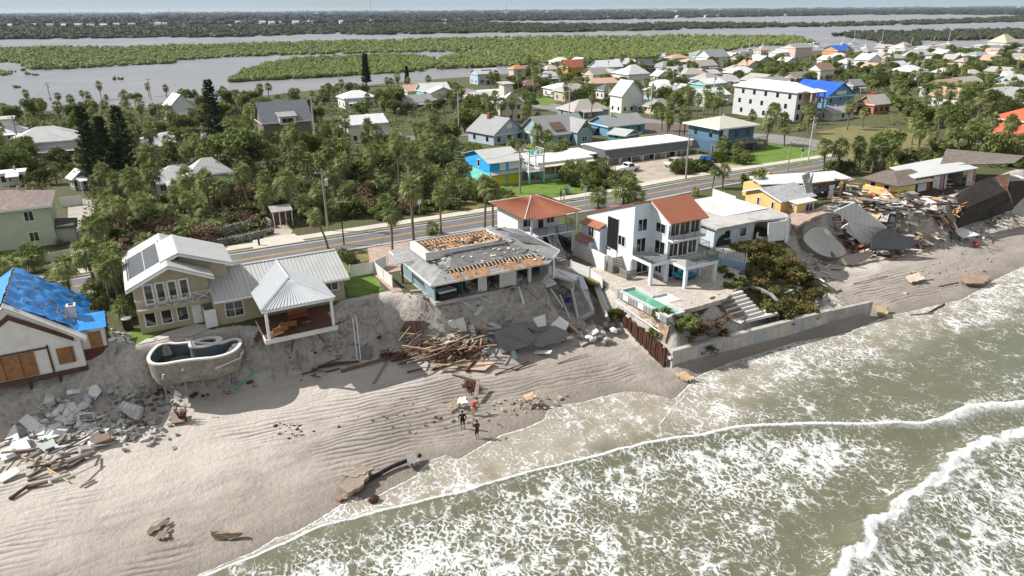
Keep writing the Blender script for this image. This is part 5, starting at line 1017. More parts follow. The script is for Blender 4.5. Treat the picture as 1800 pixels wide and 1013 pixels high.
panel('tiled_slab', 'large dark grey tiled terrace slab fallen below the grey house', 'concrete slab', [(868,588,2.6),(919,570,3.6),(944,600,2.3),(930,612,1.8),(882,625,1.4)], .28, TILE, (1, 2), .2, 6)
panel('tiled_slab', 'second grey tiled slab lying right of the largest one', 'concrete slab', [(932,604,2.1),(978,570,3.1),(998,588,2.2),(985,603,1.6),(944,612,1.3)], .28, TILE, (3,), .2, 6)
panel('tiled_slab', 'grey slab leaning against the bluff above the two tiled slabs', 'concrete slab', [(905,566,3.6),(940,556,4.2),(972,566,3.4),(932,588,2.5)], .2, CONC, (1, 2), .2, 6)
panel('tiled_slab', 'brown tiled slab on the bluff left of the driftwood heap', 'concrete slab', [(705,592,2.2),(714,574,3.4),(744,573,3.5),(757,580,2.8),(738,600,1.8)], .22, TILEB, (3,), .1, 4)
panel('tiled_slab', 'small grey board standing on the sand by the roots', 'board', [(632,614,2.0),(657,612,2.0),(652,636,1.1),(632,633,1.1)], .12, TILE)
panel('white_sheet', 'white foam sheet lying over the tiled slabs beside the fallen pool', 'foam sheet', [(968,570,3.2),(984,556,4.0),(1000,568,3.3),(990,590,2.3),(976,584,2.6)], .25, WHITE)
panel('white_sheet', 'white square of broken roof membrane on the slope', 'roof piece', [(936,560,4.0),(958,552,4.4),(960,572,3.2),(945,575,3.1)], .1, WHITE)
for k, (p, lb) in enumerate((([(782,584,2.6),(798,578,3.0),(808,590,2.2),(795,601,1.7)], 'white wall board in the heap, nearest the brown slab'), ([(800,575,3.3),(815,570,3.6),(822,592,2.1),(812,600,1.7)], 'upright white board in the middle of the white heap'), ([(826,598,2.0),(850,590,2.4),(857,606,1.5),(834,612,1.2)], 'broken white board at the right of the white heap'), ([(760,583,2.6),(770,580,2.9),(768,598,1.7),(760,596,1.7)], 'pale green board leaning at the left of the white heap'), ([(822,574,3.2),(832,576,3.0),(836,596,1.9),(826,598,1.9)], 'cream door panel in the white heap'))): panel('wall_board', lb, 'board', p, .1, [WHITE, WHITE, OFFW, mat((.45,.58,.56), .8), WOODL][k])
panel('plywood_sheet', 'peach coloured plywood sheet flat on the sand below the heap', 'plywood', [(822,640,1.25),(840,630,1.35),(870,638,1.3),(852,652,1.2),(815,650,1.2)], .06, mat((.50,.36,.26), .9, .1)); panel('glass_sheet', 'blue grey sheet of glass leaning beside the tiled slab', 'glass sheet', [(898,618,2.0),(905,616,2.1),(910,630,1.3),(902,633,1.3)], .05, mat((.28,.38,.42), .2, .1)); panel('glass_sheet', 'pale sheet of glass at the foot of the tiled slab', 'glass sheet', [(858,628,1.6),(868,621,1.9),(874,634,1.3),(864,637,1.2)], .05, mat((.45,.50,.52), .2, .1))
rg = random.Random(21)
def plank(p, q, w, th, m, label, cat, group, roll=0, name='plank'):
    p, q = Vector(p), Vector(q); d = q-p; L = d.length; c = (p+q)/2
    mb = MB().obox((0, 0, 0), L, w, th); o = solo(name, mb, m, label, cat, group, base=(0, 0, 0))
    o.location = c; o.rotation_euler = d.to_track_quat('X', 'Z').to_euler(); return o
def heap(n, px0, px1, py0, py1, Lr, label, cat, group, mats, lift=1.0, ang=None, name='plank', wr=(.08, .22), seed=5):
    rg = random.Random(seed)
    for k in range(n):
        x = rg.triangular(px0, px1, (px0+px1)/2); y = rg.triangular(py0, py1, (py0+py1)/2); s, t, z = GT(x, y); a = rg.gauss(ang, .5) if ang is not None else rg.uniform(0, 3.1); L = rg.uniform(*Lr)/2
        z += rg.uniform(.08, lift); dz = rg.uniform(-.18, .18)*L
        plank((s-L*math.cos(a), t-L*math.sin(a), max(z-dz, terr(s-L*math.cos(a), t-L*math.sin(a))+.06)), (s+L*math.cos(a), t+L*math.sin(a), max(z+dz, terr(s+L*math.cos(a), t+L*math.sin(a))+.06)), rg.uniform(*wr), rg.uniform(.04, .12), rg.choice(mats), label, cat, group, name=name)
heap(85, 690, 880, 590, 660, (1.0, 4.0), 'splintered plank in the driftwood heap below the grey house', 'plank', 'planks of the big driftwood heap', WOODS_, 1.3, -.1, name='driftwood_plank')
for k in range(7):
    x, y = 690+k*26+rg.uniform(-8,8), 628+rg.uniform(-14,10); s, t, z = GT(x, y, .4); mb = MB()
    for j in range(26): a = rg.uniform(0, 6.3); mb.path([(s, t, z), (s+.5*math.cos(a), t+.4*math.sin(a), z+rg.uniform(-.1,.5)), (s+1.1*math.cos(a+.3), t+.8*math.sin(a+.3), z+rg.uniform(-.25,.5))], [.06,.04,.015], 4)
    solo('root_mass', mb, WOODS_[5 if k % 2 else 2], 'matted reddish root mass caught in the driftwood heap', 'roots', 'root masses in the driftwood heap')
for a, b, lb, r in (((720,618),(870,628),'longest dark weathered pole lying along the top of the driftwood heap',.13), ((760,652),(828,632),'green brown timber slanting across the front of the heap',.12), ((657,676),(690,622),'grey plank leaning upslope left of the heap',.09), ((820,656),(845,630),'thick weathered timber standing out of the sand right of the heap',.16), ((870,660),(930,638),'long thin grey pole on the pale sand below the tiled slabs',.07), ((905,652),(940,640),'greenish pole lying behind the thin grey pole',.08), ((548,640),(600,632),'thin plank half buried beside the dark roots',.09), ((600,655),(700,628),'dark twisted trunk lying at the bluff foot',.16), ((560,648),(632,640),'dark rooty log at the foot of the bluff',.17), ((980,640),(1035,625),'thin driftwood line on the sand right of the slabs',.06), ((795,660),(835,672),'brown plank lying just below the driftwood heap',.08)):
    p, q = GT(*a, r), GT(*b, r+.1); mid = ((p[0]+q[0])/2, (p[1]+q[1])/2, terr((p[0]+q[0])/2, (p[1]+q[1])/2)+r+.12); solo('log', MB().path([p, mid, q], [r, r*.9, r*.6], 6), rg.choice(WOODS_[1:4]), lb, 'log')
# clump with seaweed near the people
s, t, z = GT(828, 682, .1); mb = MB()
for j in range(60): a = rg.uniform(0, 6.3); mb.path([(s+rg.uniform(-.7,.7), t+rg.uniform(-1,1), z), (s+.6*math.cos(a), t+.9*math.sin(a), z+rg.uniform(.1,.8))], [.05,.015], 4)
solo('root_mass', mb, WOODS_[5], 'brown root clump with a leaning board above the three beach walkers', 'roots'); panel('plank', 'weathered board leaning on the brown root clump', 'board', [(832,700,.9),(838,668,1.6),(844,668,1.6),(840,700,.9)], .12, WOODS_[3])
# fallen swimming pool of the grey house
T = Thing('broken_pool', 'grey pool basin broken off and sliding down beside the grey house', 'swimming pool', 39, 57, 2)
P = [V3(1003,518,4.2), V3(1022,512,4.3), V3(1044,556,2.6), V3(1015,574,1.5)]; T.part('basin', MB().slabn(P, .3), CONCD)
for i, (a, b) in enumerate(((1,2), (2,3), (3,0))): T.part('basin_wall', MB().slabn([P[a]+Vector((0,0,.75)), P[b]+Vector((0,0,.75)), P[b], P[a]], .25), mat((.46,.46,.44), .9, .12, .6, dirt=(.2,.2,.19), dirt_amt=.4))
T.part('puddle', MB().add([P[3].lerp(P[2], .1)+Vector((0,0,.12)), P[3].lerp(P[2], .85)+Vector((0,0,.12)), P[2].lerp(P[1], .3)+Vector((0,0,.02)), P[3].lerp(P[0], .3)+Vector((0,0,.02))], [(0,1,2,3)]), mat((.05,.055,.03), .1))
b = MB(); b.slab([V3(946,478,5.5), V3(962,466,5.5), V3(1022,486,5.5), V3(1008,493,5.5)], .25); T.part('coping', b, WHITE); b = MB(); b.slabn([V3(985,480,5.3), V3(1010,494,5.3), V3(1010,512,4.3), V3(985,500,4.3)], .2); T.part('tiled_wall', b, mat((.55,.50,.42), .8, .08)); T.part('tile_band', MB().slabn([V3(984,478,5.42), V3(1011,493,5.42), V3(1011,495,5.32), V3(984,480,5.32)], .26), mat((.04,.07,.16), .5)); T.part('pool_floor', MB().slab([V3(958,482,4.4), V3(985,490,4.4), V3(1008,506,4.2), V3(990,516,4.1), V3(972,508,4.2)], .3), CONCD)
T.part('coping', MB().slab([V3(944,488,5.6), V3(958,478,5.6), V3(978,497,5.5), V3(960,503,5.5)], .2), OFFW)
solo('blue_bucket', MB().lathe([(.28,0),(.42,.4),(.38,.4),(.25,.06)], 14, tuple(V3(998,531,3.6)), ), mat((.02,.05,.22), .5), 'blue plastic tub lying in the fallen pool basin', 'tub')
solo('leaning_wall', MB().slabn([V3(1039,486,5.0), V3(1046,487,5.0), V3(1078,552,2.4), V3(1068,555,2.4)], .35), mat((.42,.55,.64), .75, .06, .8, dirt=(.3,.36,.4), dirt_amt=.4), 'long pale blue wall leaning down the bluff to the sheet piles', 'wall'); panel('leaning_wall', 'tan underside of the pale blue wall, resting on rubble', 'wall', [(1038,490,4.7),(1042,500,4.3),(1072,574,1.3),(1064,560,1.9)], .3, mat((.46,.41,.34), .9, .15)); panel('leaning_wall', 'short grey wall standing at the pool edge right of the basin', 'wall', [(1014,490,5.3),(1022,489,5.3),(1032,512,4.3),(1022,514,4.2)], .5, mat((.50,.53,.56), .8)); panel('leaning_wall', 'grey wall piece above the fallen basin', 'wall', [(1022,512,4.3),(1030,510,4.3),(1044,552,2.8),(1036,540,3.1)], .4, CONC)
plank(V3(1002,572,2.4), V3(1030,596,1.3), .28, .12, mat((.55,.36,.19), .9), 'thick orange timber slanting down from the fallen basin', 'timber', None)
panel('concrete_block', 'flat grey slab lying loose at the end of the orange timber', 'concrete slab', [(1016,604,1.3),(1034,596,1.4),(1040,600,1.3),(1022,610,1.2)], .15, CONC)
def rubble(n, pxs, r, label, group, mats, seed, name='rubble_block', cat='rubble', lift=.5, box=.4):
    rg = random.Random(seed)
    for k in range(n):
        a, b, c, d = pxs; x, y = rg.triangular(a, b), rg.triangular(c, d); s, t, z = GT(x, y); rr = rg.uniform(*r); mb = MB()
        if rg.random() < box: mb.obox((0, 0, 0), rr*rg.uniform(1.2,2.6), rr*rg.uniform(.8,1.6), rr*rg.uniform(.4,1.1), rg.uniform(0,3), rg.gauss(0,.35), rg.gauss(0,.35))
        else: mb.rock((0, 0, 0), rr*.8, rg.uniform(.4,.9), rg)
        o = solo(name, mb, rg.choice(mats), label, cat, group, base=(0, 0, 0)); o.location = (s, t, z+rr*.25+rg.random()*lift*rr)
RB = [CONC, CONCD, OFFW, mat((.5,.47,.42), .9, .15)]
rubble(48, (985,1090,575,612), (.2,.6), 'broken concrete lump below the leaning blue wall', 'concrete lumps below the leaning wall', RB, 8, 'concrete_lump', lift=1.2)
# ----- rubble below the tarp house
rubble(190, (140,325,715,795), (.07,.3), 'grey block fragment in the rubble field below the tarp house', 'rubble field below the tarp house', [CONCD, CONC, CONCD, mat((.14,.12,.11), .9, .2), mat((.40,.39,.37), .9)], 17, 'block_fragment', box=.6)
rubble(60, (170,330,680,730), (.08,.3), 'dark brick lump between the tarp house and the pool piles', 'brick lumps by the pool piles', [CONCD, mat((.13,.11,.10), .9, .2), CONC], 19, 'brick_lump', box=.7)
rubble(60, (0,190,690,815), (.12,.55), 'pale broken piece on the sand under the tarp house', 'broken pieces under the tarp house', [OFFW, CONC, WHITE, mat((.5,.55,.6), .8)], 23, 'broken_piece', box=.85)
heap(34, -20, 190, 765, 860, (.8, 2.8), 'driftwood plank in the dark heap at the left edge', 'plank', 'planks of the dark left heap', [WOODS_[2], WOODS_[2], WOODS_[3], mat((.16,.145,.125), .9, .3), mat((.33,.31,.28), .9, .2)], .5, .5, seed=9, name='weathered_plank')
heap(16, 20, 240, 690, 800, (.8, 1.6), 'pale wall board lying among the rubble under the tarp house', 'board', 'pale boards under the tarp house', [OFFW, WHITE, mat((.55,.62,.62), .8), CONC], .3, None, seed=30, name='wall_board', wr=(.4,.9)); heap(30, 680, 1000, 575, 640, (.8, 2.0), 'pale broken board in the debris below the grey house', 'board', 'pale boards below the grey house', [OFFW, WHITE, mat((.5,.58,.6), .8), CONC, TILE], .7, None, seed=29, name='wall_board', wr=(.3,.9)); heap(26, 60, 250, 690, 790, (.5, 1.8), 'loose white and grey batten on the sand below the tarp house', 'batten', 'battens below the tarp house', [PVC, OFFW, CONCD, WOODS_[3]], .4, None, seed=31, name='batten', wr=(.05,.13))
for pts, lb, m, th in (([(212,720,1.6),(222,708,2.1),(254,718,1.9),(248,742,1.3),(236,738,1.3)], 'white block wall fragment lying tilted on the rubble', mat((.60,.60,.58), .9, .06, .8, kind='brick', period=.6), .35), ([(37,745,1.6),(53,732,2.0),(84,756,1.6),(82,768,1.3),(66,770,1.3)], 'white mattress lying on the debris at the left', WHITE, .28), ([(156,686,2.6),(172,680,2.9),(181,692,2.5),(169,707,2.0),(158,697,2.3)], 'white hexagonal board sticking from the rubble', WHITE, .12), ([(0,698,2.6),(7,694,2.7),(18,735,1.6),(8,742,1.4)], 'tall white door lying on the slope at the left edge', mat((.55,.58,.62), .7), .12), ([(16,782,1.5),(46,772,1.7),(56,790,1.3),(22,800,1.2)], 'white and pale green board in the dark heap', mat((.62,.68,.66), .8), .1), ([(-2,796,1.5),(18,786,1.6),(30,802,1.3),(4,812,1.2)], 'white door panel in the dark heap', WHITE, .1), ([(66,786,1.5),(94,772,1.7),(100,784,1.4),(80,796,1.2)], 'pale grey green panel at the heap edge', mat((.50,.57,.54), .8), .1), ([(298,726,1.5),(322,720,1.6),(326,742,1.2),(302,746,1.2)], 'brown square slab lying by the red brush', mat((.26,.20,.17), .9), .12), ([(160,776,1.3),(194,766,1.5),(198,776,1.3),(166,788,1.1)], 'brown concrete block half buried at the heap edge', mat((.22,.17,.13), .95, .2), .4), ([(26,756,1.6),(30,752,1.7),(38,778,1.3),(10,784,1.2)], 'white cupboard front beside the mattress', WHITE, .2), ([(-5,838,1.2),(30,822,1.4),(36,832,1.2),(4,850,1.0)], 'white tile board on the front of the dark heap', OFFW, .1)): panel('wreck_board', lb, 'board', pts, th, m)
for k, (a, b, lb, r) in enumerate((((92,828),(168,800),'long pale log lying at the front of the dark heap',.22), ((100,782),(170,746),'white pipe lying across the rubble',.09), ((80,822),(122,850),'orange plank on the sunlit sand in front of the heap',.07), ((10,798),(60,812),'orange plank lying across the white boards',.07), ((60,812),(95,815),'second orange plank among the white boards',.06), ((18,880),(52,858),'dark timber half buried at the left edge',.14), ((90,848),(125,838),'hollow concrete block row on the sunlit sand',.16), ((48,860),(85,852),'brown log beside the hollow concrete blocks',.16))): p, q = GT(*a, r), GT(*b, r+.1); solo('log', MB().path([p, q], [r, r*.8], 7), [WOODS_[3], PVC, mat((.58,.38,.2), .9), mat((.58,.38,.2), .9), mat((.58,.38,.2), .9), WOODS_[2], CONC, WOODS_[1]][k], lb, 'log')
for k, (x, y, a) in enumerate(((122,750,.5), (137,744,1.2), (152,744,.2), (86,672,.4))):
    s, t, z = GT(x, y, .1); mb = MB()
    for u in (-.55,.55):
        for v_ in (-.25,.25): mb.tube((u,v_,0), (u,v_,.6), .03, n=5)
        mb.tube((u,-.25,.6), (u,.25,.6), .03, n=5)
    for v_ in (-.25,0,.25): mb.tube((-.55,v_,.6), (.55,v_,.6), .03, n=5)
    for v_ in (-.25,.25): mb.tube((-.55,v_,.05), (.55,v_,.05), .025, n=5)
    o = solo('chair_frame', mb, WHITE, ['white chair frame standing left among the rubble', 'tall white chair frame in the middle of the rubble', 'white chair frame tipped beside the long pipe', 'white frame standing under the tarp house'][k], 'chair frame', base=(0, 0, 0)); o.location = (s, t, z+.15); o.rotation_euler = (.7-.5*k, .3, a)
s, t, z = GT(322, 740, 0); mb = MB()
for j in range(40): a = rg.uniform(0, 6.3); mb.path([(s+rg.uniform(-.3,.3), t+rg.uniform(-.3,.3), z), (s+.3*math.cos(a), t+.3*math.sin(a), z+rg.uniform(.4,.9)), (s+.55*math.cos(a), t+.55*math.sin(a), z+rg.uniform(.7,1.5))], [.04,.03,.012], 4)
solo('dead_brush', mb, mat((.13,.045,.03), .9, .3), 'dark red dead bush standing at the right end of the rubble field', 'dead bush')
T = Thing('lifeguard_chair', 'white plastic chair wedged under the tarp house floor', 'chair', *V3(52,690,2.4), .4, local=True); T.part('seat', MB().box(-.35,.35,-.35,.35,.6,.7), WHITE); T.part('backrest', MB().box(-.35,.35,.3,.38,.7,1.2), WHITE)
for u in (-.3,.3):
    for v_ in (-.3,.3): T.part('leg', MB().box(u-.05,u+.05,v_-.05,v_+.05,-.3,.6), WHITE)
T = Thing('hanging_railing', 'white lattice railing panel hanging at the bluff edge left of the pool', 'railing', *V3(200,600,5.2), 0, local=True)
m = railing(MB(), [(0,0,0),(1.5,-.8,-.3)], 1.0, .12, .012, .04); T.part('lattice', m, PVC)
for k, (a, b) in enumerate((((232,592,5.4),(262,705,1.4)), ((244,604,5.2),(280,700,1.4)), ((250,700,1.6),(308,712,1.3)), ((214,620,4.6),(236,690,1.8)), ((690,498,5.8),(762,560,2.4)), ((710,510,5.6),(730,556,3.6)), ((620,560,5.4),(628,632,1.6)), ((626,558,5.4),(634,632,1.6)), ((984,518,5.0),(1002,560,2.6)), ((968,508,5.4),(990,540,4.2)))): solo('loose_pipe', MB().tube(V3(*a), V3(*b), .05, n=6), PVC, 'white pipe dangling down the bluff face', 'pipe', 'white pipes hanging on the bluff')
solo('hose', MB().path([V3(412,686,1.5), V3(432,668,2.0), V3(446,655,2.6), V3(458,654,2.6)], .06), mat((.03,.38,.30), .5), 'green hose trailing on the sand right of the pool', 'hose')
for k in range(3): solo('tarp_house_debris', MB().rock(tuple(V3(195+k*9,598+k*6,5.4)), .5, .8), BLACK if k == 1 else CONC, ['grey lump by the tarp house side bay', 'black bag lying beside the side bay', 'grey lump nearest the white lattice'][k], 'debris')
# beige house side yard: air conditioner, bin
T = Thing('air_conditioner', 'dark round air conditioner unit left of the beige house', 'air conditioner', -2.9, 68.2, 6); T.part('body', MB().lathe([(.42,0),(.42,.95)], 16, (-2.9,68.2,5.9)), BLACK); T.part('fan_cover', MB().lathe([(.44,.95),(.44,1.0),(.3,1.04)], 16, (-2.9,68.2,5.9)), STEEL)
rubble(26, (186,238,578,608), (.1,.3), 'white rubble piece in the side yard of the beige house', 'white rubble beside the beige house', [OFFW, WHITE, CONC], 41, 'rubble_piece')
# ----- beach stones, timbers and slabs near the waterline
for pts, lb, th, m in (([(596,860,.45),(628,822,.6),(655,824,.6),(640,856,.5),(612,872,.4)], 'broken pale concrete slab beside the black pipe at the waterline', .3, mat((.29, .235, .185), .9, .2, 1.4, dirt=(.16,.125,.10), dirt_amt=.6)), ([(604,838,.7),(640,822,.8),(658,826,.75),(628,842,.6)], 'upper slab stacked on the broken concrete slab', .2, mat((.34,.275,.215), .9, .2)), ([(590,876,.25),(614,864,.35),(620,870,.3),(598,882,.2)], 'wooden plank half buried left of the broken slab', .12, WOODS_[0]), ([(920,700,.85),(936,692,1.1),(944,700,.9),(928,708,.7)], 'cream block lying tilted on the wet sand', .35, mat((.56,.42,.27), .9, .1)), ([(808,704,.9),(820,700,1.05),(824,712,.75),(806,714,.7)], 'white square block left of the walkers', .4, OFFW), ([(787,720,.65),(796,705,.9),(800,706,.9),(792,722,.6)], 'narrow pale plank left of the white block', .12, WOODS_[4]), ([(714,806,.5),(733,800,.55),(738,816,.4),(722,822,.35)], 'dark square concrete cap on the black pipe', .35, CONCD), ([(260,935,.35),(296,912,.5),(298,918,.5),(266,942,.3)], 'thin wooden frame edge in the sand at bottom left', .1, mat((.20,.155,.12), .9, .2)), ([(278,940,.4),(296,926,.45),(297,946,.35),(280,950,.3)], 'square wooden frame half buried at bottom left', .12, mat((.24,.19,.15), .9, .2)), ([(372,940,.35),(378,936,.5),(430,938,.35),(425,944,.25),(382,952,.2)], 'long wet wooden beam lying near the bottom waterline', .2, mat((.30,.225,.16), .9, .2)), ([(1592,488,.9),(1614,480,1.1),(1626,492,.85),(1602,498,.75)], 'pale square board on the sand by the far waterline', .15, mat((.55,.45,.38), .9)), ([(1684,490,.7),(1714,482,.9),(1740,488,.8),(1730,500,.5),(1698,500,.5)], 'brown broken wooden deck piece at the far waterline', .2, mat((.30,.215,.15), .9, .2)), ([(1188,660,.3),(1204,655,.4),(1222,668,.25),(1208,672,.2)], 'tan wooden board wedged at the seawall corner', .2, mat((.45,.33,.2), .9)), ([(1540,542,.5),(1560,540,.6),(1560,556,.3),(1543,556,.3)], 'ribbed tan pallet at the end of the seawall', .3, mat((.42,.32,.2), .9, .2, 1, kind='plank', period=.2))): panel('beach_slab', lb, 'slab', pts, th, m, (0, 1, 2, 3), .13, 5)
solo('outfall_pipe', MB().path([V3(632,852,.3), V3(690,820,.42), V3(740,800,.5)], .16, 8), BLACK, 'long black drain pipe lying on the wet sand', 'pipe'); solo('dark_stump', MB().rock(tuple(V3(657,878,.2)), .45, .9), WOODD, 'dark stump washed by foam at the waterline', 'stump')
for a, b, lb, r in (((1632,552),(1660,536),'long beam in the shallow water at the far right',.13), ((1640,552),(1600,556),'low beam end in the surf at the far right',.12), ((1640,492),(1600,496),'thin timber on the far wet sand',.08), ((1650,505),(1684,498),'plank left of the broken deck piece',.09), ((1440,540),(1470,522),'plank on the pale sand behind the seawall end',.1), ((1500,500),(1560,486),'driftwood stick on the far sand',.07)): p, q = GT(*a, r), GT(*b, r); solo('log', MB().path([p, q], [r, r*.7], 6), rg.choice(WOODS_[:4]), lb, 'log')
rubble(60, (560,980,690,780), (.04,.2), 'small dark stone scattered on the rippled wet sand', 'stones on the wet sand', [CONCD, WOODS_[1], mat((.2,.15,.12), .9)], 51, 'beach_stone', 'stone', .2, .3)
rubble(40, (860,1010,690,730), (.08,.3), 'rock in the stony patch right of the walkers', 'rocks right of the walkers', [mat((.28,.23,.19), .9, .2), CONCD, mat((.45,.36,.28), .9)], 52, 'beach_rock', 'rock', .2, .3)
rubble(30, (470,560,740,775), (.04,.16), 'small dark weed clump on the sunlit sand', 'weed clumps on the sunlit sand', [WOODS_[2], CONCD], 53, 'weed_clump', 'weed', .1, .1)
rubble(40, (1560,1790,440,520), (.06,.25), 'stone on the far beach below the collapsed houses', 'stones on the far beach', [CONC, WOODS_[1], mat((.4,.3,.24), .9)], 54, 'beach_stone', 'stone', .2, .3)
# ----- far collapse between and below the yellow houses
SHEETG = mat((.60,.61,.61), .85, .05, .5, kind='stripe', period=.35, axis=1)
panel('fallen_roof', 'big pale grey shingled roof section lying tilted on the debris', 'roof', [(1465,372,7.0),(1502,356,8.3),(1558,400,4.7),(1542,412,3.0),(1530,420,2.6),(1520,440,2.2),(1506,422,3.4),(1478,402,5.6),(1492,391,5.8)], .18, SHEETG, (2, 3, 4, 7), .3, 6)
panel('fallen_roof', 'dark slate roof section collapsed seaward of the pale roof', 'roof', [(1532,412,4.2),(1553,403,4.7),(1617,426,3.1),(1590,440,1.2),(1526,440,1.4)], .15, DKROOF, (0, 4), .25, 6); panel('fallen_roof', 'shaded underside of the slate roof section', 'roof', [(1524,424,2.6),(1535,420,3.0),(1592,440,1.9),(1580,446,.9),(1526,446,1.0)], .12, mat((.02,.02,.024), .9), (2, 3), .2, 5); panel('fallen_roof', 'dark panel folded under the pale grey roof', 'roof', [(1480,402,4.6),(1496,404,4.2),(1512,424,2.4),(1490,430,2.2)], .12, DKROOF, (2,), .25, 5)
T = Thing('white_pool_shell', 'white swimming pool shell tipped down the slope', 'swimming pool', *V3(1445,430,2.0))
P = [(1410,420,4.6),(1418,408,5.6),(1430,399,6.3),(1446,398,6.5),(1458,406,6.0),(1468,419,5.0),(1484,435,3.7),(1488,447,2.7),(1472,454,2.0),(1450,451,2.2),(1436,445,2.6),(1422,434,3.5)]
Q = smooth([tuple(V3(*p)) for p in P], 2); n = len(Q); C = Vector((0,0,0))
for q in Q: C += Vector(q)/n
b = MB(); b.add(Q+[tuple(Vector(q).lerp(C, .2)+Vector((.1,.62,-.6))) for q in Q]+[tuple(Vector(q).lerp(C, .5)+Vector((.1,.95,-.9))) for q in Q], [(k*n+i, k*n+(i+1) % n, (k+1)*n+(i+1) % n, (k+1)*n+i) for k in range(2) for i in range(n)]+[tuple(range(2*n, 3*n))]); T.part('basin', b, WHITE, smooth=True)
b = MB(); b.add([tuple(Vector(q)+Vector((0,0,.03))) for q in Q]+[tuple(Vector(q).lerp(C, -.06)+Vector((0,0,.04))) for q in Q]+[tuple(Vector(q).lerp(C, .06)+Vector((.1,.95,-1.0))) for q in Q], [(k*n+i, k*n+(i+1) % n, (k+1)*n+(i+1) % n, (k+1)*n+i) for k in range(2) for i in range(n)]); T.part('shell', b, mat((.30,.26,.23), .95, .3, 1.5, bump=.8))
panel('pool_fragment', 'broken rounded pool wall fragment standing in front of the white shell', 'pool fragment', [(1459,444,2.6),(1464,434,3.2),(1472,442,2.6),(1474,455,1.6),(1468,462,1.2)], .3, CONCD, (2, 3), .1, 4); panel('pool_fragment', 'curved pool floor fragment full of splinters', 'pool fragment', [(1476,458,1.8),(1500,450,2.0),(1528,446,1.9),(1530,452,1.5),(1508,470,.8),(1484,470,.9)], .5, mat((.34,.29,.25), .95, .25, 1, bump=.6), (3, 4), .15, 4)
T = Thing('fallen_house_roof', 'huge dark brown shingled roof fallen toward the beach at the far right', 'roof', *V3(1730,370,3.0))
T.part('upper_slope', MB().slabn(jagged(onplane([(1678,345,6.9), (1738,312,8.6), (1768,337,6.7), (1692,370,4.8)]), (0, 3), .2, 6, random.Random(3)), .2), BRROOF); T.part('lower_slope', MB().slabn(jagged(onplane([(1693,371,5.1), (1768,338,6.6), (1779,368,3.6), (1762,376,1.6), (1676,405,.8)]), (2, 3), .25, 6, random.Random(4)), .2), BRROOF)
T.part('ridge_cap', MB().tube(V3(1692,370,5.15), V3(1768,337,6.7), .12, n=5), mat((.12,.10,.09), .9)); T.part('skylight', MB().slabn([V3(1727,342,6.75), V3(1733,340,6.85), V3(1739,350,6.0), V3(1733,353,5.9)], -.15), mat((.35,.34,.33), .7)); T.part('skylight', MB().slabn([V3(1731,354,5.9), V3(1738,351,6.05), V3(1736,362,5.0), V3(1730,364,4.9)], -.15), mat((.35,.34,.33), .7))
T.part('end_gable', MB().slabn([V3(1750,312,8.0), V3(1774,306,8.0), V3(1772,326,7.2), V3(1768,337,6.6)], .15), mat((.16,.08,.045), .9, .3)); T.part('far_slope', MB().slabn([V3(1770,320,7.2), V3(1800,318,6.9), V3(1806,340,5.0), V3(1779,366,3.6)], .2), BRROOF)
for k in range(26): a = V3(1678+rg.uniform(-4,8), 345+rg.uniform(0,34), 6.2-rg.random()*1.2); plank(a, a+Vector((rg.uniform(-1,1.2), rg.uniform(-1.2,.6), rg.uniform(-.5,1))), .12, .08, WOODO, 'splintered rafter end at the torn edge of the dark fallen roof', 'rafter', 'rafter ends of the fallen roof', name='rafter_end')
panel('maroon_floor', 'maroon floor sheet sloping down from the open yellow house', 'floor', [(1604,352,5.6),(1622,336,6.2),(1650,345,5.6),(1640,372,3.2),(1622,375,3.2)], .2, mat((.085,.035,.038), .8, .2), (2, 3), .15, 5); panel('maroon_floor', 'second maroon floor sheet beside the dark roof', 'floor', [(1650,344,5.7),(1672,338,6.0),(1674,352,5.0),(1656,360,4.6)], .2, mat((.085,.035,.038), .8, .2)); panel('pink_panel', 'pale pink panel leaning between the maroon floor sheets', 'board', [(1640,357,4.8),(1655,352,5.1),(1658,364,4.2),(1648,366,4.0)], .1, mat((.46,.36,.37), .8))
panel('roof_deck', 'orange wooden roof deck lying below the dark roof', 'roof', [(1648,398,2.2),(1654,378,3.4),(1664,380,3.2),(1674,396,1.8)], .15, WOODO, (0,), .15, 4); panel('roof_deck', 'black felt roof piece at the foot of the dark roof', 'roof', [(1656,376,3.5),(1682,372,3.6),(1690,388,2.2),(1672,404,1.0),(1646,402,1.4)], .15, mat((.035,.033,.033), .95, .3), (1, 2), .2, 4); panel('white_sheet', 'large white board flat on the sand below the collapsed house', 'board', [(1665,415,1.5),(1682,409,1.6),(1720,425,1.3),(1690,430,1.2)], .12, WHITE); panel('yellow_siding', 'long mustard siding panel on the far debris slope', 'siding', [(1560,386,3.6),(1572,384,3.8),(1614,414,1.6),(1608,422,1.3)], .12, mat((.50,.40,.20), .85, .1)); panel('sand_slab', 'pale concrete foundation face below the second yellow house', 'foundation', [(1578,362,5.4),(1600,358,5.6),(1620,392,2.6),(1596,396,2.4)], .5, mat((.48,.44,.40), .9, .15, .6, dirt=(.3,.27,.24), dirt_amt=.5), (1, 2), .25, 5)
panel('grey_wall_piece', 'long grey siding strip slumped behind the white pool shell', 'siding', [(1436,352,6.3),(1444,350,6.3),(1480,398,4.2),(1470,402,3.8)], .15, mat((.36,.37,.39), .85)); panel('wrecked_wall', 'broken brown wall frame leaning left of the pale fallen roof', 'wall frame', [(1452,362,6.0),(1460,356,6.3),(1488,388,4.6),(1482,396,4.2)], .2, WOODS_[1])
panel('brick_patio', 'pink brick patio broken at the cliff edge by the yellow house', 'patio', [(1376,392,6.5),(1392,378,6.5),(1440,372,6.5),(1452,378,6.5),(1426,388,6.5),(1398,404,6.5)], .3, PAVERP, (3, 4), .2, 5)
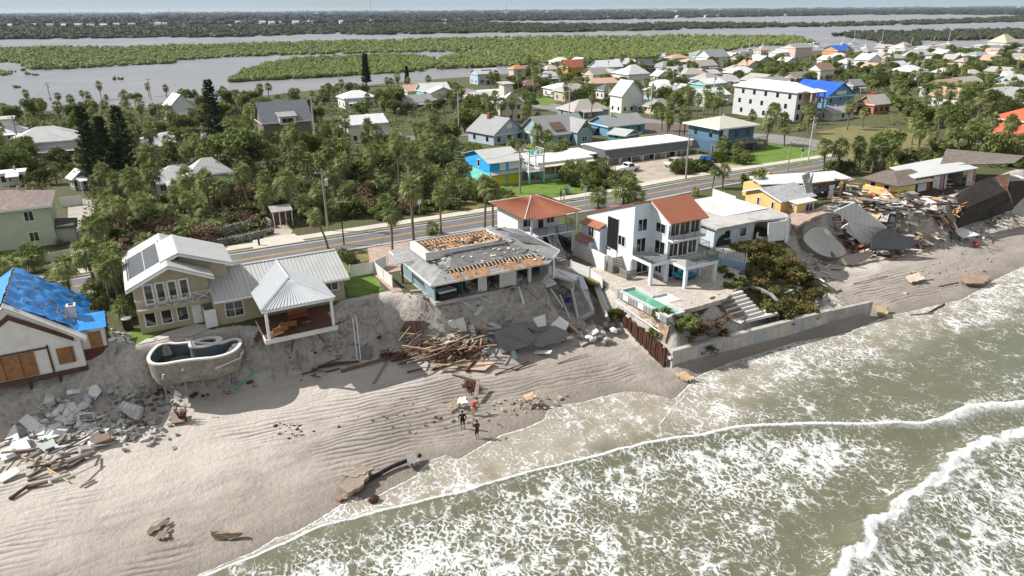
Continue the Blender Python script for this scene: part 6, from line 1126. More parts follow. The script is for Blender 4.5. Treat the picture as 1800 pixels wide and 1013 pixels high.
FARM = WOODS_+[WOODO, WHITE, OFFW, mat((.46,.38,.22), .9, .15), CONC, mat((.55,.40,.24), .9), mat((.30,.11,.07), .9)]
heap(46, 1450, 1640, 335, 425, (.8, 2.2), 'slab of broken wall in the wreck between the two yellow houses', 'wall slab', 'wall slabs of the wreck', FARM+[CONC, OFFW, mat((.36,.37,.39), .85), mat((.085,.035,.038), .8, .2)], 1.3, None, seed=68, name='wall_slab', wr=(.5,1.3)); heap(42, 1500, 1690, 345, 432, (1.0, 2.6), 'large broken slab or wall section tilted in the wreck slope', 'wall section', 'wall sections on the wreck slope', [WOODS_[1], WOODS_[3], CONC, CONCD, OFFW, mat((.36,.37,.39), .85), DKROOF], 1.5, None, seed=85, name='wall_section', wr=(.6,1.5)); heap(75, 1445, 1665, 330, 440, (.6, 1.7), 'torn wall or roof board in the mass of wreckage', 'board', 'torn boards of the wreckage', FARM+[OFFW, OFFW, CONC, WOODS_[3], mat((.40,.41,.42), .85)], 1.3, None, seed=81, name='torn_board', wr=(.2,.7)); rubble(45, (1570,1665,350,405), (.3,.9), 'large pale chunk of foundation on the slope below the collapsed house', 'foundation chunks on the slope', [CONC, OFFW, mat((.52,.46,.40), .9, .15)], 82, 'foundation_chunk', lift=.4, box=.5); heap(22, 690, 985, 505, 575, (.7, 2.2), 'broken strip of wood or metal hanging on the bluff face below the grey house', 'strip', 'strips hanging on the bluff', [WOODS_[1], WOODS_[3], OFFW, PVC, CONC], .35, None, seed=83, name='hanging_strip', wr=(.06,.2)); heap(22, 430, 690, 585, 640, (.5, 1.8), 'stick or board scattered at the bluff foot beside the porch piles', 'stick', 'sticks at the bluff foot', [WOODS_[1], WOODS_[2], WOODS_[3]], .15, None, seed=84, name='driftwood_stick', wr=(.05,.15)); heap(34, 1470, 1600, 395, 455, (.7, 1.8), 'broken slab heaped around the fallen slate roof', 'wall slab', 'slabs around the slate roof', WOODS_+[CONC, OFFW, CONCD, DKROOF], .6, None, seed=75, name='broken_slab', wr=(.3,1.0)); rubble(70, (620,1000,505,590), (.08,.3), 'lump of root or mortar stuck in the bluff face below the houses', 'lumps in the bluff face', [WOODS_[2], CONCD, CONC, WOODS_[1]], 76, 'bluff_lump', lift=.2, box=.2); rubble(50, (420,680,560,640), (.08,.25), 'lump of root or mortar in the bluff face beside the porch', 'lumps in the bluff by the porch', [WOODS_[2], CONCD, CONC], 77, 'bluff_lump', lift=.2, box=.2); rubble(60, (150,480,640,700), (.08,.3), 'dark brick lump on the slope around the pool piles', 'lumps around the pool piles', [WOODS_[2], CONCD, CONC], 78, 'slope_lump', lift=.2, box=.5); heap(26, 1590, 1700, 340, 410, (.8, 2.2), 'slab of broken wall on the slope of the collapsed yellow house', 'wall slab', 'wall slabs on the slope', FARM+[CONC, OFFW, mat((.085,.035,.038), .8, .2)], 1.2, None, seed=69, name='wall_slab', wr=(.5,1.3)); heap(110, 1440, 1600, 340, 420, (.5, 2.6), 'splintered timber in the wreck between the two yellow houses', 'timber', 'wreckage timbers between the yellow houses', FARM, 1.2, None, seed=61, name='timber', wr=(.08,.3)); heap(60, 1560, 1700, 370, 425, (.5, 2.4), 'broken board on the slope under the collapsed yellow house', 'board', 'boards under the collapsed yellow house', FARM, .9, None, seed=62, name='broken_board', wr=(.08,.35)); heap(36, 1500, 1625, 425, 462, (.6, 2.8), 'splintered board at the foot of the fallen slate roof', 'board', 'boards at the foot of the slate roof', WOODS_+[WOODL], .5, None, seed=63, name='splintered_board'); heap(60, 1700, 1800, 372, 405, (.5, 2.2), 'grey debris strip under the far edge of the dark fallen roof', 'board', 'debris under the dark roof edge', [CONC, CONCD, WOODS_[2], OFFW, WOODS_[3]], .5, None, seed=64, name='debris_board'); heap(40, 1380, 1480, 440, 560, (.5, 2.0), 'scattered board on the sand behind the seawall end', 'board', 'boards behind the seawall end', [OFFW, WOODS_[1], CONC, WOODS_[3], WHITE, PVC], .4, None, seed=65, name='loose_board'); heap(40, 1610, 1720, 300, 345, (.4, 1.6), 'broken piece of wall lying inside the open rooms of the yellow house', 'wall piece', 'wall pieces inside the open yellow house', [OFFW, WHITE, WOODO, mat((.4,.3,.32), .9)], .9, None, seed=66, name='wall_piece', wr=(.15,.5)); heap(45, 1440, 1540, 318, 352, (.5, 2.0), 'broken wall piece in the open wing of the near yellow house', 'wall piece', 'wall pieces in the open wing', [OFFW, WOODO, WOODS_[0], WOODS_[1], mat((.3,.31,.33), .9)], 1.0, None, seed=67, name='wall_piece', wr=(.12,.4))
rubble(80, (1500,1640,345,400), (.12,.45), 'rubble lump on the slope between the yellow houses', 'rubble between the yellow houses', [OFFW, CONC, WHITE, mat((.5,.42,.33), .9), mat((.32,.14,.09), .9)], 71, 'rubble_lump', lift=1.4); rubble(60, (1620,1760,400,432), (.1,.35), 'rubble lump at the sea foot of the collapsed yellow house', 'rubble at the sea foot', [OFFW, CONC, WHITE, WOODS_[1]], 72, 'rubble_lump', lift=.8); rubble(50, (1370,1470,440,520), (.1,.45), 'rubble lump on the shaded sand by the white pool shell', 'rubble by the white pool shell', [CONC, CONCD, OFFW], 73, 'rubble_lump')
solo('orange_cabinet', MB().obox((0,0,.5), 1.6, .8, 1.2, .4, .1, .1), mat((.52,.20,.05), .8, .1), 'orange cabinet tipped on the debris between the yellow houses', 'cabinet', base=(0,0,0)).location = V3(1533,352,5.6)
solo('red_cloth', MB().rock(tuple(V3(1717,431,1.2)), .5, .5), mat((.45,.03,.02), .9), 'red cloth bundle beside the large white board', 'cloth'); solo('yellow_arch', MB().path([V3(1560+3*i, 294-abs(2.5*math.sin(i/6*3.1))*3, 7.4) for i in range(7)], .45), YELB, 'yellow inflatable shape behind the second yellow house', 'inflatable')
plank(V3(1785,308,8.0), V3(1800,314,7.8), .3, .2, OFFW, 'white fallen gutter at the far right edge', 'gutter', None)
# ---------------------------------------------------------------- people
SKIN = mat((.36,.20,.135), .6, .06, 3)
def person(name, label, s, t, z, face, h, top, bottom, hair, arms, lean=0.0, group=None, knees=0.0, short=True):
    T = Thing('person', label, 'person', s, t, z, face, group, local=True); k = h/1.75
    J = {'p': (0,0,.93), 'w': (0,-.02-lean*.25,1.12), 'c': (0,-.02-lean*.75,1.36-lean*.2), 'n': (0,-.01-lean*1.0,1.49-lean*.32), 'hd': (0,-.03-lean*1.15,1.64-lean*.38)}
    V, E, Rd = [], [], []
    def add(p, r): V.append(tuple(x*k for x in p)); Rd.append(r*k); return len(V)-1
    ip = add(J['p'], .135); iw = add(J['w'], .12); ic = add(J['c'], .145); inn = add(J['n'], .055); ih = add(J['hd'], .085); it = add((J['hd'][0], J['hd'][1], J['hd'][2]+.1), .075)
    E += [(ip,iw),(iw,ic),(ic,inn),(inn,ih),(ih,it)]
    for sx in (-1, 1):
        a = add((sx*.10,0,.86), .095); b = add((sx*.12,-.06-knees,.48), .062); c = add((sx*.13,.02,.09), .042); d = add((sx*.14,-.13,.035), .038); E += [(ip,a),(a,b),(b,c),(c,d)]
        sh = add((sx*.185, J['c'][1], J['c'][2]+.05), .062); el, ha, fi = arms[0 if sx < 0 else 1]
        e_ = add(el, .042); w_ = add(ha, .030); f_ = add(fi, .024); E += [(ic,sh),(sh,e_),(e_,w_),(w_,f_)]
    def body(nm, keep, mt, grow):
        me = bpy.data.meshes.new(nm); me.from_pydata(V, E, []); o = bpy.data.objects.new(nm, me); COL.objects.link(o); o.parent = T.o
        m = o.modifiers.new('skin', 'SKIN'); m.use_smooth_shade = True
        for i, v in enumerate(me.skin_vertices[0].data): v.radius = (Rd[i], Rd[i]); v.use_root = (i == 0)
        m2 = o.modifiers.new('sub', 'SUBSURF'); m2.levels = m2.render_levels = 1
        dg = bpy.context.evaluated_depsgraph_get(); me2 = bpy.data.meshes.new_from_object(o.evaluated_get(dg)); o.modifiers.clear(); o.data = me2; me2.materials.clear(); me2.materials.append(mt); return o
    bo = body('body', None, SKIN, 0)
    def cloth(nm, zt, zb, mt, extra=.012, sleeves=0):
        me = bo.data; sel = []
        for p in me.polygons:
            c = p.center; arm = abs(c.x) > .23*k
            if zb*k < c.z < zt*k and (not arm or (sleeves and c.z > sleeves*k)): sel.append(p)
        mb = MB(); idx = {}
        for p in sel:
            f = []
            for i in p.vertices:
                if i not in idx: v = me.vertices[i]; idx[i] = len(mb.v); mb.v.append(tuple(v.co+v.normal*extra))
                f.append(idx[i])
            mb.f.append(tuple(f))
        return T.part(nm, mb, mt, smooth=True)
    cloth('shirt', J['n'][2]-.02, .90, top, .014, 1.15-lean*.3); cloth('shorts', .93, .47 if short else .12, bottom, .016)
    H = Vector((0, J['hd'][1]*k, (J['hd'][2]+.05)*k)); mb = MB(); mb.add([(H.x+v[0]*.105*k, H.y+.02+v[1]*.115*k, H.z+.02+v[2]*.12*k) for v in _ICO2[0]], [f for f in _ICO2[1] if sum(_ICO2[0][i][1] for i in f)/3 > -.35 or sum(_ICO2[0][i][2] for i in f)/3 > .45]); T.part('hair', mb, hair, smooth=True)
    fc = MB(); fc.add([(H.x+x*k, H.y-.085*k+y*k, H.z+z_*k) for x, y, z_ in ((-.012,-.005,-.03),(.012,-.005,-.03),(0,-.03,-.03),(0,-.005,.02))], [(0,2,3),(2,1,3),(0,1,2)]); T.part('nose', fc, SKIN)
    ey = MB()
    for sx in (-1, 1): ey.obox((H.x+sx*.033*k, H.y-.082*k, H.z+.018*k), .022*k, .012*k, .012*k)
    T.part('eyes', ey, BLACK); T.part('mouth', MB().obox((H.x, H.y-.078*k, H.z-.062*k), .045*k, .014*k, .01*k), mat((.25,.08,.07), .6))
    hm = MB()
    for sx, (el, ha, fi) in ((-1, arms[0]), (1, arms[1])):
        a, b = Vector(ha)*k, Vector(fi)*k; d = (b-a).normalized(); sd = d.orthogonal().normalized()
        for q, L in enumerate((.07,.085,.08,.06)): st = b+sd*(q-1.5)*.017*k; hm.path([st-d*.02*k, st+d*L*.5*k, st+d*L*k+sd.cross(d)*.02*k], [.009*k,.008*k,.006*k], 4)
        hm.path([a.lerp(b,.5), a.lerp(b,.5)+sd*.04*k+d*.03*k, a.lerp(b,.5)+sd*.045*k+d*.06*k], [.011*k,.009*k,.007*k], 4)
    T.part('fingers', hm, SKIN, smooth=True)
    return T
bl = mat((.012,.012,.015), .85); nv = mat((.03,.035,.06), .85); rd = mat((.45,.02,.015), .8); hr = mat((.015,.012,.01), .6)
hips = [((-.36,.03,1.12), (-.20,-.06,.98), (-.14,-.09,.97)), ((.36,.03,1.12), (.20,-.06,.98), (.14,-.09,.97))]
s, t, z = GT(813.5, 754.5); person('p', 'person in dark shirt and shorts standing with hands on hips on the wet sand', s, t, z, R(150), 1.76, bl, nv, hr, hips)
s, t, z = GT(839, 771); person('p', 'person in black shorts raising one arm, nearest the surf line', s, t, z, R(-160), 1.72, mat((.05,.03,.035), .85), mat((.03,.02,.025), .85), hr, [((-.30,.02,1.15), (-.30,-.08,.92), (-.30,-.10,.84)), ((.30,-.14,1.42), (.33,-.26,1.68), (.34,-.28,1.76))])
s, t, z = GT(831, 731); person('p', 'person in red top bending forward behind the other two walkers', s, t, z, R(110), 1.7, rd, mat((.50,.42,.34), .85), hr, [((-.22,-.62,1.0), (-.18,-.70,.76), (-.17,-.72,.68)), ((.22,-.62,1.0), (.18,-.70,.76), (.17,-.72,.68))], .5)
for k, (x, c, l) in enumerate(((985.5, bl, 'person in dark shirt walking on the far pavement'), (991, mat((.6,.5,.42), .8), 'person in pale clothes walking on the far pavement'))): s, t, z = GT(x, 353); person('p', l, s, t, z+.12, R(70), 1.7, c, nv if k == 0 else mat((.65,.62,.58), .8), hr, [((-.26,.02,1.15), (-.25,-.05,.92), (-.25,-.08,.84)), ((.26,.02,1.15), (.25,-.05,.92), (.25,-.08,.84))])
# ---------------------------------------------------------------- cars, bins
TYRE = mat((.015,.015,.015), .9); 
def car(name, label, cat, s, t, rz, col, L=4.0, W=1.7, H=1.5, pickup=False, cover=False):
    T = Thing(name, label, cat, s, t, terr(s, t)+.04, rz, local=True); m = mat(col, .3, .04, 1, spec=.6); h = W/2
    if cover:
        b = MB(); crumple(b, (-L/2,-h,.9), (L/2,-h,.9), (L/2,h,.9), (-L/2,h,.9), 12, 6, .05, 3); mb = MB().add([(-L/2,-h,0),(L/2,-h,0),(L/2,h,0),(-L/2,h,0),(-L/2*.85,-h*.85,H),(L/2*.8,-h*.85,H*.9),(L/2*.8,h*.85,H*.9),(-L/2*.85,h*.85,H)], [(4,5,6,7),(0,1,5,4),(1,2,6,5),(2,3,7,6),(3,0,4,7)]); T.part('cover', mb, mat((.28,.29,.30), .9, .15, 1.5)); return T
    prof = [(-L/2,.35),(-L/2,.85),(-L/2+.15,.95),(-L*.40,H),(L*.12,H),(L*.27,1.0),(L/2-.12,.88),(L/2,.7),(L/2,.35)] if not pickup else [(-L/2,.4),(-L/2,1.0),(-L*.14,1.0),(-L*.10,H),(L*.14,H),(L*.25,1.05),(L/2-.1,.98),(L/2,.75),(L/2,.4)]
    n = len(prof); mb = MB(); mb.add([(x,-h*(1 if z_ < 1.02 else .84),z_) for x, z_ in prof]+[(x,h*(1 if z_ < 1.02 else .84),z_) for x, z_ in prof], [tuple(range(n)), tuple(range(2*n-1,n-1,-1))]+[(i,n+i,n+(i+1) % n,(i+1) % n) for i in range(n)]); T.part('body', mb, m)
    for sx in (-1, 1):
        g = MB(); y0 = sx*h*.99; y1 = sx*(h*.845+.02); x0, x1 = (-L*.34, L*.13) if not pickup else (-L*.08, L*.14); g.add([(x0,y0+.012*sx,1.02),(x1+L*.09,y0+.012*sx,1.02),(x1,y1+.012*sx,H-.08),(x0,y1+.012*sx,H-.08)], [(0,1,2,3) if sx < 0 else (3,2,1,0)]); T.part('side_window', g, GLASS)
    g = MB().add([(L*.262,-h*.82,1.06),(L*.262,h*.82,1.06),(L*.14,h*.74,H-.04),(L*.14,-h*.74,H-.04)], [(0,1,2,3)]); T.part('windscreen', g, GLASS)
    g = MB(); bx = -L*.475 if not pickup else -L*.135; tx = -L*.41 if not pickup else -L*.108; g.add([(bx-.01,-h*.8,1.05),(tx-.01,-h*.72,H-.06),(tx-.01,h*.72,H-.06),(bx-.01,h*.8,1.05)], [(0,1,2,3)]); T.part('rear_window', g, GLASS)
    for sx in (-1, 1):
        for x in (-L*.31, L*.31): w_ = MB().tube((x,sx*(h-.2),.33), (x,sx*(h+.02),.33), .33, n=14); wo = T.part('wheel', w_, TYRE); T.part('rim', MB().tube((x,sx*(h+.022),.33), (x,sx*(h+.03),.33), .19, n=10), STEEL, wo)
        T.part('headlight', MB().obox((L/2,sx*h*.72,.72), .06, .32, .14), WHITE); T.part('tail_light', MB().obox((-L/2,sx*h*.8,.8), .05, .16, .3), mat((.35,.02,.02), .4))
    return T
s, t = GT(1103, 302)[:2]; car('pickup_truck', 'white pickup truck parked in front of the grey motel', 'pickup truck', s, t, R(0), (.74,.74,.74), 4.2, 1.7, 1.55, True)
s, t = GT(1183, 293)[:2]; car('parked_car', 'beige boxy car parked in front of the grey motel', 'car', s, t, R(188), (.42,.36,.29), 3.4, 1.6, 1.5)
s, t = GT(1203, 292)[:2]; car('covered_car', 'car under a grey cover beside the beige car', 'car', s, t, R(10), (.3,.3,.3), 3.2, 1.7, 1.5, cover=True)
s, t = GT(1336, 322)[:2]; car('parked_car', 'white car parked by the road behind the yellow house', 'car', s, t, R(185), (.78,.78,.78), 3.6, 1.6, 1.45); car('parked_car', 'dark car under the red roofed house', 'car', 46.3, 70.5, R(95), (.02,.025,.03), 3.6, 1.6, 1.35)
s, t = GT(1046, 236)[:2]; car('parked_car', 'dark blue car parked beside the small blue cottage', 'car', s, t, R(30), (.02,.03,.06), 3.8, 1.7, 1.4); s, t = GT(1322, 170)[:2]
s, t = GT(1262, 137)[:2]; car('parked_car', 'red car half hidden by the palms near the white roofs', 'car', s, t, R(20), (.35,.02,.02), 3.9, 1.7, 1.4); s, t = GT(1535, 170)[:2]; car('parked_car', 'red car by the blue tarped house', 'car', s, t, R(60), (.45,.02,.03), 3.9, 1.7, 1.4)
s, t = GT(786, 243)[:2]; car('golf_cart', 'dark vehicle parked under palms near the grey cottage', 'car', s, t, R(20), (.03,.03,.04), 3.4, 1.6, 1.5)
for k, x in enumerate((1235, 1243, 1247)):
    s, t = GT(x, 285+.7*k)[:2]; T = Thing('rubbish_bin', ['blue wheeled bin, leftmost of the row by the motel', 'middle blue wheeled bin by the motel', 'rightmost blue wheeled bin by the motel'][k], 'bin', s, t, terr(s, t), .3, 'blue bins by the motel', local=True); T.part('body', MB().box(-.34,.34,-.4,.4,.05,1.05), mat((.01,.10,.42), .6)); T.part('lid', MB().box(-.37,.37,-.45,.42,1.052,1.13), mat((.008,.07,.33), .6))
# ---------------------------------------------------------------- utility poles and wires
POLEW = mat((.30,.27,.24), .9, .15, 2); POLEC = mat((.52,.51,.49), .9, .08, 2)
tops = {}
def upole(key, label, base, toppy, r=.13, m=None, arm=True, dark=False):
    s, t, z = GT(*base); d = math.hypot(s, t); lo, hi = z, z+60
    for _ in range(40):
        mid = (lo+hi)/2
        if PX(s, t, mid)[1] > toppy: lo = mid
        else: hi = mid
    H = lo-z; T = Thing('utility_pole' if arm else 'lamp_post', label, 'utility pole' if arm else 'lamp post', s, t, z-.3); r = max(r, d*.00055)
    T.part('pole', MB().tube((s,t,z-.3), (s,t,z+H), r, r*.7, 8), m or POLEW)
    if arm:
        T.part('crossarm', MB().obox((s,t,z+H-.5), .12, 2.0, .12, R(90)), POLEW); T.part('transformer', MB().lathe([(.25,0),(.25,.8)], 10, (s+.35,t-.1,z+H-2.2)), mat((.55,.55,.54), .6)) if H > 6 else None
        for u in (-.8,0,.8): T.part('insulator', MB().lathe([(.05,0),(.06,.18)], 6, (s+u,t,z+H-.44)), OFFW)
    else: T.part('lamp_head', MB().obox((s,t,z+H), .5, .22, .12), CONCD)
    tops[key] = (s, t, z+H); return T
for key, label, b, ty, r, m in (('a','tall wooden utility pole by the pavement, left of the leaning palm',(577,407),297,.16,POLEW), ('c','wooden utility pole in front of the blue and yellow house',(914,340),262,.16,POLEW), ('e','wooden utility pole beside the motel parking lot',(1205,317),232,.16,POLEW), ('f','bare wooden pole by the road at the bright lawn',(1384,302),248,.12,POLEW), ('g','grey utility pole at the corner of the side street',(1420,284),205,.13,POLEC), ('h','pale concrete utility pole beside the dormer house',(556,262),170,.18,POLEC), ('i','thin wooden utility pole against the lagoon, second from the left',(268,186),138,.12,POLEW), ('j','leftmost wooden utility pole against the lagoon',(92,188),145,.12,POLEW), ('k','dark pole in front of the white cupola house at the left edge',(35,258),203,.15,POLEW), ('l','white concrete pole near the palms left of the cream house',(807,240),160,.16,POLEC), ('m','pale utility pole right of the cream house',(1000,212),146,.16,POLEC), ('n','pale utility pole behind the bare lot palms',(1143,205),138,.16,POLEC), ('o','pale utility pole left of the grey concrete building',(1252,185),128,.16,POLEC), ('p','pale pole left of the orange roofed tower house',(984,150),106,.16,POLEC), ('q','pale pole standing over the white lagoon roofs',(1068,140),102,.16,POLEC), ('r','pale pole by the first white house at the lagoon shore',(826,150),112,.16,POLEC), ('s','white pole against the lagoon left of the cypress',(598,170),118,.16,POLEC), ('t','pale pole among the dark trees near the marina',(1181,125),95,.18,POLEC), ('u','pale pole beside the grey marina shed',(1285,125),90,.18,POLEC), ('v','wooden pole among palms right of the vacant lot',(1691,212),177,.14,POLEW), ('w','pale pole above the tan roofs at the right',(1687,142),103,.2,POLEW), ('x','pale pole near the right edge of the town',(1786,130),102,.2,POLEW), ('y','pale pole by the brown roofed cottage behind the concrete building',(1411,145),118,.18,POLEC)): upole(key, label, b, ty, r, m)
upole('b', 'dark lamp post at the road edge behind the beige house', (605,431), 355, .09, IRON, False); upole('d', 'thin dark lamp post at the road behind the tall pale house', (1064,350), 284, .08, IRON, False)
def wire(a, b, sag, off=0, label='sagging overhead wire along the road'):
    a, b = Vector(tops[a]), Vector(tops[b]); a.z -= .5+off; b.z -= .5+off; solo('overhead_wire', MB().path([a.lerp(b, i/12)-Vector((0,0,sag*4*(i/12)*(1-i/12))) for i in range(13)], .018, 4), BLACK, label, 'wire', 'overhead wires')
for a, b in (('a','c'), ('c','e'), ('e','f'), ('f','g'), ('k','a')): wire(a, b, .9); wire(a, b, 1.0, 1.6, 'lower sagging overhead wire along the road')
wire('a', 'b', .2, .6, 'short slack wire from the tall pole to the dark lamp post'); wire('k','j',.8, 0, 'thin overhead wire at the left edge'); wire('j','i',.8, 0, 'thin overhead wire crossing in front of the lagoon'); wire('i','h',.8, 0, 'thin overhead wire toward the dormer house')
# stone planter walls across the road and small things there
def stonewall(name, label, pts, h):
    mb = MB(); rg = random.Random(len(pts)*7)
    for a, b in zip(pts[:-1], pts[1:]):
        a, b = Vector(a), Vector(b); L = (b-a).length
        for i in range(int(L/.32)):
            for q in range(int(h/.3)):
                p = a.lerp(b, (i+.5)/int(L/.32)); mb.rock((p.x+rg.uniform(-.05,.05), p.y+rg.uniform(-.1,.1), terr(p.x, p.y)+.12+.3*q), rg.uniform(.2,.27), .8, rg)
    return solo(name, mb, mat((.27,.26,.24), .95, .35, 1.5, dirt=(.10,.10,.09), dirt_amt=.6), label, 'wall')
stonewall('stone_wall', 'low coquina stone wall at the pavement, front tier', [GT(384,432), GT(430,424), GT(482,411)], .9); stonewall('stone_wall', 'coquina stone wall behind the green planting, upper tier', [GT(384,415), GT(430,405), GT(466,392), GT(478,402)], 1.2)
T = Thing('beach_shed', 'small open wooden shed across the road with white posts', 'shed', *GT(497,396)); s, t, z = GT(497,396)
T.part('roof', MB().slab([(s-1.4,t-1,z+2.2),(s+1.4,t-1,z+2.2),(s+1.4,t+1,z+2.6),(s-1.4,t+1,z+2.6)], .1), mat((.35,.34,.32), .9)); T.part('back_wall', MB().box(s-1.2,s+1.2,t+.7,t+.8,z,z+2.2), mat((.22,.13,.08), .9))
for x in (-1.2,-.4,.4,1.2): T.part('post', MB().box(s+x-.06,s+x+.06,t-.9,t-.78,z,z+2.2), mat((.6,.68,.66), .8))
T = Thing('real_estate_post', 'short dark post on the verge across the road', 'post', *GT(456,433)); s, t, z = GT(456,433); T.part('post', MB().box(s-.1,s+.1,t-.1,t+.1,z,z+1.0), BLACK); T.part('cap', MB().box(s-.12,s+.12,t-.12,t+.12,z+1.0,z+1.06), RUST)
for k, (x, y, hh, l) in enumerate(((738,378,1.9,'white sign on a post at the scrub edge across the road'), (1028,352,1.6,'white sign on a post on the lawn verge'), (1408,285,2.2,'small blue street sign near the side street corner'), (1561,262,1.6,'yellow diamond road sign in the vacant lot'))):
    s, t, z = GT(x, y); T = Thing('road_sign', l, 'sign', s, t, z); T.part('post', MB().tube((s,t,z), (s,t,z+hh), .05, n=5), PVC); T.part('sign_board', MB().obox((s,t-.07,z+hh), .6, .03, .6, 0, 0, R(45) if k >= 2 else 0), [WHITE, WHITE, mat((.03,.12,.4), .6), mat((.65,.45,.05), .6)][k])
# ---------------------------------------------------------------- town houses
LAND = []     # (phrase, s, t) landmarks that trees are named after
FOOT = []     # footprints kept clear of plants: s0,s1,t0,t1
for ph, s, t, q in (('the blue tarp house',-11,68,(-19,-4,63,76)), ('the beige house',5,70,(-3.5,17.5,59,77)), ('the wrecked grey house',30,63,(22,39,56,69.5)), ('the red roofed house',42,70,(37,47,63,76)), ('the tall pale blue house',50,60,(43,57,46,68)), ('the flat roofed house',66,64,(59,74,56,71)), ('the near yellow house',82,67,(76,96,61,75)), ('the collapsed yellow house',110,64,(97,134,58,69))): LAND.append((ph, s, t)); FOOT.append(q)
C_ = lambda r, g, b: (r, g, b)
RW_ = mat((.78,.79,.80), .5, .05, .5)
def hmat(c, k='plain', **kw): return mat(c, .85, .07, .5, dirt=tuple(x*.7 for x in c), dirt_amt=.3, kind=k, **kw)
def house(label, cat, s, t, w, d, h, roof, wc, rc, rh=1.4, rot=0, name='house', phrase=None, nw=3, nl=2, z=None, ov=.45, wins=True, storeys=1, gm=None, porch=False):
    z = terr(s, t)-.15 if z is None else z; T = Thing(name, label, cat, s, t, z, R(rot), local=True); a, b = w/2, d/2; wm = hmat(wc) if isinstance(wc, tuple) else wc; rm = mat(rc, .75, .08, .4, dirt=tuple(x*.75 for x in rc), dirt_amt=.35, kind='stripe', period=.55, axis=0) if isinstance(rc, tuple) else rc
    m = MB(); r = MB(); A, B = a+ov, b+ov; e = h-.12
    if roof == 'x':
        m.gable(-a,a,-b,b,0,h,h+rh,'x'); r.slabn([(-A,-B,e),(A,-B,e),(A,0,h+rh*(1+ov/b*.3)),(-A,0,h+rh*(1+ov/b*.3))], .15); r.slabn([(A,B,e),(-A,B,e),(-A,.01,h+rh*(1+ov/b*.3)),(A,.01,h+rh*(1+ov/b*.3))], .15)
    elif roof == 'y':
        m.gable(-a,a,-b,b,0,h,h+rh,'y'); r.slabn([(-A,B,e),(-A,-B,e),(0,-B,h+rh*(1+ov/a*.3)),(0,B,h+rh*(1+ov/a*.3))], .15); r.slabn([(A,-B,e),(A,B,e),(.01,B,h+rh*(1+ov/a*.3)),(.01,-B,h+rh*(1+ov/a*.3))], .15)
    elif roof == 'hip':
        m.box(-a,a,-b,b,0,h); i = min(A, B)
        p0, p1 = ((-A+i,0,h+rh),(A-i,0,h+rh)) if A > B else ((0,-B+i,h+rh),(0,B-i,h+rh))
        c = [(-A,-B,h),(A,-B,h),(A,B,h),(-A,B,h)]
        fs = [[c[0],c[1],p1,p0],[c[2],c[3],p0,p1],[c[3],c[0],p0],[c[1],c[2],p1]] if A > B else [[c[0],c[1],p0],[c[2],c[3],p1],[c[1],c[2],p1,p0],[c[3],c[0],p0,p1]]
        for f in fs:
            if A == B: f = f[:3]
            r.slabn(f, .15)
    else:
        m.box(-a,a,-b,b,0,h); r.box(-A,A,-B,B,h+.002,h+.25)
    T.part('wall', m, wm); T.part('roof', r, rm)
    if wins:
        for q in range(storeys):
            zz = .9+q*(h/storeys); hh = min(1.1, h/storeys-1.2)
            far = math.hypot(s, t) > 150
            for i in range(nw):
                x = -a+w*(i+.5)/nw
                if far: T.part('window', MB().box(x-.45,x+.45,-b-.05,-b-.003,zz,zz+hh), gm or GLASS)
                else: win(T, 'f', x-.45, x+.45, zz, zz+hh, -b, 2)
            for i in range(nl):
                y = -b+d*(i+.5)/nl
                if far: T.part('window', MB().box(-a-.05,-a-.003,y-.4,y+.4,zz,zz+hh), gm or GLASS)
                else: win(T, 'l', y-.4, y+.4, zz, zz+hh, -a, 2)
    tr = MB(); tr.box(-A,A,-B-.04,-B-.003,h-.26,h-.02); tr.box(-A-.04,-A-.003,-B,B,h-.26,h-.02) if roof != 'y' else None; T.part('trim', tr, WHITE)
    q = abs(math.sin(s*12.9+t*7.3))
    if porch and wins and h < 6.5 and q > .35:
        pw = w*(.3+.3*q); x0 = -a+(w-pw)*((q*7.7) % 1); T.part('porch_roof', MB().slabn([(x0,-b-2.2,2.1),(x0+pw,-b-2.2,2.1),(x0+pw,-b-.05,2.6),(x0,-b-.05,2.6)], .1), rm); T.part('door', MB().box(x0+pw*.5-.45,x0+pw*.5+.45,-b-.06,-b-.004,.1,2.05), [WHITE, DARKIN, OFFW][int(q*10) % 3])
        for x in (x0+.1, x0+pw-.2): T.part('porch_post', MB().box(x,x+.12,-b-2.1,-b-1.98,-.2,2.1), WHITE)
    if wins and q > .6: T.part('roof_vent', MB().lathe([(.16,0),(.16,.9)], 8, (a*.3,b*.25,h+rh*.5)), CONC)
    if phrase: LAND.append((phrase, s, t))
    cr, sr = abs(math.cos(R(rot))), abs(math.sin(R(rot))); ea, eb = a*cr+b*sr+.8, a*sr+b*cr+.8; FOOT.append((s-ea, s+ea, t-eb, t+eb)); return T
GR, LG, WH, DK = (.30,.305,.31), (.48,.49,.49), (.70,.70,.69), (.13,.135,.145)
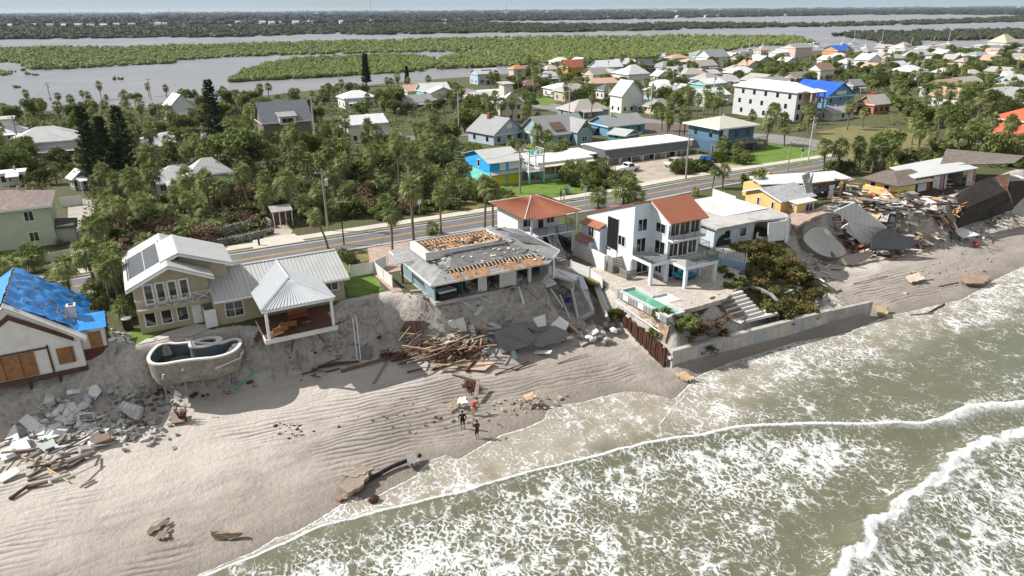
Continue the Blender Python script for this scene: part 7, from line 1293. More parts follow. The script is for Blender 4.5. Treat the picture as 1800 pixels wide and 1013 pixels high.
# named houses near the road
T = house('sage green two storey house with terracotta and grey tiled roof', 'house', -14.2, 104.5, 9, 8, 5.2, 'hip', (.50,.53,.41), mat((.36, .28, .25), .9, .25, 2.5, kind='brick', period=.5, dirt=(.20, .19, .185), dirt_amt=.75), 1.5, 0, phrase='the sage green house', nw=2, nl=1, storeys=2)
T.part('side_porch', MB().box(4.5,6.6,-3.4,-1.0,0,2.2), hmat((.50,.53,.41))); T.part('porch_roof', MB().slabn([(4.3,-3.8,2.15),(7.0,-3.8,2.0),(7.0,-.8,2.4),(4.3,-.8,2.7)], .12), mat((.10,.095,.09), .9, .2, .6, kind='brick', period=.45))
T = Thing('blue_yellow_house', 'bright blue house with yellow garage doors, turquoise base and white lookout tower', 'house', 54, 104, 5.6)
m = MB().gable(51.3,57.2,100.6,109.8,5.8,9.78,10.95,'x',105.2); T.part('wall', m, mat((.035,.36,.78), .8, .05, .5)); T.part('turquoise_base', MB().box(51.24,57.2,100.54,109.8,5.6,7.9), mat((.22,.62,.56), .8, .05))
r = MB(); metal_slope(r, (50.8,100.0,9.75), (57.7,100.0,9.75), (57.7,105.2,11.12), (50.8,105.2,11.12)); metal_slope(r, (57.7,110.4,9.75), (50.8,110.4,9.75), (50.8,105.22,11.12), (57.7,105.22,11.12)); T.part('roof', r, ROOFM)
T.part('awning', MB().slabn([(51.3,99.7,7.85),(57.2,99.7,7.85),(57.2,100.55,8.2),(51.3,100.55,8.2)], .1), ROOFM)
for x in (51.9, 54.6): T.part('garage_door', MB().box(x,x+2.1,100.44,100.52,5.75,7.55), mat((.60,.56,.03), .7, .05))
win(T, 'f', 53.2, 54.2, 8.4, 9.5, 100.6, 1, gm=WHITE); win(T, 'f', 54.9, 56.7, 8.5, 9.6, 100.6, 1, gm=WHITE); win(T, 'l', 104.2, 105.0, 8.5, 9.6, 51.3, 1); T.part('flag', MB().slabn([(57.0,100.4,11.6),(57.9,100.2,12.5),(58.0,100.2,11.9),(57.1,100.4,11.0)], .03), mat((.55,.30,.33), .9))
for z in (7.9, 10.5): T.part('tower_deck', MB().box(57.3,60.4,98.2,101.2,z,z+.15), WHITE); rl = railing(MB(), [(57.4,101,z+.15),(57.4,98.3,z+.15),(60.3,98.3,z+.15),(60.3,101,z+.15)], .9, .25, .03, .05); T.part('railing', rl, WHITE)
for x, y in ((57.45,98.35), (60.25,98.35), (57.45,101.0), (60.25,101.0)): T.part('post', MB().box(x-.14,x+.14,y-.14,y+.14,5.6,7.9), mat((.22,.62,.56), .8)); T.part('post', MB().box(x-.1,x+.1,y-.1,y+.1,8.05,10.5), WHITE)
st = MB()
for k in range(9): st.box(57.35+.05*k,57.95+.05*k,98.6+.2*k,98.8+.2*k,8.1+.26*k,8.16+.26*k)
T.part('stair', st, WHITE); T.part('chair', MB().obox((58.6,99.5,10.95), .5, .5, .6).obox((59.6,99.4,10.95), .5, .5, .6), mat((.05,.55,.45), .8)); LAND.append(('the blue and yellow house', 54, 104)); FOOT.append((48.5,61,89,111))
T = house('flat white roofed annex with yellow wall panels beside the lookout tower', 'house', 66.4, 104.6, 10.6, 6.4, 2.5, 'flat', (.45,.43,.40), (.72,.72,.70), nw=0, nl=0, wins=False, phrase='the flat white annex'); T.part('porch_roof', MB().slabn([(-5.8,-4.6,2.15),(5.6,-4.6,2.15),(5.6,-3.1,2.55),(-5.8,-3.1,2.55)], .1), mat((.62,.56,.48), .8))
for k in range(5): T.part('post', MB().box(-5.2+k*2.55,-5.05+k*2.55,-4.3,-4.15,0,2.1), WHITE); T.part('yellow_panel', MB().box(-4.8+k*2.0,-3.4+k*2.0,-3.26,-3.203,.9,2.0), mat((.40,.38,.02), .8))
T.part('low_wall', MB().box(-5.4,5.3,-4.4,-4.3,0,.75), mat((.45,.52,.58), .85))
T = Thing('motel', 'long low motel with dark grey mansard front and white flat roof', 'motel', 86, 106, 5.6); T.part('wall', MB().box(76.2,97.2,103.4,110.5,5.5,8.1), hmat((.36,.37,.37)))
T.part('mansard', MB().slabn([(75.8,101.9,7.6),(98.2,101.9,7.6),(98.0,103.0,9.1),(76.0,103.0,9.1)], .2).slabn([(75.8,110,7.7),(75.8,101.9,7.6),(76.1,103.0,9.1),(76.1,110,9.1)], .15), mat((.115,.12,.12), .9, .12, .6, kind='stripe', period=.3, axis=2)); T.part('roof', MB().box(76.1,98,102.9,110.8,8.85,9.0).box(73.6,76.0,105,111.5,8.0,8.2), mat((.74,.74,.73), .7, .04)); T.part('soffit', MB().box(75.9,98.1,101.95,103.4,7.5,7.58), WHITE)
for k in range(8): T.part('door' if k % 2 else 'window', MB().box(77+k*2.5,77.9+k*2.5,103.33,103.397,5.6 if k % 2 else 6.3,7.4), [DARKIN, WHITE][k % 2])
for k in range(9): T.part('post', MB().box(76.1+k*2.7,76.25+k*2.7,102.0,102.15,5.5,7.5), WHITE)
LAND.append(('the grey motel', 86, 106)); FOOT.append((73,99,101,112))
T = house('blue raised house on stilts with pale hip roof and wooden deck', 'house', 107, 105.6, 9.6, 8.6, 2.9, 'hip', (.10,.19,.28), (.50,.49,.43), 1.5, 0, phrase='the raised blue house', z=terr(107,105)+1.9, ov=.9)
T.part('deck', MB().box(-6.8,6,-7.2,-4.8,-.15,0), GREYSL); T.part('deck_railing', railing(MB(), [(-6.7,-4.8,0),(-6.7,-7.1,0),(5.9,-7.1,0)], .9, .22, .03, .05), GREYSL)
for x in (-6.5,-3.5,-.5,2.5,5.4):
    for y in (-6.9,-4.6): T.part('stilt', MB().box(x-.12,x+.12,y-.12,y+.12,-2.4,-.15), GREYSL)
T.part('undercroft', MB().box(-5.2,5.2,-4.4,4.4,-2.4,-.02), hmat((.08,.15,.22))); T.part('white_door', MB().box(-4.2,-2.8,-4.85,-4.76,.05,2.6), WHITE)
T = house('grey block three storey building under construction with white roof', 'building', 160.5, 140, 7.5, 22, 8.0, 'hip', mat((.58,.58,.585), .95, .05, .8, dirt=(.47,.47,.47), dirt_amt=.4), (.78,.79,.80), 2.0, 0, name='concrete_building', phrase='the grey concrete building', wins=False)
for q in range(3):
    for k in range(5): T.part('window', MB().box(-3.81,-3.753,-9.2+k*4.1+q%2,-8.3+k*4.1+q%2,.9+q*2.6,2.1+q*2.6), BLACK)
    T.part('window', MB().box(-3.0,-2.0,-11.06,-11.003,.8+q*2.6,2.2+q*2.6), BLACK); T.part('balcony', MB().box(-1.2,4.0,-13.6,-11.01,2.5+q*2.6,2.65+q*2.6), CONC); T.part('bare_wood_wall', MB().box(-1,3.5,-11.08,-11.003,.3+q*2.6,2.2+q*2.6), WOODO)
for k in range(3): T.part('column', MB().box(-1.2+k*2.5,-.85+k*2.5,-13.6,-13.2,0,8.0), CONC)
T.part('porch_roof', MB().slabn([(-1.6,-14,8.05),(4.3,-14,8.05),(4.3,-10.8,8.5),(-1.6,-10.8,8.5)], .15), RW_)
T = house('blue house with bright blue tarp on its steep gable roof', 'house', 180.5, 140, 12, 13, 5.4, 'y', (.13,.30,.42), mat((.02,.10,.60), .45, .1, .6, dirt=(.03,.2,.6), dirt_amt=.3), 3.4, 0, phrase='the blue tarped house', storeys=2, nw=3, nl=3); T.part('porch', MB().slabn([(-6,-9,2.4),(6,-9,2.4),(6,-6.4,3.1),(-6,-6.4,3.1)], .12), hmat(GR)); T.part('gable_board', MB().box(-2,2,-6.58,-6.503,5.6,6.6), WHITE)
house('small white garage in front of the blue tarped house', 'garage', 170.5, 127.5, 8.5, 6, 2.4, 'x', WH, GR, 1.0, phrase='the white garage', nw=1, nl=1)
T = house('orange house with coral red metal roofs at the right edge', 'house', 173, 79.5, 20, 7.5, 4.6, 'hip', (.62,.38,.17), mat((.60,.13,.07), .5, .05, .5, kind='stripe', period=.6, axis=0), 2.0, 0, phrase='the orange house', storeys=2); T.part('lower_roof', MB().slabn([(-14,-9.5,2.4),(8,-9.5,2.4),(6,-4,3.6),(-10,-4,3.6)], .15).slabn([(-14,2,2.4),(-14,-9.5,2.4),(-10,-4,3.6),(-10,2,3.6)], .15), mat((.60,.13,.07), .5, .05, .5, kind='stripe', period=.6, axis=0)); T.part('lower_wall', MB().box(-13,7,-8.7,-3.76,0,2.4), hmat((.62,.38,.17)))
for k in range(5): T.part('white_window', MB().box(-12+k*2.6,-10.2+k*2.6,-8.77,-8.703,.6,2.0), WHITE); T.part('pane', MB().box(-11.85+k*2.6,-10.35+k*2.6,-8.82,-8.773,.75,1.85), GLASS)
T = house('grey shingled cottage with red brick chimney', 'cottage', 76.3, 146, 9.5, 9, 2.6, 'y', (.42,.49,.58), GR, 3.2, 14, phrase='the chimney cottage', nw=3, nl=2); T.part('chimney', MB().box(-1.2,-.4,1,1.8,4,6.6), mat((.28,.09,.06), .9)); T.part('gable_window', MB().box(-.8,.8,-4.58,-4.503,3.6,4.5), WHITE)
T = house('large pale blue cottage with two gables and patched grey roof', 'cottage', 87, 137.5, 12, 10, 2.8, 'x', (.34,.43,.47), GR, 3.4, 0, phrase='the large pale blue cottage', nw=4, nl=2)
m = MB().gable(1.5,5.6,-7.2,0,0,3.2,5.6,'y'); T.part('cross_wing', m, hmat((.26,.36,.42))); r = MB().slabn([(1.1,0,3.0),(1.1,-7.6,3.0),(3.55,-7.6,5.75),(3.55,0,5.75)], .15); r.slabn([(6.0,-7.6,3.0),(6.0,0,3.0),(3.57,0,5.75),(3.57,-7.6,5.75)], .15); T.part('wing_roof', r, hmat(GR)); T.part('bare_patch', MB().slabn([(-3,-4.6,3.55),(0,-4.6,3.55),(0,-2.4,5.0),(-3,-2.4,5.0)], .03), mat((.16,.11,.09), .9)); win(T, 'f', 2.9, 4.2, 3.9, 4.8, -7.2, 2); win(T, 'f', 2.8, 4.0, 1.0, 2.1, -7.2, 2); win(T, 'l', -2.6, -1.6, 4.0, 4.7, -6, 2)
T = house('small bright blue cottage with pale grey roof', 'cottage', 107, 140.3, 11, 8, 2.7, 'x', (.12,.29,.42), GR, 1.9, 0, phrase='the small blue cottage', nw=3, nl=1); T.part('chimney', MB().box(-2.4,-1.9,-.6,-.1,3.6,5.2), CONC); house('blue garden shed in front of the small blue cottage', 'shed', 102.3, 131.3, 6, 4.5, 1.7, 'y', (.16,.28,.38), (.42,.43,.43), .9, 18, name='garden_shed', nw=1, nl=1)
def ph(label, xl, xr, ye, yb, roof, wc, rc, rh=None, rot=0, phrase=None, cat='house', storeys=1, nw=3, nl=2, dr=.75, name='house'):
    cx = (xl+xr)/2; s, t, z = GT(cx, yb); s1, t1, _ = GT(cx+1, yb); mp = math.hypot(s1-s, t1-t); ext = (xr-xl)*mp*.97; w = ext/(.876+dr*.482); d = w*dr
    h = max(2.3, (yb-ye)*mp*1.02); rh = rh if rh is not None else w*.12
    return house(label, cat, s+d*.12, t+d*.42, w, d, h, roof, wc, rc, rh, rot, phrase=phrase, storeys=storeys, nw=nw, nl=nl, name=name, porch=True)
W_, PK, BL, CR, TL = (.70,.70,.68), (.55,.40,.34), (.42,.52,.60), (.60,.56,.44), (.30,.55,.52)
RW, RP, RB, RT = (.68,.69,.70), (.52,.34,.25), (.19,.13,.115), (.40,.37,.34)
T = ph('white house with cupola tower among the trees at the left edge', -12,44,232,249,'hip',W_,RW,1.5,phrase='the white cupola house'); T.part('cupola', MB().box(-1.2,1.2,-1.2,1.2,3,5.6), WHITE); T.part('cupola_roof', MB().slabn([(-1.7,-1.7,5.6),(1.7,-1.7,5.6),(1.7,1.7,6.0),(-1.7,1.7,6.0)], .2), ROOFM)
for a in (('wide house with pale grey hip roof behind the sage green house',14,142,250,280,'hip',W_,LG,2.6,0,'the pale hip roofed house'), ('little white gabled shed roof among dense palms',124,160,318,334,'y',(.25,.24,.22),RW,1.2,20,'the white gabled shed'), ('small white roof low in the palms behind the driveway',0,42,318,326,'flat',W_,RW,.3,0,None), ('bluish grey roofed house hidden by palms below the tall pines',238,368,250,266,'hip',(.36,.40,.45),(.38,.40,.44),1.8,0,'the bluish roofed house'), ('long white hip roofed house with turquoise corner behind the scrub',262,362,320,340,'hip',(.45,.50,.48),LG,2.2,0,'the white hip roofed house'), ('taller pale hip roof joined to the long white house',330,408,305,340,'hip',(.25,.52,.48),LG,2.2,0,None), ('steep white roofed house in the trees near the lagoon',288,342,190,212,'y',W_,RW,3.6,15,'the steep white roof'), ('brown walled house with slate roof and white dormer',452,550,215,250,'x',(.20,.16,.13),(.21,.225,.25),4.2,0,'the dormer house'), ('white roofed house screened by palms right of the dormer house',598,684,218,250,'x',W_,RW,1.6,0,'the palm screened white house'), ('white two part roof behind palms near the lagoon',594,664,172,190,'hip',W_,RW,2.0,0,'the two part white roof'), ('small solar roofed white house beside the two part roof',662,686,172,188,'x',W_,(.40,.42,.46),1.5,0,None), ('blue grey lagoon house with cream upper storey',828,882,130,148,'x',BL,LG,1.8,0,'the cream topped lagoon house'), ('peach walled house with orange roof by the lagoon',896,926,122,150,'hip',(.58,.48,.42),(.55,.22,.12),1.5,0,None), ('low brown hip roofed house behind the palms',910,960,148,158,'hip',(.30,.22,.20),RB,1.6,0,'the low brown roof'), ('pink roofed house beside the orange tower house',952,986,122,138,'hip',PK,(.55,.45,.40),1.8,0,None), ('orange tower house with terracotta roofs near the lagoon',986,1034,118,138,'x',(.62,.32,.08),(.42,.12,.07),3.0,0,'the orange tower house'), ('pale blue gabled lagoon houses with white roofs',1040,1100,118,132,'x',BL,RW,3.0,0,'the pale lagoon gables'), ('house under a bright red roof tarp',1046,1096,142,154,'hip',W_,(.70,.02,.06),2.0,0,'the red tarp house'), ('white pyramid roofed house right of the red tarp',1088,1146,130,150,'hip',W_,RW,3.5,0,'the white pyramid roof'), ('peach flat roofed house behind cream house palms',808,856,172,184,'hip',(.5,.45,.4),RP,1.2,0,None), ('long white flat roof behind the cream house',842,892,165,172,'flat',W_,RW,.3,0,None), ('tan hip roofed ranch house with grey shade',978,1050,160,178,'hip',(.50,.42,.36),RT,2.2,0,'the tan ranch house'), ('dark slate roofed white house next to the ranch house',1050,1092,158,174,'hip',W_,DK,2.0,0,None), ('long grey hip roofed blue house with lawn',986,1078,192,206,'hip',(.26,.33,.38),RT,2.6,0,'the long grey roof'), ('big white double gabled house amid tall palms',1076,1134,168,198,'y',W_,LG,4.2,0,'the white double gabled house'), ('beige house with grey roof behind tall palms',1134,1194,186,200,'hip',(.60,.48,.36),GR,2.0,0,'the beige palm house'), ('white roofed bungalow behind the beige palm house',1188,1218,156,168,'y',W_,LG,1.6,0,None), ('pale turquoise house with white roofs left of the concrete building',1214,1292,166,186,'x',(.45,.58,.52),RW,1.8,0,'the turquoise white roofed house'), ('dark roofed house behind the white pyramid roof',1118,1152,114,128,'x',(.2,.22,.25),DK,2.4,0,None), ('flat white roofed house by the lagoon trees',1140,1172,108,116,'flat',W_,RW,.4,0,None), ('small white gabled house between palms and oaks',1146,1180,134,142,'y',W_,RW,2.0,0,None), ('low tan roofs beside the marina oaks',1172,1216,102,113,'hip',PK,RP,2.0,0,None), ('marina shed with grey roof and white walls',1228,1288,100,122,'x',W_,GR,3.4,0,'the marina shed'), ('brown roofed house right of the marina shed',1286,1316,104,116,'hip',(.2,.14,.11),RP,2.0,0,None), ('tiny pink roofed kiosk by the docks',1328,1356,88,97,'hip',W_,(.5,.3,.24),1.6,0,None), ('white boat sheds at the marina',1356,1402,92,106,'x',W_,RW,2.0,0,None), ('pink three storey building with grey roof by the marina',1378,1434,84,106,'x',(.62,.48,.46),GR,2.4,0,'the pink marina building'), ('house with blue tarp and orange walls near the marina',1452,1508,88,104,'x',(.60,.32,.16),(.03,.13,.60),2.6,0,'the orange walled tarp house'), ('white gabled two storey house in the middle of the right town',1506,1556,104,124,'y',W_,RW,2.6,0,'the right town white gable'), ('white house with brown gable roof behind the concrete building',1424,1472,122,142,'x',W_,(.30,.19,.14),2.4,0,'the brown gable roof'), ('grey brown bungalow left of the brown gable roof',1380,1436,136,148,'x',(.42,.37,.30),(.27,.24,.22),2.0,0,None), ('grey roofed bungalow in front of the blue tarped house',1484,1524,148,164,'x',(.40,.37,.34),GR,1.8,0,None), ('low brown roof left of the grey brown bungalow',1358,1386,136,146,'hip',(.2,.12,.1),RB,1.6,0,None), ('pale grey roofs with dark solar panels right of centre town',1588,1648,96,110,'x',W_,LG,3.0,0,'the solar roofed house'), ('pale turquoise gabled house in the right town',1642,1682,94,106,'y',TL,RW,2.4,0,None), ('white low house right of the turquoise gable',1672,1716,98,106,'hip',W_,LG,2.0,0,None), ('peach roofed house below the solar roofs',1608,1644,112,122,'hip',W_,RP,1.8,0,None), ('peach roofed house right of the pale pole',1682,1714,107,117,'hip',W_,(.48,.36,.29),1.8,0,None), ('white low storefront with blue band',1682,1710,84,93,'flat',(.45,.55,.62),RW,.4,0,None), ('white block by the dome roofed hall',1716,1748,80,93,'flat',W_,RW,.4,0,None), ('tan barrel roofed hall at the far right',1744,1800,74,90,'hip',W_,(.55,.48,.36),5.5,0,'the tan hall'), ('pale blue walled house with white roof at the right edge',1752,1812,142,162,'x',(.45,.60,.62),RW,2.0,0,'the right edge white roof'), ('large tan roofed house among trees at right',1630,1716,154,172,'x',W_,(.46,.32,.22),2.6,0,'the large tan roof'), ('grey roofed house with orange wall right of the blue tarped house',1512,1574,180,200,'x',(.45,.22,.12),(.48,.46,.43),2.2,0,'the orange walled grey roof'), ('low white roof in the trees right of centre',1530,1580,124,134,'flat',W_,RW,.4,0,None), ('grey flat roofs above the vacant lot trees',1600,1650,132,144,'x',(.42,.42,.4),LG,1.4,0,None), ('white garage block between tarped house and marina',1440,1480,104,116,'y',W_,RW,1.8,0,None), ('low white roof between the marina shed and brown gable',1258,1306,142,152,'x',W_,LG,1.6,0,None), ('white roof amid oaks left of the marina shed',1224,1272,130,138,'x',W_,LG,1.6,0,None), ('white terrace roof at the lagoon edge',1560,1600,84,94,'x',W_,RW,1.6,0,None), ('small white roof right of the red tarp',1104,1130,158,166,'flat',W_,RW,.3,0,None)):
    T = ph(*a[:8], rh=a[8], rot=a[9], phrase=a[10])
    if 'cream upper' in a[0]: T.part('upper_storey', MB().box(-2.2,2.2,-1,3,3.5,6), hmat(CR)); T.part('upper_roof', MB().slab([(-2.8,-1.6,6.3),(2.8,-1.6,6.3),(2.8,3.6,6.3),(-2.8,3.6,6.3)], .3), ROOFM)
    if 'dormer' in a[0] and 'slate' in a[0]: T.part('dormer', MB().box(-1.9,1.9,-5.0,-2.0,4.6,6.4), WHITE); T.part('dormer_roof', MB().slabn([(-2.3,-5.4,6.5),(2.3,-5.4,6.5),(2.3,-1,7.6),(-2.3,-1,7.6)], .15), hmat(GR)); T.part('dormer_window', MB().box(-1.3,1.3,-5.07,-5.003,5.0,6.0), GLASS)
T = ph('cream three storey house with white gables and turret', 866,922,182,214,'y',CR,RW,3.0,phrase='the cream house',storeys=2); T.part('turret', MB().box(-1.6,1.2,-1.5,1.5,3,10.5), hmat(CR)); T.part('turret_roof', MB().slabn([(-2.1,-2,10.5),(1.7,-2,10.5),(1.7,2,10.8),(-2.1,2,10.8)], .2), ROOFM)
# the smaller houses packed between those above
rgh = random.Random(15); AUTO = []
for poly, n in (([(1090,108),(1300,100),(1420,104),(1420,120),(1360,160),(1220,180),(1100,172)], 22), ([(1420,100),(1600,86),(1800,88),(1800,150),(1640,150),(1500,130)], 40), ([(960,118),(1100,110),(1100,180),(960,175)], 8), ([(1620,150),(1800,165),(1800,195),(1660,190)], 5), ([(700,168),(860,160),(860,190),(720,200)], 5)):
    k = 0
    for _ in range(900):
        if k >= n: break
        x, y = rgh.uniform(min(q[0] for q in poly), max(q[0] for q in poly)), rgh.uniform(min(q[1] for q in poly), max(q[1] for q in poly))
        if not inside(poly, x, y): continue
        s, t, z = GT(x, y); w = rgh.uniform(8, 12)*(1+t/3200)
        if any(a-w*.42 < s < b+w*.42 and c-w*.42 < t < d+w*.42 for a, b, c, d in FOOT) or 118 < s < 132: continue
        i = rgh.randrange(6); k += 1; AUTO.append((x, house('x', 'house', s, t, w, w*.75, rgh.uniform(2.6,4.2), rgh.choice(['x','y','hip','hip']), rgh.choice([W_, W_, CR, BL, TL, PK, (.50,.46,.40)]), [RW, LG, GR, RT, RP, RW][i], rgh.uniform(1.5,2.6), rgh.choice([0, 0, 8, -10]), name='house', porch=True), s, t, ['white', 'pale grey', 'grey', 'tan', 'peach', 'white'][i]))
B_ = {}
for x, T, s, t, c in AUTO:
    X, Y = PX(s, t, 4); L = min(LAND, key=lambda q: math.hypot(PX(q[1], q[2], 4)[0]-X, 2.2*(PX(q[1], q[2], 4)[1]-Y))); dx = X-PX(L[1], L[2], 4)[0]; B_.setdefault((c, ('right of ' if dx > 0 else 'left of ')+L[0]), []).append((X, T))
for (c, wh), L in B_.items():
    L.sort(key=lambda q: q[0])
    for i, (x, T) in enumerate(L): T.o['label'] = ('small house with %s roof, %s' % (c, wh)) if len(L) == 1 else '%s small house with %s roof from the left, %s' % (['first','second','third','fourth','fifth','sixth','seventh','eighth'][min(i, 7)], c, wh); T.o['group'] = 'small houses of the town'
# far shore houses, boats, masts
k = 0
rgf = random.Random(91)
FW_ = ['low white house on the far wooded shore', 'pale house on the far wooded shore']
for x, y in [(18,47),(60,46.5),(88,46.5),(112,47),(138,46.5),(160,47.5),(182,47),(205,46),(232,45.5),(268,39.5),(278,44),(290,44.5),(340,43),(420,41.5),(440,41.8),(462,41.5),(478,42),(495,41.5),(520,41.3),(545,41),(580,36),(600,40.3),(655,39),(668,39),(704,35.5),(740,38),(780,38),(805,37.6),(915,32),(925,32.5),(1030,33.5),(1066,32),(1090,31),(1110,31.5),(1130,31),(1160,31),(1190,30.5),(1240,29.8),(1260,29.5),(1285,29),(1310,29),(1380,28),(1440,18),(1480,26),(1560,25),(1600,24.5),(1650,23),(1690,22),(1720,21),(1750,22),(1775,20)]:
    s, t = G(x, y, 2); d = math.hypot(s, t); w = 10*rgf.uniform(.8,1.7); m = MB().gable(s-w/2,s+w/2,t-4,t+4,0,5.5,8.5,'x'); solo('far_house', m, [WHITE, OFFW, mat((.5,.42,.36), .9)][k % 3], 'pale house on the far wooded shore of the lagoon', 'house', 'far shore houses'); k += 1
for x, y0, y1, l in ((653,19,2,'tall lattice mast on the far horizon'), (126,22,16,'small water tower on the far horizon at left'), (300,21,12,'thin mast on the far horizon at left'), (890,18,10,'thin mast on the far horizon at centre')):
    s, t = G(x, 36, 0); z1 = 0
    for z in range(10, 400, 2):
        if PX(s, t, z)[1] < y1: z1 = z; break
    solo('radio_mast', MB().tube((s,t,0), (s,t,z1), 1.6, .6, 4), mat((.25,.27,.30), .8), l, 'mast')
def boat(label, x, y, L, rz, mast=0):
    s, t = G(x, y, .2); T = Thing('boat', label, 'boat', s, t, 0, R(rz), 'boats moored at the marina', local=True); b = L*.16
    hull = [(-L/2,-b),(L*.2,-b),(L/2,0),(L*.2,b),(-L/2,b)]; T.part('hull', MB().add([(x_*.92,y_*.7,-.2) for x_, y_ in hull]+[(x_,y_,1.3) for x_, y_ in hull], [(4,3,2,1,0),(5,6,7,8,9)]+[(i,(i+1) % 5,5+(i+1) % 5,5+i) for i in range(5)]), WHITE); T.part('cabin', MB().box(-L*.25,L*.12,-b*.7,b*.7,1.3,2.9), OFFW); T.part('window', MB().box(-L*.2,L*.125,-b*.72,b*.72,1.9,2.4), GLASS)
    if mast: T.part('mast', MB().tube((0,0,1.3), (0,0,mast), .16, .1, 5), PVC)
    return T
for k, (x, y, L, m) in enumerate(((1420,82,14,0),(1432,80,16,0),(1444,83,12,0),(1340,86,9,11),(1316,92,9,12),(1549,79,12,19),(1480,82,11,10),(1495,84,10,0),(1520,86,9,9),(1666,79,11,17),(1600,88,9,10),(1168,101,14,0),(1500,78,9,12),(1640,82,9,9))): boat(['large white motor yacht at the marina, left end','tallest white motor yacht at the marina','white motor yacht right of the two larger yachts','small sailing boat by the docks, left one','small sailing boat nearest the marina shed','tall masted sailing boat left of the dark island','sailing boat moored behind the blue marina tarp','low white boat beside the marina sailing boats','short masted boat among the right moorings','tall masted boat at the far right moorings','sailing boat near the white terrace roof','white cabin cruiser at the lagoon by the tan roofs','sailing boat in front of the dark island','small masted boat right of the white terrace roof'][k], x, y, L, rgf.uniform(0, 180), m)
for k, (x0, y0, x1, y1, l) in enumerate(((1300,93,1362,92,'white jetty in front of the pink kiosk'), (1306,98,1366,97,'white jetty nearest the town'), (1336,84,1342,104,'short cross pier of the marina'))): a, b = G(x0,y0,.8), G(x1,y1,.8); solo('jetty', MB().tube((*a,.8), (*b,.8), .9, n=4), OFFW, l, 'jetty')
# ---------------------------------------------------------------- plants
PALMG = leafmat([(.085,.11,.035), (.16,.195,.06), (.24,.28,.10), (.34,.34,.16)], 'palm fronds', .3)
DEADF = leafmat([(.10,.06,.035), (.24,.16,.09), (.36,.26,.16)], 'dead fronds', .15)
SEAG = leafmat([(.05,.055,.018), (.11,.12,.032), (.17,.15,.05), (.13,.07,.03)], 'sea grape', .2)
LEAFA = leafmat([(.075,.108,.03), (.14,.18,.05), (.205,.25,.07), (.18,.18,.082)], 'broad leaves', .3)
LEAFB = leafmat([(.06,.075,.02), (.11,.15,.03), (.17,.21,.045), (.13,.12,.05)], 'bright leaves', .25)
TWIGM = leafmat([(.09,.06,.04), (.155,.10,.062), (.19,.135,.085), (.12,.105,.055)], 'bare twigs', .05)
SCRUBM = leafmat([(.075,.088,.032), (.12,.14,.05), (.185,.19,.082), (.13,.155,.05)], 'scrub', .2)
PINEM = leafmat([(.02,.034,.013), (.035,.055,.018), (.05,.075,.025)], 'pine needles', .1)
BARK = mat((.20,.165,.13), .95, .3, 2, kind='stripe', period=.22, axis=2); BARKD = mat((.12,.095,.075), .95, .3, 2)
def frond(mb, base, az, el, L, fan, rg, droop=.35, nl=10):
    """a fan leaf: stalk, then narrow leaflets spreading from its end"""
    d = Vector((math.cos(az)*math.cos(el), math.sin(az)*math.cos(el), math.sin(el))); side = Vector((-math.sin(az), math.cos(az), 0)); up = side.cross(d)*-1
    hub = base+d*L; s = side*.022; mb.add([base-s, base+s, hub+s, hub-s], [(0, 1, 2, 3)])
    for i in range(nl):
        a = (i/(nl-1)-.5)*R(190); q = d*math.cos(a)+side*math.sin(a); ln = fan*(.72+.28*math.cos(a))*rg.uniform(.85,1.1); w = q.cross(up).normalized()*fan*.085
        mid = hub+q*ln*.55+up*.03; tip = hub+q*ln+Vector((0,0,-droop*ln*rg.uniform(.4,1.2)))
        mb.add([hub, mid-w, tip, mid+w], [(0, 1, 2, 3)])
def palm_proto(h, nf, seed, skirt=0, crown=1.0, lean=0.0):
    rg = random.Random(seed); T = Thing('palmetto' if h < 2.5 else 'palm_tree' if h > 6 else 'fan_palm', 'x', 'palm', 0, 0, 0, local=True); top = Vector((lean, 0, h))
    pts = [Vector((lean*(i/5)**1.6, .05*math.sin(i), h*i/5)) for i in range(6)]; T.part('trunk', MB().path([tuple(p) for p in pts], [.20,.16,.15,.15,.15,.17], 7), BARK)
    mb = MB()
    for i in range(nf):
        f = (i+.5)/nf; el = R(82)-R(125)*f**.85+rg.uniform(-.15,.15); frond(mb, top+Vector((0,0,-.25*f)), i*2.4+rg.uniform(-.3,.3), el, crown*rg.uniform(.62,.85), crown*rg.uniform(.72,.95), rg, .25+.5*f)
    T.part('crown', mb, PALMG)
    if skirt:
        mb = MB()
        for i in range(skirt): f = (i+.5)/skirt; frond(mb, top+Vector((0,0,-.3-.5*f)), i*2.4+rg.uniform(-.4,.4), R(-20)-R(60)*f, crown*rg.uniform(.5,.75), crown*rg.uniform(.5,.75), rg, .8, 7)
        T.part('dead_fronds', mb, DEADF)
    return T.o
def leafcloud(mb, blobs, n, size, rg):
    for (c, r) in blobs:
        for _ in range(n):
            v = Vector((rg.gauss(0,1), rg.gauss(0,1), rg.gauss(0,1))).normalized()*(rg.random()**.4); p = Vector((c[0]+v.x*r[0], c[1]+v.y*r[1], c[2]+v.z*r[2])); u = Vector((rg.gauss(0,1), rg.gauss(0,1), rg.gauss(0,.6))).normalized()
            w = u.orthogonal().normalized(); k = size*rg.uniform(.6,1.4); mb.add([p-u*k, p+w*k*.55, p+u*k, p-w*k*.55], [(0, 1, 2, 3)])
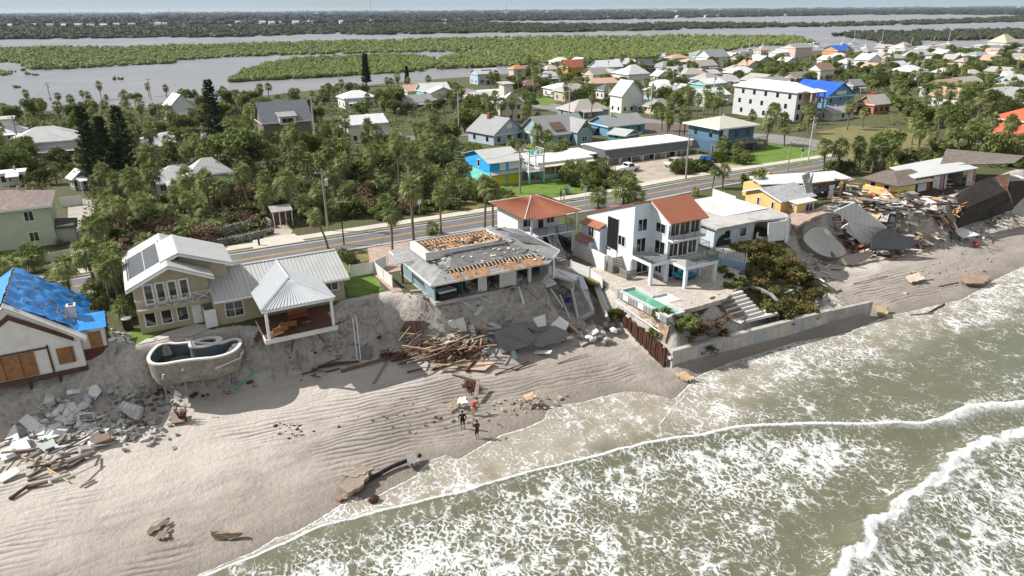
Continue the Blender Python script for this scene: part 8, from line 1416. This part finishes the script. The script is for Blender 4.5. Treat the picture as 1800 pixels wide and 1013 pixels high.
def tree_proto(name, cat, h, rad, nb, n, size, m, seed, trunk=True, low=False):
    rg = random.Random(seed); T = Thing(name, 'x', cat, 0, 0, 0, local=True); bl = []; tr = MB()
    for i in range(nb):
        a = rg.uniform(0, 6.3); q = rad*rg.random()**.5*.72; z = h*(rg.uniform(.25,.85) if low else rg.uniform(.5,.95))*(1-.28*(q/rad)**2); r = rad*rg.uniform(.26,.46); bl.append(((q*math.cos(a), q*math.sin(a), max(z, r*.5)), (r, r, r*.72)))
        tr.path([(0,0,0), (q*.25*math.cos(a), q*.25*math.sin(a), h*.35), (q*.9*math.cos(a), q*.9*math.sin(a), max(z*.92,.2))], [.05*h*.4, .03*h*.4, .012*h*.4], 4)
    T.part('trunk' if trunk else 'stems', tr, BARKD); mb = MB(); leafcloud(mb, bl, n, size, rg); T.part('crown' if trunk else 'leaves', mb, m); return T.o
def pine_proto(h, seed, w=.19, sparse=1.0):
    rg = random.Random(seed); T = Thing('pine_tree', 'x', 'pine', 0, 0, 0, local=True); T.part('trunk', MB().tube((0,0,0), (0,0,h), .2, .03, 7), BARKD); mb = MB(); z = h*.12
    while z < h*.985:
        f = 1-z/h; L = h*w*(f**.75)+.25
        for k in range(8):
            a = rg.uniform(0, 6.3); l = L*rg.uniform(.6,1.15); d = Vector((math.cos(a), math.sin(a), .28)); p = Vector((0,0,z)); e = p+d*l; sd = Vector((-math.sin(a), math.cos(a), 0))
            for j in range(int(9*sparse)): q = p.lerp(e, (j+1)/(9*sparse)); ll = .42*rg.uniform(.6,1.3)*(1+l*.12); u = (d*.6+sd*rg.uniform(-1,1)+Vector((0,0,rg.uniform(-.2,.7)))).normalized(); w_ = u.orthogonal().normalized()*ll*.28; mb.add([q, q+u*ll*.5-w_, q+u*ll*1.4, q+u*ll*.5+w_], [(0,1,2,3)])
        z += h*.026
    T.part('crown', mb, PINEM); return T.o
PROTO = {'tall': [palm_proto(6.6, 36, 1, 12), palm_proto(6.2, 32, 2, 18, 1.0, .5)], 'mid': [palm_proto(4.3, 40, 3, 5, 1.08), palm_proto(3.9, 36, 4, 0, 1.0, .3), palm_proto(5.0, 38, 5, 8, 1.05, -.3)], 'low': [palm_proto(2.0, 34, 6, 0, 1.12), palm_proto(1.3, 30, 7, 4, 1.05)], 'lean': [palm_proto(5.4, 26, 8, 16, .95, -1.5)],
 'tree': [tree_proto('broadleaf_tree', 'tree', 4.6, 2.9, 16, 130, .26, LEAFA, 11), tree_proto('broadleaf_tree', 'tree', 4.0, 2.5, 13, 130, .25, SCRUBM, 12), tree_proto('broadleaf_tree', 'tree', 5.4, 3.1, 18, 130, .27, LEAFA, 13)],
 'shrub': [tree_proto('shrub', 'shrub', 2.0, 1.7, 11, 110, .17, LEAFB, 14, False, True), tree_proto('shrub', 'shrub', 2.2, 1.8, 11, 110, .17, LEAFA, 15, False, True), tree_proto('shrub', 'shrub', 2.2, 1.7, 11, 120, .15, SCRUBM, 16, False, True)], 'twig': [tree_proto('dead_shrub', 'shrub', 2.6, 1.9, 12, 130, .13, TWIGM, 17, False, True), tree_proto('dead_shrub', 'shrub', 2.3, 1.7, 10, 120, .12, TWIGM, 18, False, True)], 'grape': [tree_proto('sea_grape', 'shrub', 2.1, 1.7, 11, 120, .17, SEAG, 24, False, True)], 'oak': [tree_proto('oak_tree', 'tree', 4.4, 3.1, 15, 120, .27, LEAFA, 25), tree_proto('oak_tree', 'tree', 5.0, 3.3, 16, 120, .28, LEAFA, 26)], 'pine': [pine_proto(14, 19, .17), pine_proto(12.5, 20, .19)], 'cypress': [pine_proto(9, 21, .12)]}
KIND = {'tall': 'tall palm', 'mid': 'palm', 'low': 'low palm', 'lean': 'leaning palm', 'tree': 'broadleaf tree', 'shrub': 'green shrub', 'grape': 'sea grape bush', 'oak': 'dark oak tree', 'twig': 'brown bare shrub', 'pine': 'tall dark pine', 'cypress': 'slim dark cypress'}
GRP = {'tall': 'tall palms', 'mid': 'palms', 'low': 'low palms', 'lean': 'palms', 'tree': 'broadleaf trees', 'shrub': 'green shrubs', 'grape': 'sea grape hedge', 'oak': 'oak trees of the town', 'twig': 'bare shrubs', 'pine': 'dark pines', 'cypress': 'dark cypresses'}
USED = set(); PLACED = []; rgp = random.Random(77)
def plant(kind, s, t, sc=1.0, hs=None, z=None, label=None, v=None, group=None):
    P = PROTO[kind]; i = rgp.randrange(len(P)) if v is None else v; o = P[i]; z = terr(s, t)-.1 if z is None else z; rz = rgp.uniform(0, 6.3) if kind != 'lean' else 0; scl = (sc, sc, sc*(hs or 1))
    if (kind, i) not in USED: USED.add((kind, i)); o.location = (s, t, z); o.rotation_euler = (0, 0, rz); o.scale = scl; c = o
    else: c = dup(o, (s, t, z), rz, scl)
    c['group'] = group or GRP[kind]; PLACED.append((c, kind, s, t, label)); return c
def free(s, t, m=0):
    for a, b, c, d in FOOT:
        if a-m < s < b+m and c-m < t < d+m: return False
    if 78.6-m < t < 88.6+m and s < 131: return False
    if 119-m < s < 131+m and 85 < t < 300: return False
    return True
def palmpx(x, yb, yt, kind='mid', v=None, label=None):
    s, t, z = GT(x, yb); lo, hi = 0, 30
    for _ in range(30):
        q = (lo+hi)/2
        if PX(s, t, z+q)[1] > yt: lo = q
        else: hi = q
    H0 = {'tall': 7.4, 'mid': 5.4, 'low': 2.9, 'lean': 6.2}[kind]; k = lo/H0; return plant(kind, s, t, max(.75, min(1.2, k)) if kind != 'low' else k, None, None, label, v)
# the palms that stand out along the road and the front
for x, yb, yt, kd, v, l in ((690,452,352,'tall',1,'tall palm with brown skirt at the grey house driveway, leftmost of the road palms'), (728,430,312,'tall',0,'tallest palm with brown skirt beside the brick driveway'), (776,412,330,'tall',0,'tall palm with brown skirt between driveway and road behind the grey house'), (852,402,306,'tall',1,'tall palm behind the grey house, left of a close pair'), (867,406,318,'tall',0,'tall palm behind the grey house, right of a close pair'), (891,410,342,'mid',2,'palm with dead fronds against the white wall of the red roofed house, left one'), (907,408,350,'mid',0,'palm with dead fronds against the red roofed house, right one'), (1051,368,333,'low',0,'short fresh green palm beside the road in front of the lamp post'), (1105,358,302,'mid',0,'bushy palm cluster by the road behind the tall pale house, centre stem'), (1095,362,318,'low',0,'low palm at the left of the bushy roadside cluster'), (1116,360,318,'low',1,'low palm at the right of the bushy roadside cluster'), (1252,332,292,'mid',1,'stocky palm on the near verge opposite the motel, left one'), (1270,332,296,'mid',0,'stocky palm on the near verge opposite the motel, right one'), (577,438,366,'lean',0,'leaning palm with dead fronds in front of the utility pole'), (1328,345,306,'mid',1,'half dead palm beside the white car'), (760,412,384,'low',1,'small palm at the road edge by the driveway'), (1500,305,240,'tall',0,'tall palm left of the dark tree behind the yellow houses'), (1545,305,252,'tall',1,'tall palm right of the dark tree behind the yellow houses'), (1602,255,198,'mid',0,'single palm in the vacant lot'), (1347,255,200,'mid',2,'palm at the corner of the raised blue house'), (1378,258,212,'mid',1,'palm on the lawn corner beside the side street'), (1320,228,195,'mid',0,'palm left in front of the grey concrete building'), (1715,225,165,'tall',0,'big spreading palm near the orange house'), (1222,345,330,'low',0,'tiny palm on the dry verge beside the yellow house'), (1194,243,200,'tall',0,'tall palm standing in the bare lot, left of the raised blue house'), (1174,230,172,'tall',0,'tall palm beside the pale pole in the bare lot')): palmpx(x, yb, yt, kd, v, l)
for x, yb, yt, l in ((172,330,172,'tall dark pine, leftmost of the three over the pale hip roof'), (200,335,162,'tallest dark pine in the middle of three'), (232,330,166,'tall dark pine, rightmost of the three over the pale hip roof'), (384,262,160,'tall dark pine left of the dormer house'), ): 
    s, t, z = GT(x, yb); plant('pine', s, t, 1.0 if yb > 300 else 1.1, None, None, l)
for x, y in ((398,322),(418,330),(432,318)): s, t, z = GT(x, y); plant('tree', s, t, 1.45, 1.25)
for x, yb, l in ((645,152,'slim dark cypress against the lagoon'), (716,150,'small dark cypress right of the slim one')): s, t, z = GT(x, yb); plant('cypress', s, t, 1.5 if x < 700 else .9, None, None, l)
# clusters by the tarp house and the sage house
for x, yb, kd in ((20,485,'low'),(62,478,'low'),(100,490,'low'),(128,492,'mid'),(150,478,'mid'),(172,500,'mid'),(205,480,'mid'),(188,462,'mid'),(150,505,'low'),(112,505,'low'),(225,470,'mid'),(25,500,'low'),(55,500,'low'),(196,520,'low'),(215,498,'low')):
    s, t, z = GT(x, yb)
    if free(s, t, -.8): plant(kd, s, t, rgp.uniform(.85,1.05))
for s, t, kd, sc in ((-15,77.6,'low',1),(-12.5,78,'mid',.9),(-10,77.4,'low',1.1),(-7.6,77.8,'mid',1),(-5.2,77.2,'mid',1.05),(-3.6,76.2,'mid',1),(-4.2,74.2,'tall',.8),(-3.2,72.2,'mid',1.0),(-5.4,75.6,'low',1.1),(-8.8,78.4,'low',1),(-3,78.4,'low',1.1),(-.5,78.2,'low',1),(-14,78.3,'low',1.1),(-2.9,70.6,'low',.8)): plant(kd, s, t, sc)
# sea grape hedge and shrubs near the terrace
for k in range(34):
    s, t = rgp.uniform(57.5,66.5), rgp.uniform(45.5,56.5)
    if t > 54.5 and s < 60 or s < 58.8 and t > 50 or t < 47.5 and s > 63: continue
    plant('grape', s, t, rgp.uniform(.75,1.05), 1.0, terr(s, t)-.3)
for x, y in ((1165,590),(1180,600),(1195,610),(1150,575),(1205,595),(1090,545)): s, t, z = GT(x, y); plant('shrub', s, t, .75, .9, None, None, 1)
for x, y in ((1215,572),(1232,585),(1250,575),(1265,592),(1225,600),(1245,610),(1210,590),(1275,570)): s, t, z = GT(x, y); plant('twig', s, t, .75, .6)
for x, y in ((1280,508),(1295,512),(1310,515),(1300,500),(1270,480),(1280,490)): s, t, z = GT(x, y); plant('shrub', s, t, .45, .8, 5.0, None, 0)
for x, y in ((605,460),(618,466)): s, t, z = GT(x, y); plant('shrub', s, t, .72, 1.0, None, None, 2)
for i in range(7): plant('shrub', 15.9+i*.7, 78.6, .34, .9, None, None, 0)
# thickets: scattered by the regions of the photograph
def region(poly, spec, seed, tries=4000, sep=2.0, gap=.4):
    rg = random.Random(seed); x0, x1 = min(p[0] for p in poly), max(p[0] for p in poly); y0, y1 = min(p[1] for p in poly), max(p[1] for p in poly); todo = [k for k, n in spec for _ in range(n)]; rg.shuffle(todo); pts = []
    for _ in range(tries):
        if not todo: break
        x, y = rg.uniform(x0, x1), rg.uniform(y0, y1)
        if not inside(poly, x, y): continue
        s, t, z = GT(x, y)
        if not free(s, t, gap) or any((s-a)**2+(t-b)**2 < sep*sep for a, b in pts): continue
        pts.append((s, t)); k = todo.pop(); plant(k, s, t, rg.uniform(.85,1.2), rg.uniform(.85,1.2))
region([(0,185),(420,175),(800,150),(800,200),(560,215),(420,240),(0,260)], (('mid',30),('tall',24),('tree',46),('low',24)), 1, sep=2.8)
region([(130,250),(440,235),(560,245),(700,240),(790,250),(785,300),(740,340),(600,330),(400,310),(130,330),(125,300)], (('mid',56),('low',40),('tree',22),('shrub',20),('tall',10)), 2, sep=2.0)
region([(170,335),(400,320),(640,330),(760,330),(770,370),(700,385),(520,395),(380,405),(170,430)], (('low',36),('mid',22),('shrub',26),('twig',34),('tree',4)), 3, sep=1.7)
region([(170,400),(380,405),(380,428),(210,450),(170,450)], (('shrub',10),('twig',8),('low',5)), 4, sep=1.5)
region([(0,260),(60,280),(130,285),(130,325),(0,328)], (('tree',10),('mid',5),('shrub',8)), 5, sep=2.2)
region([(800,150),(1000,140),(1090,155),(1210,150),(1210,200),(1060,215),(960,210),(905,235),(800,245),(795,190)], (('mid',16),('tall',24),('tree',24),('oak',14),('low',8)), 6, sep=2.6)
region([(1130,205),(1230,200),(1290,215),(1260,240),(1170,245)], (('tall',8),('mid',8),('low',3)), 7, sep=3)
region([(900,125),(1250,115),(1500,110),(1500,140),(1420,150),(1220,150),(1100,165),(900,160)], (('oak',95),('mid',14),('tall',22)), 8, sep=3.0)
region([(1480,100),(1800,92),(1800,150),(1700,190),(1560,165),(1480,150)], (('oak',150),('mid',20),('tall',24)), 9, sep=3.0)
region([(1560,170),(1800,165),(1800,230),(1730,240),(1640,235),(1560,215)], (('mid',20),('tree',16),('low',14),('shrub',8)), 10, sep=2.6)
region([(1430,285),(1600,275),(1800,250),(1800,300),(1700,282),(1600,300),(1440,310)], (('low',20),('mid',18),('shrub',20),('tree',4)), 11, sep=1.7, gap=0)
region([(1330,215),(1480,205),(1560,215),(1480,235),(1330,245)], (('mid',9),('low',4)), 12, sep=2.2)
region([(990,312),(1110,330),(1120,350),(1040,345)], (('shrub',12),('low',3)), 13, sep=1.4)
region([(965,290),(1060,285),(1075,310),(1000,330)], (('shrub',9),('low',4)), 14, sep=1.4)
region([(1185,300),(1260,300),(1330,305),(1340,325),(1200,325)], (('shrub',12),), 15, sep=1.3)
region([(1250,268),(1330,275),(1320,290),(1240,288)], (('shrub',6),('low',3)), 16, sep=1.3)
region([(745,275),(830,290),(840,330),(770,345),(740,310)], (('low',8),('mid',8),('tree',4)), 17, sep=1.9)
region([(760,330),(880,335),(900,352),(780,385)], (('low',7),('shrub',8)), 18, sep=1.7)
region([(890,255),(1000,270),(1010,280),(960,292),(905,268)], (('low',5),('mid',3),('shrub',4)), 19, sep=1.8)
# one mass of scrub between the plants
def undergrowth():
    rg = random.Random(5); mb = MB(); polys = [([(0,190),(800,160),(800,255),(700,330),(770,365),(520,395),(170,440),(165,345),(0,330)], 1500), ([(1440,285),(1800,255),(1800,298),(1600,300),(1440,312)], 260), ([(1560,170),(1800,160),(1800,235),(1560,220)], 330), ([(900,120),(1800,92),(1800,175),(1500,165),(1220,165),(900,175)], 1500)]
    for poly, n in polys:
        x0, x1 = min(p[0] for p in poly), max(p[0] for p in poly); y0, y1 = min(p[1] for p in poly), max(p[1] for p in poly); k = 0
        while k < n:
            x, y = rg.uniform(x0, x1), rg.uniform(y0, y1)
            if not inside(poly, x, y): continue
            k += 1; s, t, z = GT(x, y)
            if not free(s, t, .6): continue
            r = rg.uniform(.9,1.9)*(1+max(0, t-120)/260); leafcloud(mb, [((s, t, z+r*.35), (r, r, r*.55))], 46, .20*(1+max(0, t-120)/160), rg)
    solo('undergrowth', mb, SCRUBM, kind='stuff')
undergrowth()
# broken fronds and planting across the road
for x, y in ((430,418),(452,414),(470,412),(405,424)): s, t, z = GT(x, y); plant('shrub', s, t, .5, .6, None, None, 0)
def agave(x, y, label, sc=1.0, col=(.24,.29,.27)):
    s, t, z = GT(x, y); rg = random.Random(int(x)); mb = MB()
    for i in range(34): a = i*2.4; el = R(80)-R(70)*i/34; d = Vector((math.cos(a)*math.cos(el), math.sin(a)*math.cos(el), math.sin(el))); w = Vector((-math.sin(a), math.cos(a), 0))*.09*sc; p = Vector((s, t, z)); q = p+d*.7*sc; mb.add([p, q-w, p+d*1.5*sc, q+w], [(0,1,2,3)])
    solo('agave', mb, leafmat([tuple(x*.6 for x in col), col], 'agave'), label, 'agave')
agave(997, 342, 'grey blue agave beside the walkers on the far pavement', 1.0); agave(106, 432, 'spiky agave beside the sage green house porch', .8); agave(398, 422, 'spiky grey agave in the stone planter', .8)
# every plant gets a label of its own from the landmark next to it
ORD = 'first second third fourth fifth sixth seventh eighth ninth tenth eleventh twelfth thirteenth fourteenth fifteenth sixteenth seventeenth eighteenth nineteenth twentieth'.split()
def ordw(i): return ORD[i] if i < 20 else ['twenty', 'thirty', 'forty', 'fifty', 'sixty', 'seventy', 'eighty', 'ninety'][(i+1)//10-2]+('-'+ORD[(i+1) % 10-1] if (i+1) % 10 else 'th') if (i+1) % 10 else ['twentieth', 'thirtieth', 'fortieth', 'fiftieth', 'sixtieth', 'seventieth', 'eightieth', 'ninetieth'][(i+1)//10-2]
LAND += [('the seawall', 56, 46), ('the terrace pool', 44, 50), ('the stone planter walls', 12, 93), ('the dark lamp post', 21.4, 82), ('the vacant lot', 150, 105)]
LPX = [(ph_, PX(s, t, terr(s, t)+1), s, t) for ph_, s, t in LAND]; BK = {}
for o, kind, s, t, lab in PLACED:
    if lab: o['label'] = lab; continue
    x, y = PX(s, t, terr(s, t)+1); best = min(LPX, key=lambda q: math.hypot((q[1][0]-x), 2.2*(q[1][1]-y))); dx, dy = x-best[1][0], 2.2*(y-best[1][1])
    rel = ('right of ' if dx > 0 else 'left of ') if abs(dx) > abs(dy) else ('in front of ' if dy > 0 else 'behind '); BK.setdefault((kind, rel+best[0]), []).append((x, o))
for (kind, where), L in BK.items():
    L.sort(key=lambda q: q[0])
    for i, (x, o) in enumerate(L): o['label'] = ('the only %s growing %s' % (KIND[kind], where)) if len(L) == 1 else '%s %s from the left, growing %s' % (ordw(i), KIND[kind], where)
# ---------------------------------------------------------------- haze: the air over the lagoon and the far shore
hz = bpy.data.materials.new('haze'); hz.use_nodes = True; _t = hz.node_tree; _t.nodes.remove(_t.nodes['Principled BSDF'])
_v = _t.nodes.new('ShaderNodeVolumePrincipled'); _v.inputs['Color'].default_value = (.72, .82, .95, 1); _v.inputs['Density'].default_value = 4.5e-5; _v.inputs['Anisotropy'].default_value = .2
_t.links.new(_v.outputs[0], _t.nodes['Material Output'].inputs['Volume'])
solo('haze', MB().box(-14000, 17000, -7000, 20000, -8.5, 78), hz, kind='stuff', base=(0, 0, 0))
